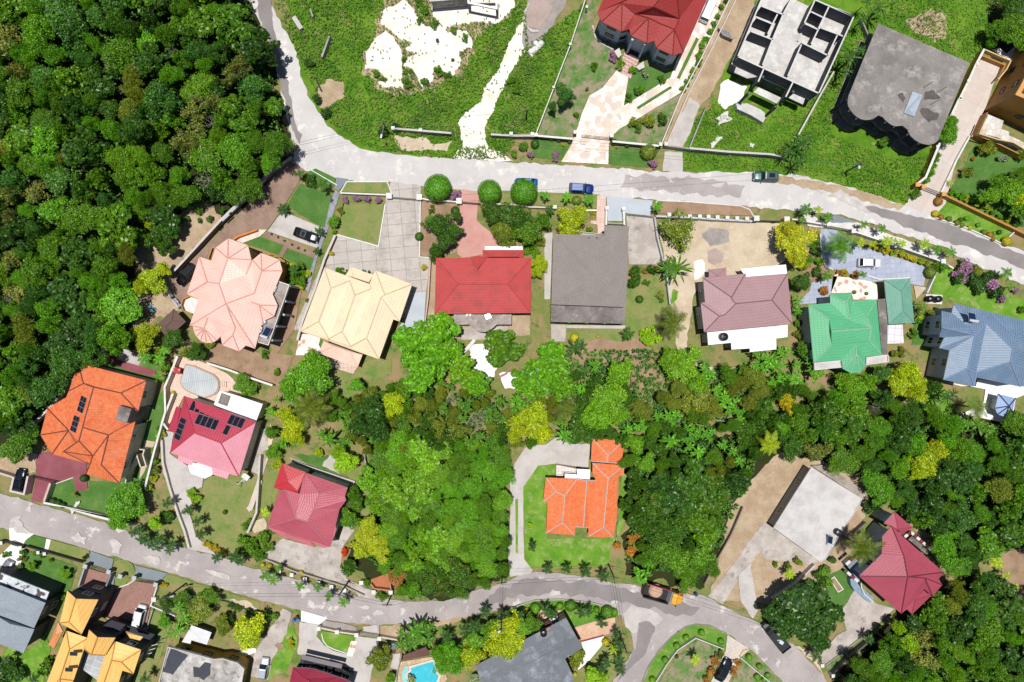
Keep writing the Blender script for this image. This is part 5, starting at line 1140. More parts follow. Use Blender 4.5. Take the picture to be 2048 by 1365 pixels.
# lower left
wall('boundary_wall', 't31 580,300 470,430 370,550 200,700 0,890', 1.6, .3, plain('#b7a096'), 'wall climbing along the forest behind the orange tiled villa', rail=STONEW)
wall('boundary_wall', 't31 720,180 790,100 850,20', 1.6, .5, CONCS, 'thick stained wall at the upper corner of the orange tiled villa')
wall('boundary_wall', 't31 1385,130 1285,370 1290,560 1200,880 1130,1160', 1.7, .25, plain('#e2d5bd'), 'cream wall between the orange villa lawn and the salmon paving', rail=WHITE)
wall('boundary_wall', 't31 1350,420 1265,640 1310,700', 1.5, .25, plain('#e2d5bd'), 'inner cream wall on the salmon paving beside the crimson house', rail=WHITE)
wall('boundary_wall', 't31 1260,780 1270,960 1320,1150 1390,1365 t41 1440,190 1475,320', .8, .3, plain('#d9c9b8'), 'curving wall along the crimson house drive', rail=STONEW)
wall('boundary_wall', 't31 2028,900 t41 2000,40 1930,200', 1.5, .25, plain('#d9cdbd'), 'wall between the crimson house lawn and the dusty crimson house', rail=STONEW)
wall('planter_wall', 'hc 985,630 900,880 875,896', .7, .9, plain('#e3d3c2'), 'long raised planter along the crimson house lawn')
wall('boundary_wall', 't31 340,1270 800,1365 t41 480,-5 730,65 1035,140', 1.2, .3, plain('#e6d3c8'), 'pinkish front wall of the orange villa along the lower road', rail=WHITE)
wall('gate_wall', 't31 340,1265 390,1120', 1.6, .4, plain('#d8c2b8'), 'thick gate wall at the foot of the maroon drive')
t = T('bin_enclosure', 'white walled open box with a dark interior around the parked car at the maroon drive', 'enclosure', P(*pt('t31 150,1120'))[:2])
t.add('wall_body', G().strip([P(*q, 1.8) for q in pts('t31 215,1065 185,1205 80,1180 105,1070')], .35, 0, 1.8), plain('#e3d3cb'))
wall('boundary_wall', 't31 -100,1010 105,1075', 1.6, .35, plain('#d9c8c0'), 'pinkish wall running out of the photo at the left edge by the maroon drive')
gate('t31 225,1070 430,1115', 1.6, 'black gate across the maroon drive')
wall('kerb_wall', 't31 400,1135 570,1075', .3, .15, WHITE, 'white kerb between the maroon drive and lawn')
# middle
wall('boundary_wall', 'hd 400,62 935,240 905,330 830,530', .7, .2, CONCL, 'low kerb wall round the back of the dusty crimson house')
wall('boundary_wall', 't32 850,880 880,1090 925,1280', 1.3, .2, GREYC, 'thin grey wall between the dusty crimson house garden and the thicket')
wall('boundary_wall', 't42 0,420 60,400 300,500 700,620 850,690', .8, .25, plain('#b9aca2'), 'low wall along the road in front of the dusty crimson house', piers='t42 195,490 293,520 396,553 500,584 602,612 703,640', psize=.55, ph=.5)
wall('boundary_wall', 't42 905,600 930,635 1060,650 1045,520', 1.2, .22, plain('#c98b6d'), 'terracotta coloured wall of the little walled yard beside the dead bush', piers='t42 928,658 832,585 1060,660', psize=.6, pmat=WHITE)
wall('boundary_wall', 'h4 745,1365 px 938,694 918,712 912,730', .8, .6, plain('#f3efec'), 'broad white curved wall of the terrace behind the red roofed house')
wall('boundary_wall', 'px 996,756 1012,748 1024,733', .8, .35, plain('#b5747a'), 'curved dull red wall of the terrace among the trees')
wall('boundary_fence', 't33 1370,570 1500,610 1700,640 2028,690 t34 140,700', 1.6, .1, plain('#b9bab8'), 'pale wire fence half hidden in the banana thicket', 'fence')
wall('boundary_wall', 't34 880,820 1000,945', 1.6, .15, WHITE, 'short white wall glimpsed between the trees above the yellow crown')
wall('boundary_wall', 't43 1820,0 1730,210 1600,440 1520,600', 1.2, .2, plain('#8f8478'), 'brown wall between the thicket and the flat roofed house lot')
wall('boundary_wall', 't44 70,720 250,600 400,450', 1.3, .25, plain('#d4cfca'), 'pale wall between the flat roofed house and the big dark tree')
wall('boundary_wall', 't44 800,120 700,210', 1.3, .25, plain('#7d746e'), 'dark wall between the pale flat roof and the maroon house')
wall('boundary_wall', 't44 480,1235 620,1130 880,920', .4, .2, plain('#a8a29c'), 'low kerb wall along the drive of the maroon house')
wall('boundary_wall', 't44 535,1310 640,1200 810,1060', 1.4, .25, plain('#6b6763'), 'dark boundary wall between the maroon house drive and the forest', piers='t44 450,1230 535,1310', psize=.5, pmat=WHITE)
wall('boundary_wall', 't44 390,1110 465,1040', 1.2, .2, BLK, 'short dark wall beside the flatbed truck')
t = T('garden_planter', 'white rimmed rectangular planter on the lawn of the maroon house', 'planter', P(*pt('t44 565,600'))[:2])
L = [P(*q, .6) for q in pts('t44 515,565 548,543 618,640 580,662')]; t.add('rim', G().strip(L, .15, 0, .6, True), WHITE); t.add('soil_bed', G().prism([(q.x, q.y) for q in L], .05, .5), SOILR)
# bottom
wall('boundary_wall', 't41 0,262 150,300', 1.2, .2, BLK, 'dark wall by the driveway gate at the left photo edge', piers='t41 15,275 165,312', psize=.5)
gate('t41 75,270 180,310', 1.3, 'dark gate at the left photo edge')
wall('boundary_wall', 't41 200,305 640,432', 1.2, .2, BLK, 'dark wall above the lawn at the lower left', piers='t41 305,350 355,360', psize=.45)
gate('t41 695,470 850,520', 1.6, 'black gate of the smaller brick court'); gate('t41 1060,575 1215,600', 1.6, 'black gate of the larger brick court')
for q, lb in (('t41 662,462', 'at the small brick court, lower left post'), ('t41 845,505', 'between the two dark gates, nearer the small court'), ('t41 935,540', 'standing alone between the gates'), ('t41 1045,552', 'at the larger court, nearer the round lawn'), ('t41 1212,605', 'at the far end of the larger court gate')):
    a = P(*pt(q), 2.1); t = T('gate_pier', 'slate grey gate pier, ' + lb, 'pier', (a.x, a.y, 0), 'slate grey gate piers'); t.add('shaft', G().box((a.x, a.y, 1.0), (.55, .55, 2.0), -.3), plain('#5d6872')); t.add('pier_cap', G().box((a.x, a.y, 2.06), (.75, .75, .12), -.3), plain('#c5ced3'))
wall('boundary_wall', 't41 655,480 610,620', 1.6, .25, plain('#b3bcc4'), 'grey wall on the lawn side of the small brick court'); wall('boundary_wall', 't41 862,525 800,680', 1.6, .25, plain('#8f99a3'), 'grey wall on the far side of the small brick court')
wall('boundary_wall', 't41 885,640 1000,600 1050,565', .5, .2, WHITE, 'white kerb around the small triangle of dry grass'); wall('boundary_wall', 't41 1225,615 1175,770 1365,850', 1.0, .2, WHITE, 'white angled wall beside the larger brick court', piers='t41 1205,715', psize=.7)
wall('boundary_wall', 't41 820,862 980,910 1140,960', .8, .2, plain('#c9b9a8'), 'low cream wall at the foot of the larger brick court'); wall('boundary_wall', 't41 1140,955 1190,800', .8, .15, plain('#b5bcc0'), 'thin grey wall behind the white van')
wall('boundary_wall', 't41 1460,690 1760,740 2028,850', .8, .15, plain('#8a8377'), 'low dark wall between the dry verge and the shrub garden')
wall('boundary_wall', 'hk 345,405 520,445 690,470', 1.1, .25, plain('#eadfc9'), 'cream wall along the half round lawn', piers='hk 350,410 515,440 688,468', psize=.6)
wall('kerb_wall', 'hk 372,460 385,520 420,570 480,600 600,640', .4, .18, WHITE, 'white curved kerb of the half round lawn')
gate('hk 705,455 890,490', 1.3, 'grey iron gate beside the half round lawn', plain('#55534f', .4), 20)
wall('boundary_wall', 'hk 895,490 1060,520', 1.1, .25, plain('#eadfc9'), 'cream wall beyond the iron gate by the water tank', piers='hk 893,500', psize=.6)
wall('boundary_wall', 'hk 1090,650 1050,800 1030,1000', 1.2, .15, plain('#a8a7a6'), 'grey wall between the pool terrace and the yard')
wall('kerb_wall', 't43 0,790 200,725 400,720 640,745 830,800', .5, .15, plain('#b9b7b4'), 'thin grey kerb wall between the palms and the lower road')
wall('garden_fence', 't43 1140,1365 1230,1220 1310,1115 1450,1022 1670,1108', 1.1, .12, WHITE, 'white picket fence round the patchy corner garden', 'fence')
wall('garden_fence', 't43 1800,1175 1900,1260 2028,1365', 1.1, .12, WHITE, 'white picket fence at the garden beyond the sett paved drive', 'fence')
wall('kerb_wall', 't43 1030,1365 1080,1240 1160,1120 1260,1012 1370,932 1450,912 1560,922 1690,985', .25, .2, plain('#8d867f'), 'dark kerb of the corner verge with round bushes')
wall('kerb_wall', 't43 1790,1165 1820,1120 1875,1105', .4, .15, plain('#e6b877'), 'short ochre kerb at the mouth of the sett paved drive')
wall('garden_fence', 'hl 968,405 1040,530 1245,475', .4, .15, plain('#a5474e'), 'dull red kerb edging the peach coloured drive', 'kerb')
wall('boundary_wall', 't12 30,1365 130,1290 330,1130', 1.2, .2, plain('#a58272'), 'narrow red brown wall at the road bend'); wall('boundary_wall', 't22 435,0 640,120', .4, .15, WHITE, 'white kerb round the lawn at the head of the slate walk')
wall('ruined_wall', 't12 580,280 520,445', 1.5, .3, GREYC, 'ruined concrete wall stub standing in the weeds'); wall('ruined_wall', 't12 300,130 360,225', 1.0, .8, CONCL, 'broken pale slab of wall in the weeds beside the road')
wall('ruined_wall', 't12 430,70 450,130', 1.4, .25, GREYC, 'short dark wall stub deep in the weeds of the marl lot'); wall('ruined_wall', 't12 465,600 510,700', 1.2, .2, BLK, 'narrow dark wall stub by the dry soil patch')
# small things
def stones(name, s, label, n, r, mat, amp=.3, cat='stones'):
    g = G(); L = [P(*q) for q in pts(s)]
    for k in range(n):
        u = (k + .5) / n * (len(L) - 1); i = min(int(u), len(L) - 2); p = L[i].lerp(L[i + 1], u - i)
        rr = r * rnd.uniform(.7, 1.3); g.lathe((p.x + rnd.uniform(-amp, amp), p.y + rnd.uniform(-amp, amp), .15), [(rr * .8, 0), (rr, rr * .4), (rr * .6, rr * .9)], 6)
    return single(name, g, mat, label, cat)
stones('stone_edging', 'hs 985,40 940,110 930,180 950,240 1000,285 1060,290', 'curved row of pale stones edging the pinkish gravel circle', 26, .28, plain('#d9d6d2'), .08, 'stone edging')
stones('boulder_heap', 'hs 1000,490 1040,440 1090,385', 'heap of white boulders beside the gravel', 18, .55, plain('#efedea'), .5)
stones('stone_edging', 'hm 110,230 140,340 200,400 300,450', 'row of pale stones round the foot of the brick red villa', 26, .2, plain('#e3dcd2'), .05, 'stone edging')
t = T('cement_block_stack', 'square stack of grey cement blocks beside the white fence', 'block stack', P(*pt('hn 95,310'))[:2]); c = P(*pt('hn 95,305'), 1)
g = G()
for i in range(5):
    for j in range(7):
        for k in range(3): g.box((c.x + (i - 2) * .43 * .94 - (j - 3) * .1, c.y + (j - 3) * .42 * .5 + (i - 2) * -.18, .21 + k * .42), (.4, .2, .4), -.42)
t.add('blocks', g, GREYC)
def barrel(q, label, c, r=.3, h=.85, z=0):
    p = P(*pt(q), z + h); t = T('barrel', label, 'barrel', (p.x, p.y, z), 'plastic barrels'); m = plain(c, .4, .4)
    t.add('drum', G().lathe((p.x, p.y, z), [(r * .95, 0), (r, .05), (r, h * .33), (r * 1.04, h * .36), (r, h * .4), (r, h * .65), (r * 1.04, h * .68), (r, h * .72), (r, h * .95), (r * .9, h)], 14), m)
    t.add('lid', G().lathe((p.x, p.y, z + h), [(r * .88, 0), (r * .85, .04)], 14), plain(c, .5))
barrel('hk 120,345', 'bright blue barrel beside the white slab, nearer the long drive', '#2f6fc0'); barrel('hk 158,342', 'bright blue barrel beside the white slab, nearer the wall', '#3f86d6'); barrel('t43 1453,683', 'blue barrel alone at the road side beyond the dump truck', '#1f3f86', .34, .9); barrel('t12 1422,312', 'dark barrel standing on the white marl', '#26282c'); barrel('hk 147,318', 'brown barrel behind the two blue ones', '#5b2f28')
tank(*pt('hk 1018,575'), .3, .62, 1.5, 'grey water tank on a pale pad beside the rounded bushy tree', plain('#7f8fa6', .35, .4))
tank(*pt('h7 520,65'), .3, .6, 1.5, 'black water tank on the lawn pad above the blue roof, nearer the carport'); tank(*pt('h7 650,70'), .3, .6, 1.7, 'larger black water tank on the lawn pad above the blue roof')
single('tank_pad', G().box(tuple(P(*pt('h7 545,75'), 0)[:2]) + (.15,), (3.0, 1.7, .3), -.05), WHITE, 'white concrete pad under the two black tanks on the lawn', 'pad')
tank(*pt('h8 1015,1120'), .2, .6, 1.5, 'dark water tank in the shade under the palm by the white terrace', plain('#39424f', .3, .5))
c = P(*pt('hl 797,328'), 2.3); t = T('parasol', 'black and white striped parasol on the peach paving', 'parasol', (c.x, c.y, 0))
cols = [plain('#f2f2f0'), plain('#24262c')]
for i, (r0, r1, z0, z1) in enumerate(((.0, .3, 2.62, 2.54), (.3, .45, 2.54, 2.48), (.45, .8, 2.48, 2.34), (.8, 1.0, 2.34, 2.24))):
    g = G()
    for k in range(8):
        a0, a1 = 2 * math.pi * k / 8, 2 * math.pi * (k + 1) / 8
        f = lambda r, a, z: (c.x + r * math.cos(a), c.y + r * math.sin(a), z)
        g.poly([f(r0, a0, z0), f(r1, a0, z1), f(r1, a1, z1), f(r0, a1, z0)] if r0 else [f(0, 0, z0), f(r1, a0, z1), f(r1, a1, z1)])
    t.add('canopy_band', g, cols[i % 2])
t.add('pole', G().tube((c.x, c.y, .1), (c.x, c.y, 2.6), .04), WHITE)
t = T('garden_swing', 'white A framed garden swing on the dry lawn of the crimson house', 'swing', P(*pt('hc 830,640'))[:2]); L = [P(*q, .1) for q in pts('hc 835,578 882,630 760,648 812,697')]; M = [P(*pt('hc 858,600'), 1.9), P(*pt('hc 788,670'), 1.9)]
g = G().tube(L[0], M[0], .06).tube(L[1], M[0], .06).tube(L[2], M[1], .06).tube(L[3], M[1], .06).tube(M[0], M[1], .06); t.add('frame', g, WHITE); a = (M[0] + M[1]) / 2; t.add('seat', G().box((a.x, a.y, .5), (1.2, .5, .08), .9), plain('#d8d0c6')); t.add('canopy', G().box((M[0].x, M[0].y, 1.95), (1.0, 1.3, .06), .9), WHITE)
# laundry beside the salmon house
L = [P(*q, 1.6) for q in pts('t21 1250,885 1330,990 1420,1100')]; t = T('clothes_line', 'line of white and blue washing beside the salmon house', 'washing line', (L[1].x, L[1].y, 0))
t.add('line', G().path(L, .02, 5), plain('#cfcfcf'))
for p in L: t.add('post', G().tube((p.x, p.y, 0), (p.x, p.y, 1.7), .04), plain('#8f8a86'))
for k in range(14):
    u = (k + .5) / 14 * 2; i = min(int(u), 1); p = L[i].lerp(L[i + 1], u - i); t.add('garment', G().box((p.x, p.y, 1.15), (.55, .12, .9), -.9, (rnd.uniform(.2, .6), 0)), plain(['#eef0f2', '#e4ebf2', '#28365e', '#dfe4ea', '#f2f2f2'][k % 5], .8))
for q, c, lb, d in (('t21 1016,886', '#2440a8', 'blue tarpaulin lying on the soil by the yellow green tree', (.9, .8)), ('t21 1190,1080', '#58b4dc', 'pale blue sheet lying beside the brown gazebo', (.6, 1.6)), ('t21 1030,1080', '#e6e6e4', 'white sheet crumpled at the edge of the forest clearing', (1.8, .8)), ('h4 925,1300', '#2fa59a', 'turquoise tub beside the white curved wall', (1.0, .5)), ('t13 1660,930', '#e9e6e2', 'crumpled white sheet on the grass before the roofless shell', (1.6, 2.4)), ('t13 1600,1110', '#eceae6', 'white planks lying on the grass by the road wall', (2.4, .8)), ('t13 1880,1140', '#efefec', 'small white sheet on the grass near the road wall', (.7, .7)), ('ha 700,1320', '#e9e9e6', 'white timber lying on the front lawn of the orange villa', (2.4, .6))):
    p = P(*pt(q)); g = G(); nx = 6
    hs_ = [[.06 + rnd.uniform(0, .12) for _ in range(nx + 1)] for _ in range(nx + 1)]
    R = Matrix.Rotation(rnd.uniform(0, 3), 3, 'Z'); f = lambda i, j: p + R @ Vector(((i / nx - .5) * d[0] * (1 + .2 * math.sin(j)), (j / nx - .5) * d[1] * (1 + .2 * math.cos(i)), .3 + hs_[i][j]))
    g2 = [[f(i, j) for j in range(nx + 1)] for i in range(nx + 1)]
    for i in range(nx):
        for j in range(nx): g.poly([g2[i][j], g2[i + 1][j], g2[i + 1][j + 1], g2[i][j + 1]])
    single('tarpaulin' if 'tarp' in lb else 'ground_sheet', g, plain(c, .6), lb, 'sheet')
# ---------------------------------------------------------------- poles and wires
TOPS = {}
WOODP = plain('#6a6460', .8)
def pole(key, base, top, label, lamp=None, arm=True):
    b = P(*pt(base)); tp = pt(top)
    r0 = math.hypot(pt(base)[0] - CX, pt(base)[1] - CY); r1 = math.hypot(tp[0] - CX, tp[1] - CY); h = max(5.5, min(10.5, H * (1 - r0 / r1)))
    t = T('utility_pole', label, 'utility pole', (b.x, b.y, 0), 'utility poles along the roads')
    t.add('shaft', G().tube((b.x, b.y, 0), (b.x, b.y, h), .17, .11, 8), WOODP)
    if arm: t.add('crossarm', G().box((b.x, b.y, h - .5), (1.8, .12, .12), rnd.uniform(-.4, .4)), WOODP)
    if lamp:
        q = P(*pt(lamp), h - 1.2); d = Vector((q.x - b.x, q.y - b.y, 0)); d = d.normalized() * min(d.length, 2.2)
        l = t.add('lamp_arm', G().tube((b.x, b.y, h - 1.4), (b.x + d.x, b.y + d.y, h - 1.0), .04), plain('#aab0b5'))
        t.add('lamp_head', G().box((b.x + d.x, b.y + d.y, h - 1.0), (.7, .3, .16), math.atan2(d.y, d.x)), plain('#e8ecef'), l)
    TOPS[key] = Vector((b.x, b.y, h - .45))
pole('a', 't12 1040,1030', 't12 990,1008', 'utility pole with a lamp in the scrub at the road bend', 't12 985,1075')
pole('b', 't13 127,935', 't13 131,880', 'short utility pole standing in the tall green lot', None, False)
pole('c', 't14 630,1345', 't14 760,1265', 'utility pole with a lamp on the weedy verge below the scalloped house', 't14 738,1305')
pole('d', 't41 1455,590', 't41 1305,740', 'leaning looking pole among the shrubs by the larger brick court', 't41 1345,690')
pole('e', 't42 735,570', 't42 672,705', 'dark pole standing in the drive mouth of the dusty crimson house', None)
pole('f', 't42 1075,665', 't42 1030,770', 'dark pole beside the terracotta coloured yard wall', None)
pole('g', 't42 1930,475', 't42 1938,600', 'pole with a white lamp at the foot of the long bungalow drive', 't42 1945,580')
pole('h', 't42 1926,775', 't42 1920,965', 'pole with a white lamp in the palms across the road from the bungalow drive', 't42 1908,960')
pole('i', 't43 765,440', 't43 805,560', 'pole with a crossarm beside the thicket across from the side road', None)
pole('j', 't43 850,965', 't43 922,1140', 'pole at the corner of the side road by the peach drive', None)
pole('k', 't44 5,850', 't44 100,955', 'dark pole leaning over the flatbed truck by the big dark tree', None)
pole('l', 't22 1415,255', 't22 1425,320', 'grey pole beside the round tree at the pink drive', None, False)
pole('m', 't12 300,1210', 't12 170,1250', 'pole with equipment at the head of the stepped wall', None)
def wire(a, b, label, n=2, off=.5):
    p, q = TOPS[a], TOPS[b]; d = (q - p); s = Vector((-d.y, d.x, 0)).normalized(); g = G()
    for k in range(n):
        o = s * (off * (k - (n - 1) / 2)); L = []
        for i in range(13):
            u = i / 12; L.append(p.lerp(q, u) + o - Vector((0, 0, 4 * u * (1 - u) * d.length * .02)))
        g.path(L, .022, 4)
    single('power_line', g, plain('#2a2a2c'), label, 'power line')
wire('m', 'a', 'power lines from the stepped wall pole to the road bend pole'); wire('a', 'c', 'power lines running along the upper road'); wire('a', 'b', 'thin line from the road bend to the short pole', 1); wire('d', 'e', 'power lines along the lower road past the crimson lawn'); wire('e', 'f', 'power lines between the two dark poles on the lower road'); wire('f', 'g', 'power lines from the terracotta yard to the bungalow drive'); wire('g', 'h', 'power lines crossing the lower road at the bungalow drive'); wire('g', 'i', 'power lines over the little palms of the bungalow'); wire('i', 'j', 'power lines crossing the mouth of the side road', 3, .45); wire('i', 'k', 'power lines over the dump truck'); wire('c', 'l', 'long power line from the pink drive to the weedy verge', 1)
# ---------------------------------------------------------------- vehicles
GL = glassmat()
def carbody(L, W, hb, prof, smooth=True):
    """lower hull: rings along the length, each a rounded section"""
    g = G(); n = 12; rings = []
    for x, w, z0, z1 in prof:
        ring = []
        hw = W / 2 * w
        for (sx, sz) in ((-1, .1), (-1, .55), (-.97, .85), (-.86, 1), (-.4, 1.02), (.4, 1.02), (.86, 1), (.97, .85), (1, .55), (1, .1), (.85, 0), (-.85, 0)):
            ring.append(Vector((x * L, sx * hw, z0 + (z1 - z0) * sz)))
        rings.append(ring)
    for r in rings: g.v += r
    for i in range(len(rings) - 1):
        for k in range(n):
            k2 = (k + 1) % n; g.f.append([i * n + k2, i * n + k, (i + 1) * n + k, (i + 1) * n + k2])
    g.f.append(list(range(n))); g.f.append([(len(rings) - 1) * n + k for k in reversed(range(n))])
    return g
KINDS = dict(
    sedan=dict(prof=[(-.5, .72, .35, .78), (-.47, .9, .25, .9), (-.36, .99, .2, .98), (-.1, 1, .2, .97), (.12, 1, .2, .95), (.3, .98, .2, .86), (.44, .9, .22, .74), (.49, .72, .3, .62)], cab=(-.36, -.23, .04, .2), H=1.45),
    suv=dict(prof=[(-.5, .84, .4, .95), (-.485, .95, .3, 1.05), (-.36, 1, .25, 1.08), (-.1, 1, .25, 1.07), (.15, 1, .25, 1.05), (.3, .99, .25, 1.0), (.45, .92, .27, .92), (.495, .8, .35, .8)], cab=(-.485, -.43, .08, .2), H=1.75),
    van=dict(prof=[(-.5, .9, .4, 1.05), (-.49, .97, .3, 1.15), (-.36, 1, .25, 1.18), (-.1, 1, .25, 1.16), (.2, 1, .25, 1.12), (.36, .98, .25, 1.05), (.47, .9, .27, .95), (.5, .78, .35, .8)], cab=(-.49, -.455, .27, .38), H=1.95),
    hatch=dict(prof=[(-.5, .8, .4, .85), (-.48, .93, .28, .98), (-.36, 1, .2, 1.0), (-.1, 1, .2, .98), (.14, 1, .2, .95), (.3, .97, .2, .86), (.44, .88, .22, .74), (.495, .7, .3, .62)], cab=(-.47, -.36, .05, .22), H=1.5))
def car(x, y, ang, L, W, kind, colr, label, cat='car', roofc=None, metal=.4, glassroof=False):
    k = KINDS[kind]; p = P(x, y, k['H'] * .6)
    t = T({'van': 'parked_van', 'suv': 'parked_suv'}.get(kind, 'parked_car'), label, cat, (p.x, p.y, .12), 'parked vehicles', math.radians(ang))
    m = plain(colr, .28, .5, metal, .8, .03); zb = .96 if kind in ('sedan', 'hatch') else 1.06
    t.add('body', carbody(L, W, zb, k['prof']), m, smooth=True, local=True)
    x0, x1, x2, x3 = (q * L for q in k['cab']); Hh = k['H']; wb, wt = W / 2 * .93, W / 2 * (.74 if kind != 'van' else .82)
    b = [Vector((x0, -wb, zb)), Vector((x0, wb, zb)), Vector((x3, wb, zb - .04)), Vector((x3, -wb, zb - .04))]
    u = [Vector((x1, -wt, Hh)), Vector((x1, wt, Hh)), Vector((x2, wt, Hh)), Vector((x2, -wt, Hh))]
    g = G()
    mid = [Vector((x1 * .5 + x2 * .5, 0, Hh + .04))]
    g.v = b + u; g.f = [[0, 3, 7, 4], [2, 1, 5, 6], [1, 0, 4, 5], [3, 2, 6, 7]]
    rr = G(); q = [p_ + Vector((0, 0, 0)) for p_ in u]
    c = sum(q, Vector()) / 4; inn = [c + (p_ - c) * .82 + Vector((0, 0, .05)) for p_ in q]
    for i in range(4): rr.poly([q[i], q[(i + 1) % 4], inn[(i + 1) % 4], inn[i]][::1])
    rr.poly(inn)
    t.add('pillars', g, m, local=True)
    ro = t.add('roof', rr, plain(roofc, .3, .5) if roofc else m, local=True)
    def glass(nm, i, j, sc=.86, cut=None):
        A, B, C, D = b[i], b[j], u[j], u[i]; n = (B - A).cross(D - A).normalized(); cc = (A + B + C + D) / 4
        if n.dot(Vector((cc.x - (x0 + x3) / 2, cc.y, 0))) < 0: n = -n
        lo = .06
        A2, B2 = A.lerp(D, lo), B.lerp(C, lo); D2, C2 = A.lerp(D, .93), B.lerp(C, .93)
        pts_ = [A2.lerp(B2, .05), B2.lerp(A2, .05), C2.lerp(D2, .05), D2.lerp(C2, .05)]
        t.add(nm, G().poly([q_ + n * .012 for q_ in pts_]), GL, local=True)
    glass('windscreen', 2, 3); glass('rear_window', 0, 1); glass('side_window', 3, 0); glass('side_window', 1, 2)
    if glassroof: t.add('sunroof', G().box(((x1 + x2) / 2, 0, Hh + .055), ((x2 - x1) * .45, W * .42, .012)), GL, ro, local=True)
    for sx in (-.31, .31):
        for sy in (-1, 1):
            w = t.add('wheel', G().tube((sx * L, sy * (W / 2 - .24), .2), (sx * L, sy * (W / 2 + .01), .2), .33, n=14), plain('#15161a', .8), local=True)
            t.add('rim', G().tube((sx * L, sy * (W / 2 + .011), .2), (sx * L, sy * (W / 2 + .02), .2), .2, n=10), plain('#a9adb2', .3, .5, .6), w, local=True)
    for sy in (-1, 1):
        t.add('headlight', G().box((L * .462, sy * W * .33, .66 if kind in ('sedan', 'hatch') else .84), (.16, .3, .12), sy * -.35), plain('#e6eaee', .15, .6), local=True)
        t.add('tail_light', G().box((-L * .485, sy * W * .36, .8 if kind in ('sedan', 'hatch') else .95), (.08, .26, .16)), plain('#8f1d22', .3, .5), local=True)
        t.add('mirror', G().box((x3 - .25, sy * (W / 2 + .08), zb + .02), (.16, .22, .13)), m, local=True)
    return t
car(1163, 377, -4, 4.5, 1.85, 'suv', '#1d3f86', 'dark blue utility car parked at the kerb before the little palms', 'suv', roofc='#2f5aa8')
car(1052, 366, 178, 4.3, 1.75, 'sedan', '#2a6bb0', 'bright blue car half hidden under a round clipped tree')
car(1532, 353, 178, 4.6, 1.85, 'suv', '#4f6a66', 'green grey utility car parked alone on the far side of the upper road', 'suv', glassroof=True)
car(1740, 526, -2, 4.2, 1.75, 'hatch', '#eceff2', 'white car parked on the blue grey forecourt', metal=.1)
car(613, 471, -20, 4.8, 1.85, 'sedan', '#1c2226', 'long black car parked on the pale concrete near the salmon house', glassroof=True)
car(372, 550, 230, 4.5, 1.85, 'suv', '#0e1218', 'black utility car parked against the salmon house', 'suv')
car(1418, 18, 66, 4.9, 1.8, 'van', '#eff1f3', 'white van parked beside the brick red villa', 'van', metal=.1)
car(279, 1233, 77, 4.0, 1.7, 'van', '#eceff2', 'white van parked on the larger brick court', 'van', metal=.1)
car(527, 1338, 82, 4.0, 1.7, 'hatch', '#c9d2da', 'silver car with dark glass parked on the weedy drive')
car(1448, 1340, 62, 4.5, 1.8, 'sedan', '#1b2530', 'black car parked on the sett paved drive')
car(39, 962, 82, 4.6, 1.8, 'sedan', '#0f1a2c', 'navy car parked inside the white walled enclosure')
car(10, 1142, 65, 4.2, 1.75, 'sedan', '#8c9096', 'grey car tucked behind the terrace at the left photo edge')
# dump truck
p = P(1325, 1189, 1.8); RZ = math.radians(-16)
t = T('dump_truck', 'yellow cabbed dump truck with a black tipper body and red frame', 'truck', (p.x, p.y, .2), 'trucks', RZ)
Yl = plain('#f0b22e', .35, .4); Rd = plain('#a8243a', .4, .4); Bk = plain('#1b1d21', .6); Ti = plain('#15161a', .85)
t.add('chassis', G().box((0, .35, .75), (7.2, .25, .3)).box((0, -.35, .75), (7.2, .25, .3)).box((-3.5, 0, .75), (.15, 1.6, .3)), Rd, local=True)
g = G().box((-1.1, 0, 1.08), (4.6, 2.2, .12)); bd = t.add('tipper_floor', g, Bk, local=True)
t.add('tipper_side', G().box((-1.1, -1.15, 1.7), (4.7, .1, 1.25), 0, (.12, 0)), Bk, local=True); t.add('tipper_side', G().box((-1.1, 1.15, 1.7), (4.7, .1, 1.25), 0, (-.12, 0)), Rd, local=True)
t.add('headboard', G().box((1.25, 0, 1.8), (.12, 2.2, 1.45), 0, (0, .2)), plain('#b9bfc4', .4), local=True); t.add('tailgate', G().box((-3.5, 0, 1.6), (.1, 2.2, 1.1)), Bk, local=True)
t.add('top_rail', G().box((-1.1, -1.24, 2.34), (4.7, .16, .1)), Bk, local=True); t.add('top_rail', G().box((-1.1, 1.24, 2.34), (4.7, .16, .1)), Rd, local=True)
t.add('load', G().lathe((-1.2, .1, 1.15), [(1.3, 0), (1.0, .35), (.4, .55)], 12), plain('#d9b49a', .9), local=True)
prof = [(1.55, .98, .6, 2.3), (1.65, 1, .55, 2.45), (2.4, 1, .55, 2.5), (2.75, .97, .55, 2.3), (2.9, .95, .55, 1.55), (3.65, .88, .55, 1.45), (3.8, .8, .6, 1.3)]
t.add('cab', carbody(1, 2.2, 0, prof), Yl, local=True)
t.add('windscreen', G().poly([(2.84, -.9, 1.62), (2.84, .9, 1.62), (2.72, .85, 2.26), (2.72, -.85, 2.26)]), GL, local=True)
t.add('bonnet_stripe', G().box((3.3, .75, 1.52), (.7, .35, .03)), Rd, local=True); t.add('bumper', G().box((3.85, 0, .6), (.15, 2.2, .3)), Rd, local=True)
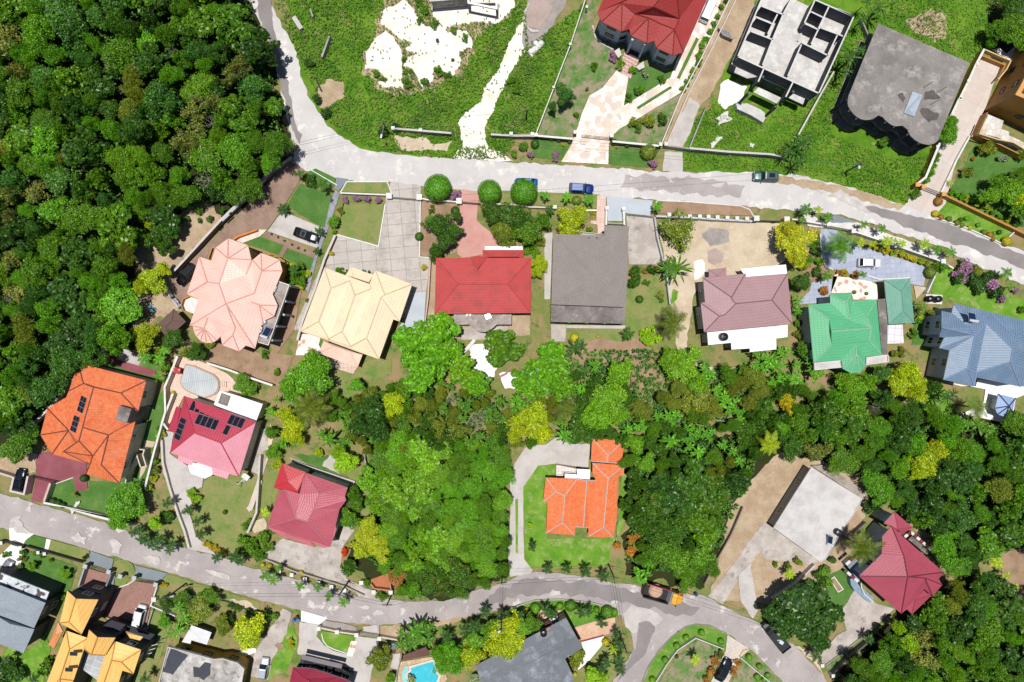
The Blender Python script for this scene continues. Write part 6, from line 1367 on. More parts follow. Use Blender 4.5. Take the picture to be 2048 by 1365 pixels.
for s in (-1, 1):
    t.add('side_window', G().box((2.2, s * 1.105, 1.9), (.8, .02, .6)), GL, local=True); t.add('mirror', G().box((2.8, s * 1.35, 1.8), (.1, .25, .4)), Bk, local=True); t.add('headlight', G().box((3.82, s * .8, .95), (.06, .25, .18)), plain('#e6eaee', .15, .6), local=True)
    for x in (3.1, -1.6, -2.7):
        w = t.add('wheel', G().tube((x, s * .85, .32), (x, s * 1.17, .32), .5, n=14), Ti, local=True); t.add('rim', G().tube((x, s * 1.171, .32), (x, s * 1.19, .32), .26, n=10), Rd, w, local=True)
t.add('fuel_tank', G().tube((.9, 1.0, .6), (1.6, 1.0, .6), .28, n=12), plain('#c5c9cc', .3, .5, .5), local=True)
# flatbed truck
p = P(1557, 1280, 1.0); RZ = math.radians(128)
t = T('flatbed_truck', 'black flatbed truck with a railed bed parked under the big dark tree', 'truck', (p.x, p.y, .2), 'trucks', RZ)
t.add('bed_floor', G().box((0, 0, .85), (4.4, 2.0, .12)), plain('#2a2d33', .5), local=True); t.add('chassis', G().box((.3, 0, .55), (6.6, .9, .25)), Bk, local=True)
for s in (-1, 1): t.add('bed_side', G().box((0, s * 1.0, 1.1), (4.4, .06, .45)), Bk, local=True)
t.add('bed_board', G().box((-2.2, 0, 1.1), (.06, 2.0, .45)), Bk, local=True); t.add('engine_crate', G().box((-2.75, 0, .9), (.9, 1.3, .35)), plain('#b7b2ac', .6), local=True)
g = G()
for k in range(9): g.box((2.3 + .12 * k, 0, 1.25), (.05, 1.9, .05))
for s in (-1, 1): g.box((2.75, s * .95, 1.2), (1.2, .06, .06))
t.add('rack', g, plain('#3a3536', .5), local=True); t.add('cab', carbody(1, 1.9, 0, [(1.9, .97, .45, 1.5), (2.0, 1, .4, 1.6), (2.8, 1, .4, 1.6), (3.15, .96, .4, 1.1), (3.8, .9, .4, 1.0), (4.0, .8, .45, .85)]), plain('#22262c', .35, .4), local=True)
t.add('windscreen', G().poly([(3.1, -.8, 1.14), (3.1, .8, 1.14), (2.84, .72, 1.56), (2.84, -.72, 1.56)]), GL, local=True)
t.add('cargo_sheet', G().box((-.6, -.1, .98), (.8, .6, .1), .4), plain('#dfe6ec'), local=True); t.add('tarpaulin_roll', G().tube((.2, .3, 1.0), (-.3, -.4, 1.0), .12), plain('#cfd9de'), local=True)
for s in (-1, 1):
    for x in (3.1, -1.5):
        w = t.add('wheel', G().tube((x, s * .72, .2), (x, s * .98, .2), .38, n=14), Ti, local=True); t.add('rim', G().tube((x, s * .981, .2), (x, s * 1.0, .2), .2, n=10), plain('#8f9398', .4), w, local=True)
    t.add('headlight', G().box((3.97, s * .65, .75), (.06, .25, .14)), plain('#e6eaee', .15, .6), local=True); t.add('tail_light', G().box((-2.24, s * .9, .8), (.05, .2, .12)), plain('#8f1d22', .3), local=True)
# ---------------------------------------------------------------- plants
LEAF = leafmat('leaves'); BARK = blotch('bark', '#6b5d50', '#85796c', 1.5, .4, .6, fine=.3, fscale=8)
PALEBARK = blotch('pale_bark', '#b3aba2', '#988f86', 1.5, .4, .6, fine=.2)
LPINK = leafmat('pink_blossom_leaves', '#d07ac8', .6); LWHITE = leafmat('white_blossom_leaves', '#e8e6dc', .3); LRED = leafmat('red_blossom_leaves', '#c8401f', .03); LGOLD = leafmat('gold_tipped_leaves', '#d0a818', .5, .7)
LGLINT = leafmat('painted_glint_leaves', '#b8c49a', .012)  # a few pale leaves at random paint in glints off the foliage
def leafquad(V, F, c, n, s, r, asp=1.0):
    n = n.normalized(); u = n.orthogonal().normalized(); a = r.uniform(0, 6.283)
    w = n.cross(u); u, w = u * math.cos(a) + w * math.sin(a), w * math.cos(a) - u * math.sin(a)
    i = len(V); b = n * (s * .18)
    V += [c - u * s, c + w * s * .55 * asp - b * .3, c + u * s - b, c - w * s * .55 * asp - b * .3]
    F.append((i, i + 1, i + 2, i + 3))
def crown(name, seed, nl, nleaf, ls, flat=.75, lobe=(.26, .44), rag=.12, mains=4, low=.12, asp=1.0):
    """unit-radius crown: a few main boughs of unequal reach, each a cluster of leaf sprays; z=0 at its middle"""
    r = random.Random(seed); V, F, TN = [], [], []
    bo = [(Vector((0, 0, flat * r.uniform(.3, .5))), r.uniform(.4, .5))]; a0 = r.uniform(0, 6.283)
    for k in range(mains):
        a = a0 + 6.283 * k / mains + r.uniform(-.45, .45); rr = r.uniform(.34, .68); bo.append((Vector((rr * math.cos(a), rr * math.sin(a), flat * r.uniform(-.15, .42))), r.uniform(.26, .48)))
    wb = sum(b[1] ** 2 for b in bo); lobes = []
    for c, br in bo:
        n = max(3, int(nl * br * br / wb)); bt = r.random()
        for k in range(n):
            th = r.uniform(0, 6.283); cz = r.uniform(-.2, 1); sr = math.sqrt(1 - cz * cz)
            q = c + Vector((sr * math.cos(th), sr * math.sin(th), cz * .8)) * br * r.uniform(.55, 1.05)
            if q.xy.length > 1.02: q.xy *= 1.0 / q.xy.length
            lobes.append((q, br * r.uniform(*lobe), min(1, max(0, .35 * bt + r.uniform(-.1, .65)))))
    ws = sum(l[1] ** 2 for l in lobes)
    for c, lr, tn in lobes:
        for _ in range(int(nleaf * lr * lr / ws)):
            th = r.uniform(0, 6.283); cz = r.uniform(-.5 if r.random() < low else -.05, 1.0); sr = math.sqrt(max(0, 1 - cz * cz))
            d = Vector((sr * math.cos(th), sr * math.sin(th), cz * .8))
            p = c + d * lr * (r.uniform(.65, 1.0) + (r.random() ** 4) * rag * 4)
            n = d * .75 + Vector((0, 0, .3)) + Vector((r.uniform(-1, 1), r.uniform(-1, 1), r.uniform(-.4, .6))) * .75
            leafquad(V, F, p, n, ls * r.uniform(.6, 1.4), r, asp); TN.append(tn * r.uniform(.6, 1.2))
    m = bpy.data.meshes.new(name); m.from_pydata(V, [], F); m.materials.append(LEAF)
    at = m.attributes.new('tone', 'FLOAT', 'FACE'); at.data.foreach_set('value', TN); m.update(); return m
def feather(V, F, base, yaw, L, lift, droop, npair, wid, tw, r, cross=.0):
    d = Vector((math.cos(yaw), math.sin(yaw), 0)); s = Vector((-d.y, d.x, 0)); P0 = []
    for k in range(npair + 2):
        t = k / (npair + 1); P0.append(base + d * (L * t * (1 - .12 * droop * t)) + Vector((0, 0, L * (lift * t - droop * t * t))))
    for k in range(npair + 1):   # rachis
        i = len(V); w = s * (.035 * L * .35 * (1 - .8 * k / npair))
        V += [P0[k] - w, P0[k] + w, P0[k + 1] + w * .8, P0[k + 1] - w * .8]; F.append((i, i + 1, i + 2, i + 3))
    for k in range(1, npair + 1):
        t = k / (npair + 1); q = P0[k]; f = (P0[k + 1] - P0[k - 1]).normalized()
        ll = wid * L * math.sin(math.pi * min(1, .16 + .84 * t) ** .85) + .05 * L
        for sg in (-1, 1):
            o = (s * sg * .82 + f * .62 + Vector((0, 0, -.22 - r.uniform(0, .2)))).normalized() * ll * r.uniform(.85, 1.15)
            w = f * (L / npair * tw); i = len(V)
            V += [q - w * .5, q + w * .5, q + o * .6 + w * .45, q + o, q + o * .6 - w * .4]; F.append((i, i + 1, i + 2, i + 3, i + 4))
def palm_mesh(name, seed, nf, npair, lift=(.1, .7), droop=(.5, .95), wid=.26, tw=.85, bias=None):
    r = random.Random(seed); V, F = [], []
    for k in range(nf):
        y = 2.39996 * k + r.uniform(-.25, .25); u = k / nf
        L = r.uniform(.85, 1.08) * (1 - .25 * (u > .75))
        if bias is not None: L *= .72 + .4 * max(0, math.cos(y - bias))
        feather(V, F, Vector((0, 0, 0)), y, L, lift[0] + (lift[1] - lift[0]) * u, r.uniform(*droop) * (.6 + .4 * (1 - u)), npair, wid, tw, r)
    m = bpy.data.meshes.new(name); m.from_pydata(V, [], F); m.materials.append(LEAF); m.update(); return m
def paddle_mesh(name, seed, nf, wid=.13, seg=6, stems=1, split=True):
    """banana like leaves: broad arched blades, torn along the edge"""
    r = random.Random(seed); V, F = [], []
    for k in range(nf):
        st = k % stems; o = Vector((0, 0, 0)) if stems == 1 else Vector((math.cos(st * 2.3) * .38, math.sin(st * 2.3) * .38, r.uniform(-.15, .1)))
        y = 2.39996 * k + r.uniform(-.4, .4); L = r.uniform(.5, .8) if stems > 1 else r.uniform(.75, 1.08); d = Vector((math.cos(y), math.sin(y), 0)); s = Vector((-d.y, d.x, 0)); li, dr = r.uniform(.35, 1.0), r.uniform(.6, 1.2)
        pr = []
        for j in range(seg + 1):
            t = j / seg; pr.append((o + d * (L * t * (1 - .1 * t)) + Vector((0, 0, L * (li * t - dr * t * t))), wid * L * (math.sin(math.pi * (t * .86 + .1)) ** .7) * (1 if t < 1 else .1)))
        for sg in (-1, 1):
            for j in range(seg):
                (a, wa), (b, wb) = pr[j], pr[j + 1]; i = len(V); dz = Vector((0, 0, -.35)); g = (b - a) * (r.uniform(0, .12) if split else 0)
                V += [a, b, b + s * sg * wb + dz * wb * r.uniform(.5, 1.4) - g, a + s * sg * wa + dz * wa]; F.append((i, i + 1, i + 2, i + 3) if sg > 0 else (i + 3, i + 2, i + 1, i))
    m = bpy.data.meshes.new(name); m.from_pydata(V, [], F); m.materials.append(LEAF); m.update(); return m
def ball_mesh(name, seed, n, ls, squash=.85):
    r = random.Random(seed); V, F = [], []
    for k in range(n):
        z = 1 - 1.55 * (k + .5) / n; a = 2.39996 * k; sr = math.sqrt(1 - z * z); d = Vector((sr * math.cos(a), sr * math.sin(a), z * squash))
        leafquad(V, F, d * r.uniform(.93, 1.02), d + Vector((r.uniform(-1, 1), r.uniform(-1, 1), r.uniform(-.6, .6))) * .5, ls * r.uniform(.7, 1.3), r)
    i = len(V); N = 14   # dense inside
    for j in range(6):
        for q in range(N):
            ph = math.pi * (j + .5) / 6.6; V.append(Vector((math.sin(ph) * math.cos(2 * math.pi * q / N), math.sin(ph) * math.sin(2 * math.pi * q / N), math.cos(ph) * squash)) * .9)
    for j in range(5):
        for q in range(N): F.append((i + j * N + q, i + (j + 1) * N + q, i + (j + 1) * N + (q + 1) % N, i + j * N + (q + 1) % N))
    F.append(tuple(i + q for q in range(N)))
    m = bpy.data.meshes.new(name); m.from_pydata(V, [], F); m.materials.append(LEAF); m.update(); return m
def trunk_mesh(name, seed, limbs=5, r0=.05, h=1.0, spread=.55, top=.45, bark=BARK):
    """unit: base z=-1 .. crown centre z=0, limbs reach into the crown"""
    r = random.Random(seed); g = G(); p = Vector((0, 0, -h)); f = Vector((r.uniform(-.06, .06), r.uniform(-.06, .06), -.35 * h))
    g.tube(p, f, r0, r0 * .75, 7, False)
    for k in range(limbs):
        a = 2 * math.pi * k / limbs + r.uniform(-.4, .4); m = f + Vector((math.cos(a) * spread * .5, math.sin(a) * spread * .5, .4 * h + r.uniform(-.1, .1))); e = Vector((math.cos(a) * spread, math.sin(a) * spread, top * r.uniform(.5, 1)))
        g.tube(f, m, r0 * .55, r0 * .35, 5, False).tube(m, e, r0 * .35, r0 * .12, 5, False)
        b = m + Vector((math.cos(a + .9) * .3, math.sin(a + .9) * .3, .28)); g.tube(m, b, r0 * .25, r0 * .08, 4, False)
    return g.mesh(name, bark)
CR = {}
CR['tree'] = [crown('crown', s, nl, n, ls, fl, lb, mains=mm) for s, nl, n, ls, fl, lb, mm in ((1, 46, 6200, .052, .8, (.4, .75), 4), (2, 60, 6600, .048, .72, (.35, .65), 5), (3, 38, 6000, .055, .85, (.45, .8), 3), (4, 70, 7000, .045, .78, (.3, .6), 6), (5, 50, 6200, .05, .65, (.4, .7), 4), (6, 40, 5800, .056, .9, (.4, .8), 5), (7, 54, 6400, .05, .75, (.35, .7), 3), (8, 64, 6600, .047, .8, (.35, .6), 5))]
CR['fine'] = [crown('crown', s, nl, n, ls, fl, lb, rag=.16, mains=mm) for s, nl, n, ls, fl, lb, mm in ((11, 80, 9000, .034, .7, (.3, .6), 6), (12, 60, 8500, .036, .75, (.35, .65), 4), (13, 70, 9000, .034, .65, (.3, .6), 5))]
CR['big'] = [crown('crown', s, nl, n, ls, fl, lb, rag=.08, mains=mm, asp=1.25) for s, nl, n, ls, fl, lb, mm in ((21, 50, 3600, .08, .8, (.35, .7), 5), (22, 40, 3400, .085, .8, (.4, .7), 4), (23, 56, 3800, .076, .75, (.35, .65), 6))]
CR['open'] = [crown('crown', s, nl, n, ls, fl, lb, rag=.3, mains=mm) for s, nl, n, ls, fl, lb, mm in ((31, 30, 1700, .06, .6, (.35, .6), 6), (32, 24, 1500, .065, .6, (.35, .6), 5))]
CR['bush'] = [crown('crown', s, nl, n, ls, fl, lb, mains=mm) for s, nl, n, ls, fl, lb, mm in ((41, 14, 900, .11, .75, (.5, .9), 4), (42, 12, 800, .12, .85, (.5, .95), 3), (43, 18, 1000, .1, .7, (.5, .85), 5))]
CR['ball'] = [ball_mesh('crown', 51, 900, .085), ball_mesh('crown', 52, 800, .09, .95)]
CR['bigball'] = [ball_mesh('crown', 53, 4200, .042, .9)]
CR['palm'] = [palm_mesh('fronds', 61, 11, 13), palm_mesh('fronds', 62, 9, 12), palm_mesh('fronds', 63, 10, 13, bias=2.0)]
CR['coco'] = [palm_mesh('fronds', 71, 20, 30, (.05, .9), (.55, .95), .24, .62), palm_mesh('fronds', 72, 17, 28, (.05, .8), (.5, .9), .26, .62, bias=.2), palm_mesh('fronds', 73, 18, 28, (.05, .85), (.5, .95), .25, .62, bias=3.6)]
CR['spiky'] = [paddle_mesh('fronds', 81, 24, .045, 5, 1, False), paddle_mesh('fronds', 82, 20, .05, 5, 1, False)]
CR['banana'] = [paddle_mesh('leaves', 91, 30, .12, 6, 4), paddle_mesh('leaves', 92, 24, .13, 6, 3), paddle_mesh('leaves', 93, 12, .11, 7, 1)]
TK = dict(tree=[trunk_mesh('trunk', s) for s in (1, 2, 3)], palm=[trunk_mesh('trunk', 4, 0, .05)], bush=[trunk_mesh('trunk', 5, 4, .04, .6, .4, .3)])
def bare_mesh(name, seed, n=9):
    r = random.Random(seed); g = G(); f = Vector((0, 0, -.55)); g.tube((0, 0, -1), f, .05, .04, 6)
    def br(p, d, L, rad, dep):
        q = p + d * L; g.tube(p, q, rad, rad * .6, 4, False)
        if dep:
            for k in range(3 if dep > 1 else 4):
                nd = (d + Vector((r.uniform(-1, 1), r.uniform(-1, 1), r.uniform(-.2, .5))) * .75).normalized(); br(q, nd, L * r.uniform(.5, .75), rad * .6, dep - 1)
    for k in range(n):
        a = 2 * math.pi * k / n + r.uniform(-.3, .3); br(f, Vector((math.cos(a), math.sin(a), r.uniform(.5, 1.2))).normalized(), r.uniform(.35, .5), .028, 3)
    return g.mesh(name, PALEBARK)
CR['bare'] = [bare_mesh('branches', 101), bare_mesh('branches', 102, 7)]
COLS = dict(dark=('dark green', '#38601f'), mid=('mid green', '#4e7d22'), green=('fresh green', '#579426'), bright=('bright green', '#62962a'), yel=('yellow green', '#94ae22'), gold=('golden yellow', '#b0bc2e'), blue=('bluish green', '#3d6c36'),
            olive=('olive green', '#687c34'), grey=('greyish green', '#76855c'), lime=('lime green', '#7eb024'), deep=('deep green', '#2c5220'), rust=('rust brown', '#a5764a'), pink=('pink flowering', '#547a35'), white=('white flowering', '#5c8438'), red=('red flecked', '#3c6422'), coco=('dark olive', '#596b1e'), bare=('bare grey', '#999999'), flame=('flame red', '#dc4a1c'))
KIND = dict(tree=('broadleaf_tree', 'leafy tree', 'tree'), fine=('fine_leaved_tree', 'feathery tree', 'tree'), big=('large_leaved_tree', 'large leaved tree', 'tree'), open=('sparse_tree', 'sparse tree', 'tree'), bush=('shrub', 'shrub', 'shrub'), ball=('clipped_bush', 'round clipped bush', 'bush'),
            bigball=('topiary_tree', 'round clipped tree', 'tree'), palm=('young_palm', 'little palm', 'palm'), coco=('coconut_palm', 'coconut palm', 'palm'), spiky=('spiky_palm', 'spiky leaved palm', 'palm'), banana=('banana_plant', 'banana clump', 'banana plant'), bare=('bare_tree', 'leafless tree', 'tree'))
PL = []
def tint(h, r):
    c = lin(h, 1.0); k = r.uniform(.86, 1.14); s = r.uniform(-.06, .06)
    return (c[0] * k * (1 + s) * 1.02, c[1] * k * 1.06, c[2] * k * (1 - s) * .5, 1)
prnd = random.Random(99)
def plant(kind, x, y, r, colr, h=None, group=None, label=None, yaw=None, lmat=None, zone=None):
    """x, y: survey reading of the crown's middle; r its radius in survey units"""
    if h is None: h = {'tree': 3.2 + r * .075, 'fine': 3 + r * .07, 'big': 3 + r * .07, 'open': 3 + r * .06, 'bush': .5 + r * .1, 'ball': .35 + r * .09, 'bigball': 3.2, 'palm': 2.6 + r * .05, 'coco': 8.0, 'spiky': 2.2 + r * .04, 'banana': 2.4 + r * .04, 'bare': 4.5}[kind]
    R = r * (H - h * .8) / FPX
    q = {'tree': .62, 'fine': .62, 'big': .6, 'open': .6, 'bush': .45, 'ball': .55, 'bigball': .6, 'bare': .55}.get(kind, .97)
    zc = h * q; p = P(x, y, zc)
    nm, words_, cat = KIND[kind]
    t = T(nm, None, cat, (p.x, p.y, 0), group)
    me = prnd.choice(CR[kind]); yaw = prnd.uniform(0, 6.283) if yaw is None else yaw
    pn = {'palm': 'fronds', 'coco': 'fronds', 'spiky': 'fronds', 'banana': 'leaves', 'bare': 'branches'}.get(kind, 'crown')
    o = bpy.data.objects.new(pn, me); col.objects.link(o); o.parent = t.o; o.location = (0, 0, zc)
    sz = (h - zc) / .78 if kind in ('tree', 'fine', 'big', 'open', 'bush') else (R if kind not in ('ball', 'bigball') else h - zc)
    if kind in ('ball', 'bigball'): sz = max(.8 * R, h - zc)
    if kind == 'bare': sz = R
    o.scale = (R * prnd.uniform(.94, 1.06), R * prnd.uniform(.94, 1.06), max(sz, R * .45)); o.rotation_euler = (0, 0, yaw)
    o.color = tint(COLS[colr][1], prnd)
    lm = lmat or {'pink': LPINK, 'white': LWHITE, 'red': LRED, 'gold': LGOLD}.get(colr)
    if kind == 'big' and not lm: lm = LGLINT
    if lm:
        o.material_slots[0].link = 'OBJECT'; o.material_slots[0].material = lm
    if kind not in ('bare',):
        tk = TK['palm'][0] if kind in ('palm', 'coco', 'spiky', 'banana') else (prnd.choice(TK['tree']) if kind not in ('bush', 'ball') else TK['bush'][0])
        k = bpy.data.objects.new('trunk', tk); col.objects.link(k); k.parent = t.o; k.location = (0, 0, zc)
        w = {'palm': 1.7, 'coco': 3.4, 'spiky': 2.0, 'banana': 2.4}.get(kind, R * (1 if kind not in ('tree', 'fine', 'big', 'open') else .95)); k.scale = (w, w, zc if kind not in ('bush', 'ball') else zc / .6); k.rotation_euler = (0, 0, yaw)
    PL.append(dict(o=t.o, x=x, y=y, r=r, kind=kind, col=colr, label=label, zone=zone, group=group))
    return t
def many(kind, s, colr, r=None, group=None, h=None, lmat=None, yaw=None):
    """'x,y,r' survey readings"""
    for q in pts(s):
        c = colr if isinstance(colr, str) else prnd.choice(colr)
        plant(kind, q[0], q[1], q[2] if len(q) > 2 else r, c, h, group, lmat=lmat, yaw=yaw)
# single trees, from the top of the plan down
many('tree', 'px 1130,195,26 1105,215,14', 'blue'); many('bush', 'px 1122,180,14', 'blue')
many('bush', 't13 660,510,7 655,545,6 520,900,7 600,700,5 505,760,5 30,640,12 50,700,12', 'mid'); many('bush', 't13 805,450,10', 'pink'); many('bush', 't13 860,505,10 960,550,10', 'bright'); many('bush', 't13 1060,590,8 1040,560,5', 'white'); many('bush', 't13 1180,620,9 1000,710,12 930,765,9', 'mid')
many('bush', 't13 975,960,13 1090,950,16 1190,940,14', ('mid', 'red', 'olive')); many('bush', 't13 1000,1010,8', 'pink', lmat=LRED)
many('ball', 't13 325,1080,6 380,1090,6 465,1105,5 195,1125,9 810,1110,7 915,1130,6', 'dark', group='clipped bushes along the villa front wall'); many('ball', 't13 1080,1185,17', 'olive'); many('bush', 't13 165,1215,9 350,1225,9 1120,1285,11 370,1200,6', 'pink'); many('bush', 't13 100,1150,12 30,1200,9', 'mid'); many('bush', 't13 415,1130,4 830,1155,3', 'gold')
many('bush', 't13 1690,10,7 1650,60,7 1620,130,7 1590,190,7 1560,250,8 1530,310,8 1500,360,9 1480,420,9 1470,480,9 1430,550,8 1410,600,7 1380,650,7 1350,700,7', ('mid', 'green', 'dark', 'bright'), group='shrubs along the white fence of the villa')
many('spiky', 't14 900,70,26 780,150,16 800,20,14', 'dark', h=4.5); many('spiky', 't14 660,450,30 760,400,20 640,560,16', 'dark', h=5.5); many('spiky', 't14 300,1120,30 190,1190,22 270,1270,20 360,1080,18 330,1220,16', 'dark', h=4); many('bush', 't14 920,1110,13', 'mid')
many('tree', 't14 1430,1080,22 1440,970,17', 'green', h=4); many('bush', 't14 1340,1220,11 1310,1300,12 1290,1350,10 t24 1270,30,12 1250,80,10', ('mid', 'green'), group='shrubs along the pale drive wall'); many('bush', 't24 1185,185,11', 'mid'); many('spiky', 't24 1450,100,10', 'yel', h=1.0)
many('tree', 't14 1920,220,32 1980,120,26 2010,330,20', ('bright', 'mid')); many('ball', 't14 1780,330,12', 'green', h=3); many('tree', 'px 2020,20,30 2060,60,34 1995,60,24', ('dark', 'mid')); many('bush', 't14 1740,1160,18 1690,1160,12 2000,1215,14', 'olive', h=2.6); many('bush', 'px 1934,344,13', 'olive'); many('bush', 'px 1945,318,5', 'rust')
many('bush', 'px 1998,318,8 2010,318,7', 'white'); many('tree', 'px 1990,365,24 2020,385,28 1980,395,20 2035,350,18 2045,420,20', ('mid', 'bright', 'dark')); many('tree', 'px 2030,395,22', 'yel'); many('palm', 't24 1720,200,17 1960,330,14', 'mid'); many('bush', 't24 1960,400,12 1850,300,10 2010,130,14', 'dark')
many('ball', 't24 1360,248,9 1335,343,7 1380,370,6 1442,385,6 1505,413,6 1543,433,5 1607,452,5 1715,488,6 1762,506,6 1785,540,5 1892,558,10', ('gold', 'olive', 'rust'), group='round bushes along the road kerb on the right'); many('ball', 't24 1580,380,5 1535,390,5 1835,487,5 1795,495,4 1670,430,5', ('bright', 'dark'), group='round bushes on the right verge lawn')
# middle road front
many('bigball', 'px 875,376,28', 'green', h=4.4); many('bigball', 'px 979,384,24 1048,384,27', 'green', h=4.2); many('bush', 'px 913,390,11', 'pink'); many('ball', 't22 1560,320,9 1280,520,9', 'dark'); many('bush', 't22 1300,420,5', 'grey'); many('ball', 't22 1370,400,12', 'bright', h=1.6); many('bush', 't22 590,650,7 1320,765,8', 'gold'); many('bush', 't22 670,790,8 640,785,5 720,800,5 850,790,4 890,800,4', 'mid'); many('bush', 't22 1380,320,7 1385,285,5', 'pink', lmat=LRED); many('bush', 't22 1345,240,5 595,240,4', 'pink')
many('tree', 't22 1450,440,27 1480,560,28 1560,480,22 1420,640,18 1580,370,15', 'dark'); many('tree', 'px 985,430,30 1030,440,34 1060,470,30 1005,470,28 1085,440,18', ('dark', 'mid', 'olive'))
many('palm', 't23 280,200,15 445,210,14 615,230,14 1155,285,14', 'green', group='little palms along the upper road'); many('ball', 't23 520,240,10', 'olive'); many('palm', 't23 310,310,12', 'dark'); many('tree', 't23 455,385,37', 'yel'); many('bush', 't23 615,465,8', 'bright'); many('bush', 't23 635,340,4 655,340,4', 'gold')
many('tree', 't23 235,720,18 220,800,17', 'yel', h=3.5); many('bush', 't23 150,600,14 230,570,11 130,640,10 200,650,10', ('mid', 'bright', 'olive')); many('bush', 't23 970,790,15 950,890,13 980,850,14 1100,780,11', 'dark', h=2.2); many('bush', 't23 1050,790,7', 'rust'); many('ball', 't23 1010,1010,8', 'dark'); many('bush', 't23 1170,980,11', 'grey'); many('bush', 't23 1180,1025,6', 'pink', lmat=LRED); many('bush', 't23 1060,880,8', 'mid')
many('open', 't23 1310,480,42', 'olive', h=5.5); many('bush', 't23 1220,520,10 1330,600,12', 'olive'); many('spiky', 't23 1300,770,40 1230,760,24', 'mid', h=5); many('coco', 't23 1270,1210,42', 'coco', h=8, yaw=1.0); many('palm', 't23 920,1280,17', 'dark'); many('bush', 't23 1090,1290,20', 'lime', h=2.6); many('tree', 't23 1060,1330,12', 'lime', h=2.2); many('ball', 't23 505,1310,10', 'gold'); many('ball', 't23 685,1303,3', 'gold')
many('tree', 'px 1585,488,39 1577,460,22 1590,515,24', 'gold', h=6.5, lmat=leafmat('golden_leaves', '#bfc840', .35, .75)); many('palm', 't24 330,310,16 505,370,13 300,390,12', 'mid'); many('palm', 't24 430,310,13', 'yel'); many('coco', 't24 600,590,37', 'mid', h=6.5, yaw=.4); many('palm', 't24 775,430,14 930,460,15', 'mid'); many('palm', 't24 1260,580,15 760,560,15 850,580,13 960,560,15 1020,550,9 1080,575,11', 'yel', group='yellowish palms by the white wall'); many('palm', 't24 1345,625,14 1460,645,15 1895,810,17 1935,915,10', 'mid')
many('bush', 't24 900,620,8 950,635,8 1010,645,8 1070,655,8 1120,680,8 1170,700,8 1220,715,8 1265,730,7 860,600,7', ('gold', 'yel', 'olive'), group='golden bushes along the blue grey forecourt'); many('ball', 't24 1300,800,13', 'olive'); many('bush', 't24 1370,750,13 1330,770,10', 'mid')
many('bush', 't24 390,570,12 410,640,12 400,520,10 430,720,12 410,790,12 300,750,14 330,710,12', ('dark', 'olive', 'mid')); many('tree', 't24 285,880,27', 'dark', h=4.5); many('palm', 't24 490,830,14 775,815,12', 'mid'); many('bush', 't24 630,805,8', 'gold'); many('bush', 't24 470,945,12', 'rust'); many('bush', 't24 700,830,8 590,800,6 720,800,5', ('rust', 'olive')); many('ball', 't24 705,955,4 800,965,4', 'mid')
many('bush', 't24 1550,780,22 1620,850,20 1680,900,20 1770,900,18 1800,960,16 1740,830,16 1640,780,14 1510,840,14', ('deep', 'olive', 'pink'), h=2.2); many('bush', 't24 1850,1010,11 1960,940,9', 'pink'); many('bush', 't24 2005,1090,10', 'mid')
many('spiky', 't24 1250,1080,17 1210,1050,14', 'olive'); many('bush', 't24 1300,1120,10 1190,1180,10 1160,1280,10 1220,1150,9', ('yel', 'olive', 'mid')); many('bush', 't24 260,1200,10 270,1290,11 t34 1010,110,10 1070,90,10', ('olive', 'mid')); many('spiky', 't24 265,1020,16 265,1100,15', 'green')
# left middle
many('palm', 't22 350,30,15 530,120,16', 'dark'); many('bush', 't22 440,90,14 400,60,10', 'dark'); many('palm', 't22 215,305,15 500,480,13 480,640,12', 'deep', h=2.0); many('bush', 't22 665,320,8', 'olive'); many('tree', 't22 615,400,13', 'bright', h=2.6); many('bush', 't22 625,485,6', 'bright'); many('bush', 't22 610,420,9', 'olive')
many('bush', 't22 320,800,19 350,870,16 290,850,14', 'mid'); many('palm', 't22 300,790,18', 'dark'); many('bush', 't22 270,745,9 415,810,9 370,900,10', 'yel'); many('bush', 't22 410,1020,6', 'olive')
many('tree', 't21 1210,850,30 1290,780,22 1130,900,20', 'yel', h=5); many('big', 't21 1320,480,20 1190,560,18 1310,620,16 1250,530,20', 'dark', h=4.5); many('bare', 't21 1610,80,24', 'bare', h=6); many('tree', 't21 1180,430,12', 'yel', h=3.5); many('bush', 't21 1450,390,9 1560,310,12 1640,380,9 1560,400,6 1740,320,6', 'mid'); many('tree', 'px 288,672,30', 'yel'); many('tree', 'px 345,680,26 395,705,20', 'dark', h=4); many('bare', 'px 380,690,14', 'bare', h=4); many('bush', 'px 420,690,12 318,702,16 375,708,14', 'olive')
many('palm', 't31 1130,130,18 1240,150,16 1280,80,14', 'green'); many('spiky', 't31 1240,285,16', 'green'); many('bush', 't31 1190,130,15 1290,220,12', 'mid'); many('tree', 'px 485,772,24', 'mid', h=3); many('bush', 'px 508,780,9 495,785,10', 'bright'); many('ball', 't31 1330,225,4 1350,415,5 1275,655,4', 'gold'); many('bush', 'px 554,746,9 530,709,9', 'mid')
many('tree', 'px 42,900,34 60,878,24', 'mid', h=5); many('tree', 'px 255,1005,40 240,1030,26', 'green', h=5); many('ball', 't31 655,1080,8', 'deep'); many('palm', 't31 570,1210,10', 'olive', h=1.2); many('bush', 't31 1260,740,10 1220,850,9 1200,950,10 1220,1010,11 1190,1080,10 1170,1150,9 1240,690,7', ('mid', 'olive', 'yel'), group='shrubs between the orange villa and the crimson drive'); many('ball', 't31 410,1260,8 450,1275,8 490,1290,7', 'deep', group='clipped dark bushes at the orange villa gate')
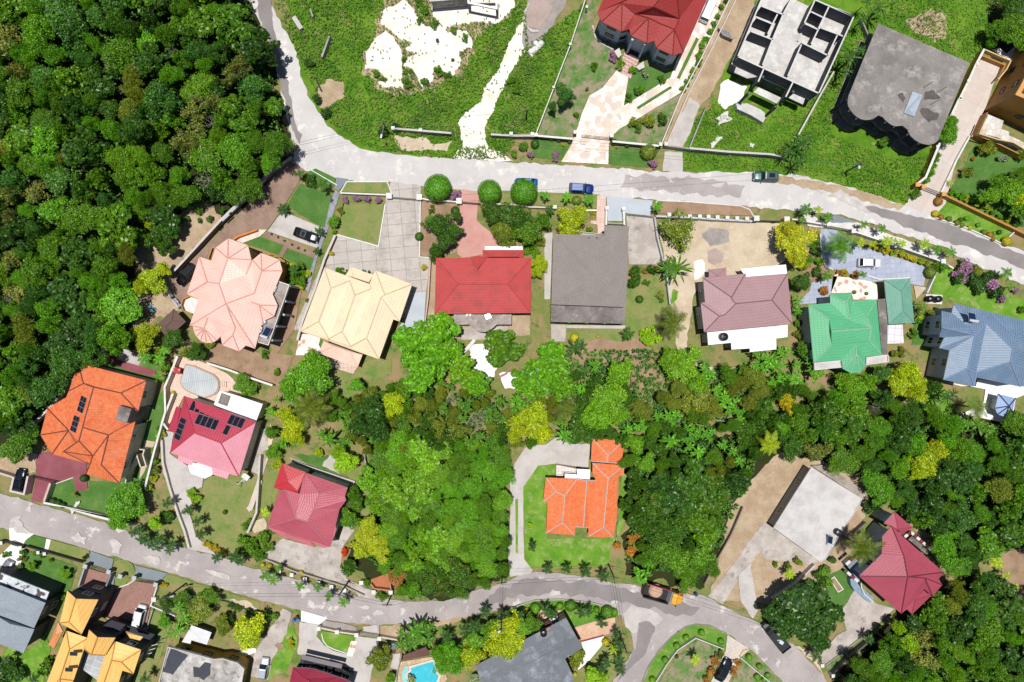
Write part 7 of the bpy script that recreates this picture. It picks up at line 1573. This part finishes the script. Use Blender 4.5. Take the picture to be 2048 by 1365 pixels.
many('palm', 't31 1300,1270,14 1470,1320,13 t41 1540,110,14 1560,210,14 1480,30,12 1430,40,9', 'deep', group='little palms along the crimson house drive'); many('bush', 't31 1520,1220,13 1490,1190,10', 'lime'); many('tree', 't41 1220,115,20', 'lime', h=4); many('bush', 't41 1330,70,13 1280,60,10', 'dark'); many('bush', 't41 1610,285,8 1660,310,8 1710,335,8 1740,350,7', 'gold', group='golden hedge bushes at the crimson lawn'); many('ball', 't41 1755,38,5', 'dark')
many('palm', 't41 1090,180,15 1040,190,16 1130,260,15 1180,290,14 1240,250,15 1230,320,14 1320,330,14 1340,290,13 1100,250,14 1690,390,14 1830,390,18 1870,420,14', 'deep', group='dark palms along the lower road'); many('bush', 't41 1890,250,14 1930,130,11 1950,300,16 1880,350,12 2000,360,14', 'mid')
many('tree', 'px 545,865,20', 'mid', h=4); many('banana', 'px 540,825,16 566,885,15 553,800,10', 'green'); many('tree', 'px 548,905,17', 'bright', h=4); many('bush', 'px 556,930,14', 'yel'); many('palm', 'hd 135,520,14', 'yel'); many('bush', 'px 530,1075,16 548,1060,12 535,1095,13 518,1110,14 510,1085,10', ('dark', 'mid'))
# the middle wood, larger trees
many('big', 'px 830,688,46 880,672,44 848,740,44 885,715,36', 'green', h=7.5); many('big', 'px 925,747,36 1006,698,37 960,770,28', ('green', 'mid', 'bright'), h=6.5); many('tree', 'px 613,752,49 640,735,34 585,770,30', 'green', h=7); many('tree', 'px 715,770,23', 'green', h=4); many('tree', 'px 787,802,28', 'yel', h=5.5); many('big', 'px 748,818,30 730,850,26 760,855,28', 'deep', h=6); many('coco', 'px 620,818,46', 'coco', h=7.5, yaw=.1)
many('tree', 'px 587,850,26 575,825,20 595,875,18', 'yel', h=5); many('tree', 'px 692,921,26 675,905,16', 'lime', h=4.5); many('banana', 'px 660,880,24 690,885,18 645,870,16 700,855,20 690,835,22 850,770,16 880,765,14 900,775,12', 'mid'); many('bush', 'px 640,905,11', 'yel'); many('big', 'px 1088,740,46 1060,760,36 1110,770,34 1100,705,30', 'green', h=7); many('tree', 'px 1215,795,46 1232,748,30 1195,830,34 1240,830,28', 'bright', h=7); many('tree', 'px 1063,838,38 1040,860,28 1085,870,26', 'yel', h=6); many('coco', 'px 1133,818,31', 'coco', h=8.5, yaw=.6)
many('tree', 'px 1290,925,30 1270,890,24', 'bright', h=5.5); many('tree', 'px 1366,735,40 1345,715,28 1390,770,26', 'bright', h=6); many('bare', 'px 1352,738,16 945,850,24 960,835,18 1750,815,12 905,800,14', 'bare', h=7); many('spiky', 'px 1150,695,24 1170,740,20 1165,690,14', 'blue', h=3); many('banana', 'px 1346,835,24 1340,882,26 1378,885,24 1255,860,18 1440,790,26 1460,810,26 1480,830,22 1540,720,24 1555,735,26 1530,735,18 1570,705,20 1395,905,20 1420,870,20', 'green'); plant('coco', 1540, 892, 33, 'yel', 7, yaw=4.0)
many('tree', 'px 1395,800,34 1425,820,26', 'olive', h=5); many('open', 'px 920,860,24 880,850,26 830,835,24', 'olive', h=5); 
many('big', 'px 1385,965,44 1330,985,40 1430,980,38 1360,1020,38 1300,1000,32 1465,960,32 1280,1040,30', ('deep', 'red', 'dark'), h=6.5); many('big', 'px 1390,1040,36 1410,1075,32', 'mid', h=6); many('tree', 'px 1350,1060,34 1310,1060,30', 'dark', h=6); many('tree', 'px 1400,1110,36 1350,1110,34 1310,1100,30 1370,1150,28 1420,1130,22', 'mid', h=5); many('banana', 'px 1285,1150,24 1300,1125,18', 'green'); many('bush', 'px 1262,1100,14 1235,1090,10 1270,1075,14', 'rust')
many('tree', 'px 735,1075,28 740,1050,20 755,1095,28 725,1100,20', 'yel', h=5, lmat=leafmat('lemon_leaves', '#d3d63a', .4, .8)); many('bush', 'px 690,1102,10', 'flame', lmat=leafmat('flame_leaves', '#e0501c', .7)); many('bush', 'px 700,1130,22', 'dark', h=3); many('bush', 'px 797,1158,19 785,1150,13', 'rust', h=2.4, lmat=leafmat('dead_leaves', '#c08a58', .6, .7)); many('tree', 'px 920,1150,32 860,1165,30 890,1175,26 940,1160,26', 'red', h=5.5); many('tree', 'px 700,1040,22 715,1010,20 705,985,16', 'mid', h=4); many('bush', 'px 740,1000,14', 'mid'); many('bush', 'px 765,1192,12 735,1165,9', 'mid')
many('palm', 't43 300,480,16 450,480,16 590,500,16 725,540,16 175,315,14', 'deep', group='palms in front of the orange bungalow'); many('bush', 't43 155,140,7', 'lime'); many('palm', 't42 80,530,17 140,560,16 355,615,16 495,630,14 575,690,15 690,735,15 180,480,12', 'mid', group='palms along the dusty crimson house wall'); many('ball', 't42 115,458,6 180,470,4 360,508,5 60,450,5', 'gold', group='golden bushes along the dusty crimson house wall')
# lower right
many('tree', 'px 1712,775,30 1690,760,26 1730,760,22', 'bright', h=5.5); many('bush', 'px 1575,810,22', 'gold', h=3.5); many('tree', 'px 1570,795,14 1578,825,14', 'gold', h=4); many('tree', 'px 1790,770,34 1820,755,26 1835,785,24 1800,740,22', 'yel', h=6); many('coco', 'px 1958,815,30', 'coco', h=6.5); many('spiky', 'px 1890,795,22 1905,790,18', 'deep', h=4.5); many('banana', 'px 1955,850,26 1975,860,20 1935,845,16', 'mid'); many('tree', 'px 2030,840,30 2045,870,26', 'mid', h=5)
many('tree', 'px 1845,920,36 1860,895,26 1830,945,24', 'yel', h=6.5); many('coco', 'px 1728,1098,42', 'coco', h=8.5, yaw=2.2, lmat=LEAF); many('bush', 'px 1742,1010,18', 'deep', h=2.6); many('big', 'px 1600,1205,58 1640,1225,46 1580,1240,44 1630,1260,40 1560,1225,36', 'deep', h=6.5); many('bush', 'px 1575,1130,9 1594,1122,11 1550,1128,7', ('mid', 'olive')); many('palm', 'px 1580,1150,14', 'yel'); many('palm', 'px 1740,1280,15 1703,1318,12 1634,1312,18', 'deep'); many('bush', 'px 1650,1140,14 1640,1160,16 1620,1175,14 1665,1120,10 1655,1165,14', ('mid', 'dark'))
many('tree', 'px 1815,1285,28 1790,1250,16', 'lime', h=5.5); many('palm', 'px 1995,1125,20 2015,1150,14 2030,1175,12', 'yel')
# bottom
many('bush', 't41 50,370,8 190,350,8 180,400,8 165,460,7 280,360,6 330,380,5', ('olive', 'mid')); many('tree', 't41 245,450,10 510,520,14', 'bright', h=2.2); many('bush', 't41 215,530,5 255,560,5 300,590,6 340,605,6 375,620,6', 'mid', group='little bushes along the dark terrace'); many('bush', 't41 500,690,8 400,410,5', 'mid'); many('bush', 't41 670,385,6', 'deep')
many('bush', 't41 60,1240,22 150,1290,22 40,1330,18 -30,1250,20', 'deep', h=2.4); many('palm', 't41 40,1190,12 260,1340,14 1130,1345,16', 'deep'); many('bush', 't41 350,1260,16 380,1200,13', 'mid')
many('tree', 't41 1290,730,17', 'dark', h=3); many('tree', 't41 1440,700,20 1550,710,17 1640,700,19', 'mid', h=3); many('tree', 't41 1540,800,30 1470,760,20', 'olive', h=3.6); many('spiky', 't41 1430,870,24 1400,780,18 1390,960,20 1330,990,16', 'green', h=4); many('tree', 't41 1290,890,16', 'green', h=2.6); many('tree', 'hj 870,420,36 930,470,28', 'yel', h=5); many('tree', 'hj 660,370,18 670,420,14', 'olive', h=3); many('bush', 'hj 730,320,12', 'deep'); many('bush', 'hj 1055,290,10 1130,300,9', 'mid'); many('bush', 'hj 1270,520,6 1272,565,6', 'gold'); many('bush', 't41 1260,595,6 1290,605,6', 'gold'); many('bush', 'hj 800,230,8 740,205,8 880,250,8 950,270,8', 'dark')
many('tree', 'hk 915,670,27 900,640,18 920,730,18', 'olive', h=4.2); many('bush', 'hk 1000,840,14', 'mid'); many('banana', 'hk 1130,480,26 1230,440,30 1290,500,26 1180,560,20 1100,570,16 1330,420,22 1060,560,12', 'mid'); many('tree', 't42 1480,1220,28 1560,1190,26 1420,1120,20 1550,1110,24', 'green', h=5); many('tree', 't42 1690,1080,24 1740,1120,20 1660,1150,22', 'dark', h=4); many('palm', 't42 1500,1010,18 1640,960,18 1720,930,18', 'deep')
many('tree', 'hl 330,520,42 440,520,36 270,560,26 380,590,30', 'yel', h=5.5); many('tree', 'hl 520,400,30 580,350,24 440,370,24 250,400,24 100,520,26 60,620,26 130,640,22', ('bright', 'yel', 'mid'), h=4.2); many('palm', 'hl 180,270,16 330,300,20 80,380,18 720,260,18 500,290,12 1040,270,15 1110,270,16 1220,370,17 780,290,14', 'deep', group='palms along the silvery grey house front'); many('ball', 'hl 510,255,9 630,235,11 850,215,8 945,210,12 1180,245,7 1275,265,13 1330,270,9', ('bright', 'mid', 'deep'), group='round bushes along the thin kerb wall'); many('bush', 'hl 550,235,4', 'gold')
many('bush', 'hl 990,700,18 960,740,15 1030,640,14', 'olive', h=2); many('ball', 'hl 1260,535,8 985,825,5', 'gold'); many('tree', 'hl 1140,830,26 1190,860,20', 'lime', h=3.5); many('spiky', 't43 810,1110,17', 'yel', h=2.2); many('palm', 't43 830,1010,16 860,1080,14 850,1190,15 760,1210,17 860,1270,15 720,1260,15', 'deep', group='palms at the side road corner'); many('bush', 'hk 1180,870,12', 'white'); many('bush', 'hl 90,850,14', 'white')
many('ball', 't43 1300,1080,7 1375,1018,7 1495,977,7 1645,1047,7 1210,1190,7 1110,1345,7 1865,1170,7 1945,1240,6 1985,1345,6 1930,1325,7 2010,1310,6', 'bright', group='round bushes on the corner verge'); many('palm', 't43 1450,1190,15', 'yel'); many('bush', 't43 1630,1150,10 1600,1200,10 1570,1270,10 1530,1340,10 1770,1210,8 1740,1270,9', ('olive', 'rust'), group='hedge bushes along the sett paved drive'); many('ball', 't43 1300,1165,4', 'dark')
many('bush', 'px 690,400,9 712,397,9 735,399,9 757,402,9', 'pink', group='pink flowering hedge bushes by the cream house gate')
many('bush', 't22 130,500,3 180,525,3 230,555,3 290,585,3 340,610,3 390,630,3', 'mid', group='small plants in the strip beside the pale concrete')
many('bush', 't24 1460,170,7 1500,190,7 1540,205,7 1580,225,7 1620,245,7 1660,265,7 1700,285,7 1740,305,7 1780,330,7 1830,380,8 1890,400,8 1950,430,8', ('bright', 'yel', 'green'), group='clipped shrubs of the long hedge on the right')
many('bush', 't12 420,495,12 490,780,12 560,880,14 1000,1040,14 1100,1000,12', 'deep', h=1.8); many('bush', 't12 950,580,10 1000,620,6 1160,470,6 1170,570,6 1215,560,6 1440,560,11 1500,590,8 1190,650,12 1330,640,10 1540,470,4 1640,300,8 1290,160,8 1400,190,10 1550,240,8 1280,20,10 1330,90,11', 'mid', group='weedy shrubs on the white marl')
# woods filled in between
from mathutils import noise
zone_seed = lambda z: len(z) * 1.7
taken = [(q['x'], q['y'], q['r']) for q in PL]
def wood(poly, kinds, rr, zone, hh, gap=.8, clear=()):
    Q = pts(poly); C = [pts(c) for c in clear]; r = random.Random(zone); xs = [q[0] for q in Q]; ys = [q[1] for q in Q]; mine = []
    for _ in range(14000):
        x, y = r.uniform(max(-45, min(xs)), min(2093, max(xs))), r.uniform(max(-45, min(ys)), min(1410, max(ys)))
        if not inside(x, y, Q) or any(inside(x, y, c) for c in C): continue
        rad = r.uniform(*rr)
        if any((x - a) ** 2 + (y - b) ** 2 < (gap * (rad + c)) ** 2 for a, b, c in mine): continue
        if any((x - a) ** 2 + (y - b) ** 2 < (.58 * (rad + c)) ** 2 for a, b, c in taken): continue
        mine.append((x, y, rad)); nv = noise.noise(Vector((x * .009, y * .009, zone_seed(zone)))) * .9 + .5 + r.uniform(-.22, .22); k, c = kinds[min(len(kinds) - 1, max(0, int(nv * len(kinds))))]
        plant(k, x, y, rad, c, r.uniform(*hh) + rad * .03, zone, zone=zone)
FK = [('fine', 'olive'), ('fine', 'mid'), ('tree', 'green'), ('big', 'dark'), ('tree', 'dark'), ('fine', 'mid'), ('big', 'mid'), ('tree', 'blue'), ('fine', 'green'), ('big', 'deep'), ('tree', 'mid'), ('fine', 'bright'), ('open', 'grey'), ('fine', 'green')]
wood('px -45,-45 470,-45 480,10 530,110 560,260 572,310 500,385 435,400 395,425 340,440 290,415 265,440 300,470 265,520 245,570 245,640 300,700 225,695 190,715 150,720 80,820 60,850 0,860 -45,860', FK, (20, 50), 'forest trees on the left', (4.5, 8.5), .6)
many('bare', 'px 215,120,12 290,85,13 330,150,16 285,235,18 345,100,12 420,245,16 300,20,12 120,440,16 240,180,14 370,290,14 170,95,12 60,130,12 15,600,14 110,640,16', 'bare', h=9)
wood('px 1640,800 1700,790 1745,745 1860,760 1880,830 1940,880 2093,900 2093,1085 1990,1090 1950,1135 1905,1130 1850,1045 1760,985 1740,945 1650,915 1590,905 1545,870 1560,850', FK, (20, 42), 'trees of the lower right wood', (4, 7), .6)
wood('px 1790,1245 1890,1190 1960,1155 2000,1190 2093,1220 2093,1410 1680,1410 1700,1345 1760,1290', FK, (20, 42), 'trees of the lower right corner', (4, 7), .6)
wood('px 745,900 860,880 1000,895 1012,960 1012,1140 960,1170 900,1190 800,1180 790,1140 745,1120 750,1050 740,980', [('fine', 'green'), ('fine', 'mid'), ('fine', 'green'), ('fine', 'bright'), ('fine', 'mid'), ('big', 'bright')], (14, 34), 'trees of the thicket beside the bungalow drive', (2.2, 4.2), .52)
wood('px 640,800 740,790 800,760 900,760 1000,790 1060,890 1000,890 860,890 745,905 700,880', [('tree', 'olive'), ('tree', 'mid'), ('big', 'dark'), ('fine', 'olive'), ('banana', 'mid')], (12, 28), 'trees of the wood below the red house', (2.5, 5), .62)
wood('px 1030,790 1180,720 1300,800 1420,740 1560,760 1640,790 1560,850 1500,940 1440,1010 1400,1100 1290,1140 1250,1080 1255,900 1180,870 1060,890', [('fine', 'mid'), ('tree', 'dark'), ('big', 'dark'), ('banana', 'green'), ('fine', 'mid'), ('fine', 'olive')], (14, 30), 'trees of the wood above the lower road', (3, 5.5), .62)
wood('px 1610,690 1640,740 1600,780 1500,760 1480,740 1530,700', [('banana', 'green'), ('tree', 'mid')], (14, 22), 'trees beside the mauve house', (3, 4.5), .75)
# labels: by look, and by the landmark a plant stands beside
LM = [('the salmon house', 470, 590), ('the cream house', 715, 640), ('the red roofed house', 965, 570), ('the grey shingle house', 1180, 555), ('the mauve house', 1490, 620), ('the green roofed house', 1690, 665), ('the dusty green carport', 1797, 602), ('the blue roofed house', 1960, 690),
      ('the orange tiled villa', 190, 840), ('the crimson solar house', 425, 870), ('the dusty crimson house', 610, 1010), ('the orange bungalow', 1165, 990), ('the pale flat roof', 1630, 1030), ('the maroon house', 1800, 1120), ('the slate blue house', 50, 1230), ('the yellow house', 200, 1290), ('the patched flat roof', 400, 1330),
      ('the turquoise pool', 850, 1345), ('the silvery grey house', 1070, 1300), ('the brick red villa', 1290, 70), ('the roofless shell', 1575, 120), ('the scalloped slab house', 1800, 180), ('the ochre house', 2020, 220), ('the dump truck', 1325, 1189), ('the white marl lot', 860, 110), ('the covered pool', 400, 762), ('the white metal shed', 395, 1270),
      ('the black car on the setts', 1448, 1340), ('the white forecourt car', 1740, 526), ('the road bend', 640, 310), ('the flagstone drive', 1185, 265), ('the black ochre piered gate', 1868, 400), ('the larger brick court', 265, 1215), ('the iron gate', 740, 1270), ('the marooned drive gate', 75, 950), ('the pink drive', 925, 430), ('the walled yard', 775, 1165), ('the flatbed truck', 1557, 1280), ('the half round lawn', 685, 1280), ('the slab drive', 805, 450), ('the sandy yard', 1470, 480), ('the crimson lawn', 440, 1030), ('the planter', 1672, 1168)]
ORD = ['first', 'second', 'third', 'fourth', 'fifth', 'sixth', 'seventh', 'eighth', 'ninth', 'tenth', 'eleventh', 'twelfth', 'thirteenth', 'fourteenth', 'fifteenth', 'sixteenth', 'seventeenth', 'eighteenth', 'nineteenth', 'twentieth'] + ['outer'] * 30
ZONE = {'forest trees on the left': 'packed in the dense forest on the left', 'trees of the lower right wood': 'in the wood beyond the pale flat roof', 'trees of the lower right corner': 'in the corner wood below the maroon house', 'trees of the thicket beside the bungalow drive': 'in the thicket left of the long bungalow drive', 'trees of the wood below the red house': 'in the wood below the red roofed house', 'trees of the wood above the lower road': 'in the banana wood above the orange bungalow', 'trees beside the mauve house': 'between the mauve and green roofed houses'}
LM = [(a.replace('marooned drive', 'maroon drive'), b, c) for a, b, c in LM]
groups = {}
def dirname(dx, dy):
    a = math.degrees(math.atan2(-dy, dx)) % 360
    return ['right of', 'above and right of', 'above', 'above and left of', 'left of', 'below and left of', 'below', 'below and right of'][int((a + 22.5) // 45) % 8]
for q in PL:
    w = COLS[q['col']][0]; kw = KIND[q['kind']][1]
    if q['kind'] == 'bare': w = 'pale grey'
    if q['zone']:
        q['o']['label'] = '%s %s %s' % (w, kw, ZONE[q['zone']]); q['o']['group'] = '%s: %s %s' % (q['zone'], w, kw); continue
    n, lx, ly = min(LM, key=lambda m: (m[1] - q['x']) ** 2 + (m[2] - q['y']) ** 2)
    d = dirname(q['x'] - lx, q['y'] - ly); q['d'] = math.hypot(q['x'] - lx, q['y'] - ly)
    groups.setdefault((w, kw, d, n), []).append(q)
for (w, kw, d, n), L in groups.items():
    L.sort(key=lambda q: q['d'])
    for i, q in enumerate(L):
        q['o']['label'] = ('%s %s %s %s' % (w, kw, d, n)) if len(L) == 1 else ('%s %s %s %s %s' % (ORD[i], w, kw, d, n))
# ---------------------------------------------------------------- grass and weeds nobody could count
def tufts(name, polys, dens, hgt, gm, seed, spread=.28, blades=4, wd=.07, holes=()):
    r = random.Random(seed); V, F = [], []; HO = [[P(*q) for q in pts(h)] for h in holes]
    for s in polys:
        L = [P(*q) for q in pts(s)]; xs = [q.x for q in L]; ys = [q.y for q in L]
        x0, x1, y0, y1 = max(min(xs), -98), min(max(xs), 98), max(min(ys), -66), min(max(ys), 66)
        for _ in range(int((x1 - x0) * (y1 - y0) * dens)):
            x, y = r.uniform(x0, x1), r.uniform(y0, y1)
            if not inside(x, y, L) or any(inside(x, y, h) for h in HO): continue
            k = .55 + .45 * math.sin(x * .35 + 1.3 * math.sin(y * .22)) * math.cos(y * .31 + math.sin(x * .19))
            if r.random() > .35 + .65 * k: continue
            hh = hgt * r.uniform(.5, 1.2) * (.6 + .6 * k); i0 = len(V); V.append(Vector((x, y, .3)))
            for b in range(blades):
                a = r.uniform(0, 6.283); d = Vector((math.cos(a), math.sin(a), 0)); o = Vector((-d.y, d.x, 0)) * wd * r.uniform(.7, 1.5); e = spread * r.uniform(.5, 1.3); i = len(V)
                V += [Vector((x, y, .2)) + d * e * .45 + o + Vector((0, 0, hh * .8)), Vector((x, y, .2)) + d * e + Vector((0, 0, hh * r.uniform(.7, 1))), Vector((x, y, .2)) + d * e * .45 - o + Vector((0, 0, hh * .8))]; F.append((i0, i, i + 1, i + 2))
    m = bpy.data.meshes.new(name); m.from_pydata(V, [], F); m.materials.append(gm); m.update()
    o = bpy.data.objects.new(name, m); col.objects.link(o); o['kind'] = 'stuff'; return o
SAND = ['t12 1020,240 1080,290 1140,390 1150,440 1160,690 1000,690 960,640 1020,620 940,540 860,540 870,460 860,410 890,380 950,290', 't12 1160,0 1000,90 980,190 1060,240 1140,310 1230,340 1160,390 1270,420 1200,450 1150,520 1240,560 1300,680 1380,640 1400,540 1560,590 1610,470 1590,400 1690,380 1690,310 1650,240 1500,260 1490,220 1620,190 1900,180 2028,60 2028,-400 1390,-400 1390,150 1470,210 1330,210 1270,150 1240,80 1190,20', 'hs 935,240 880,230 820,360 760,480 720,580 690,650 600,760 550,896 t12 1600,930 1600,1000 1620,1150 1820,1150 1790,1000 1900,760 1960,640 hs 900,510 950,450', 't12 1090,1060 1340,1080 1390,1130 1550,1100 1500,1180 1380,1170 1240,1180 1130,1160', 'hs 940,110 960,30 1000,-300 1344,-300 1300,60 1230,150 1200,230 1100,350 1030,400 980,460']
GW = grassmat('weed_blades', '#446f18', '#7d9c34', '#b0a668'); GU = grassmat('undergrowth_leaves', '#41702a', '#5c8a2c', '#7d8a48')
tufts('grass', ['px 545,0 1100,0 1040,262 1010,320 880,316 740,296 660,245 605,130'], 13, .45, GW, 1, .26, 4, .06, [SAND[0], SAND[1], SAND[2], SAND[3], SAND[4], 't12 490,700 560,620 690,640 700,760 620,810 540,860 490,800'])
tufts('grass', SAND[:4], .5, .3, GW, 11, .2, 6, .05)
tufts('grass', ['t13 0,600 100,390 370,190 600,0 195,1040 0,1040'], 13, .5, GW, 2, .26, 4, .06)
tufts('grass', ['px 1440,190 1500,120 1700,60 1740,0 2005,0 1960,110 1850,345 1810,410 1669,364 1600,346 1365,338 1390,240'], 11, .3, GW, 3, .22, 4, .05, ['t14 0,0 700,110 430,740 0,900', 't14 890,185 1600,490 1380,1200 1000,1250 520,1040 520,900', 't13 1640,660 1700,620 1850,680 1800,780 1680,860 1620,800', 'hq 760,255 1012,372 830,894 420,894', 't13 1480,800 1650,560 2028,650 2028,960 1750,800'])
tufts('undergrowth', ['px -20,-20 500,-20 520,60 560,200 575,310 480,390 330,440 255,520 245,650 200,710 80,830 -20,870'], 3, 2.6, GU, 4, .5, 6, .2)
tufts('undergrowth', ['px 745,890 1010,890 1012,1140 900,1190 740,1120', 'px 1255,900 1540,860 1440,1080 1390,1160 1250,1120', 'px 1120,700 1300,700 1560,760 1500,860 1250,860 1060,800', 'px 700,800 1000,780 1000,890 740,900', 'px 1600,900 1850,800 2060,880 2060,1080 1920,1120 1750,960', 'px 1800,1240 1980,1150 2060,1220 2060,1380 1700,1380'], 5, 1.4, GU, 5, .45, 6, .14, ['px 1085,870 1260,870 1260,1080 1085,1080'])
# ---------------------------------------------------------------- light and camera
w = bpy.data.worlds.new('World'); scene.world = w; w.use_nodes = True
nt = w.node_tree; bg = nt.nodes['Background']; sky = nt.nodes.new('ShaderNodeTexSky'); sky.sky_type = 'NISHITA'; sky.sun_disc = False
ZEN, AZ = 3.5, -35.0      # the sun stands almost overhead, a touch to the north-west
sky.sun_elevation = math.radians(90 - ZEN); sky.sun_rotation = math.radians(AZ); sky.air_density = 1.0; sky.dust_density = .6
nt.links.new(sky.outputs[0], bg.inputs[0]); bg.inputs[1].default_value = .06
sl = bpy.data.lights.new('sun', 'SUN'); sl.energy = 4.6; sl.angle = math.radians(.5); sl.color = (1, .965, .91)
so = bpy.data.objects.new('sun', sl); col.objects.link(so); so.location = (0, 0, 200)
d = Vector((math.sin(math.radians(ZEN)) * math.sin(math.radians(AZ)), math.sin(math.radians(ZEN)) * math.cos(math.radians(AZ)), math.cos(math.radians(ZEN))))
so.rotation_euler = (-d).to_track_quat('-Z', 'Y').to_euler()
cd = bpy.data.cameras.new('camera'); co = bpy.data.objects.new('camera', cd); col.objects.link(co)
co.location = (0, 0, H); co.rotation_euler = (0, 0, 0); cd.sensor_width = 36; cd.lens = 36 * FPX / 2048; cd.clip_end = 3000; cd.clip_start = 1
scene.camera = co
scene.view_settings.view_transform = 'Standard'; scene.view_settings.look = 'None'; scene.view_settings.exposure = .14; scene.view_settings.gamma = 1
scene.render.engine = 'CYCLES'; scene.cycles.max_bounces = 6; scene.cycles.diffuse_bounces = 3; scene.cycles.glossy_bounces = 2; scene.cycles.transparent_max_bounces = 4; scene.cycles.sample_clamp_indirect = 6
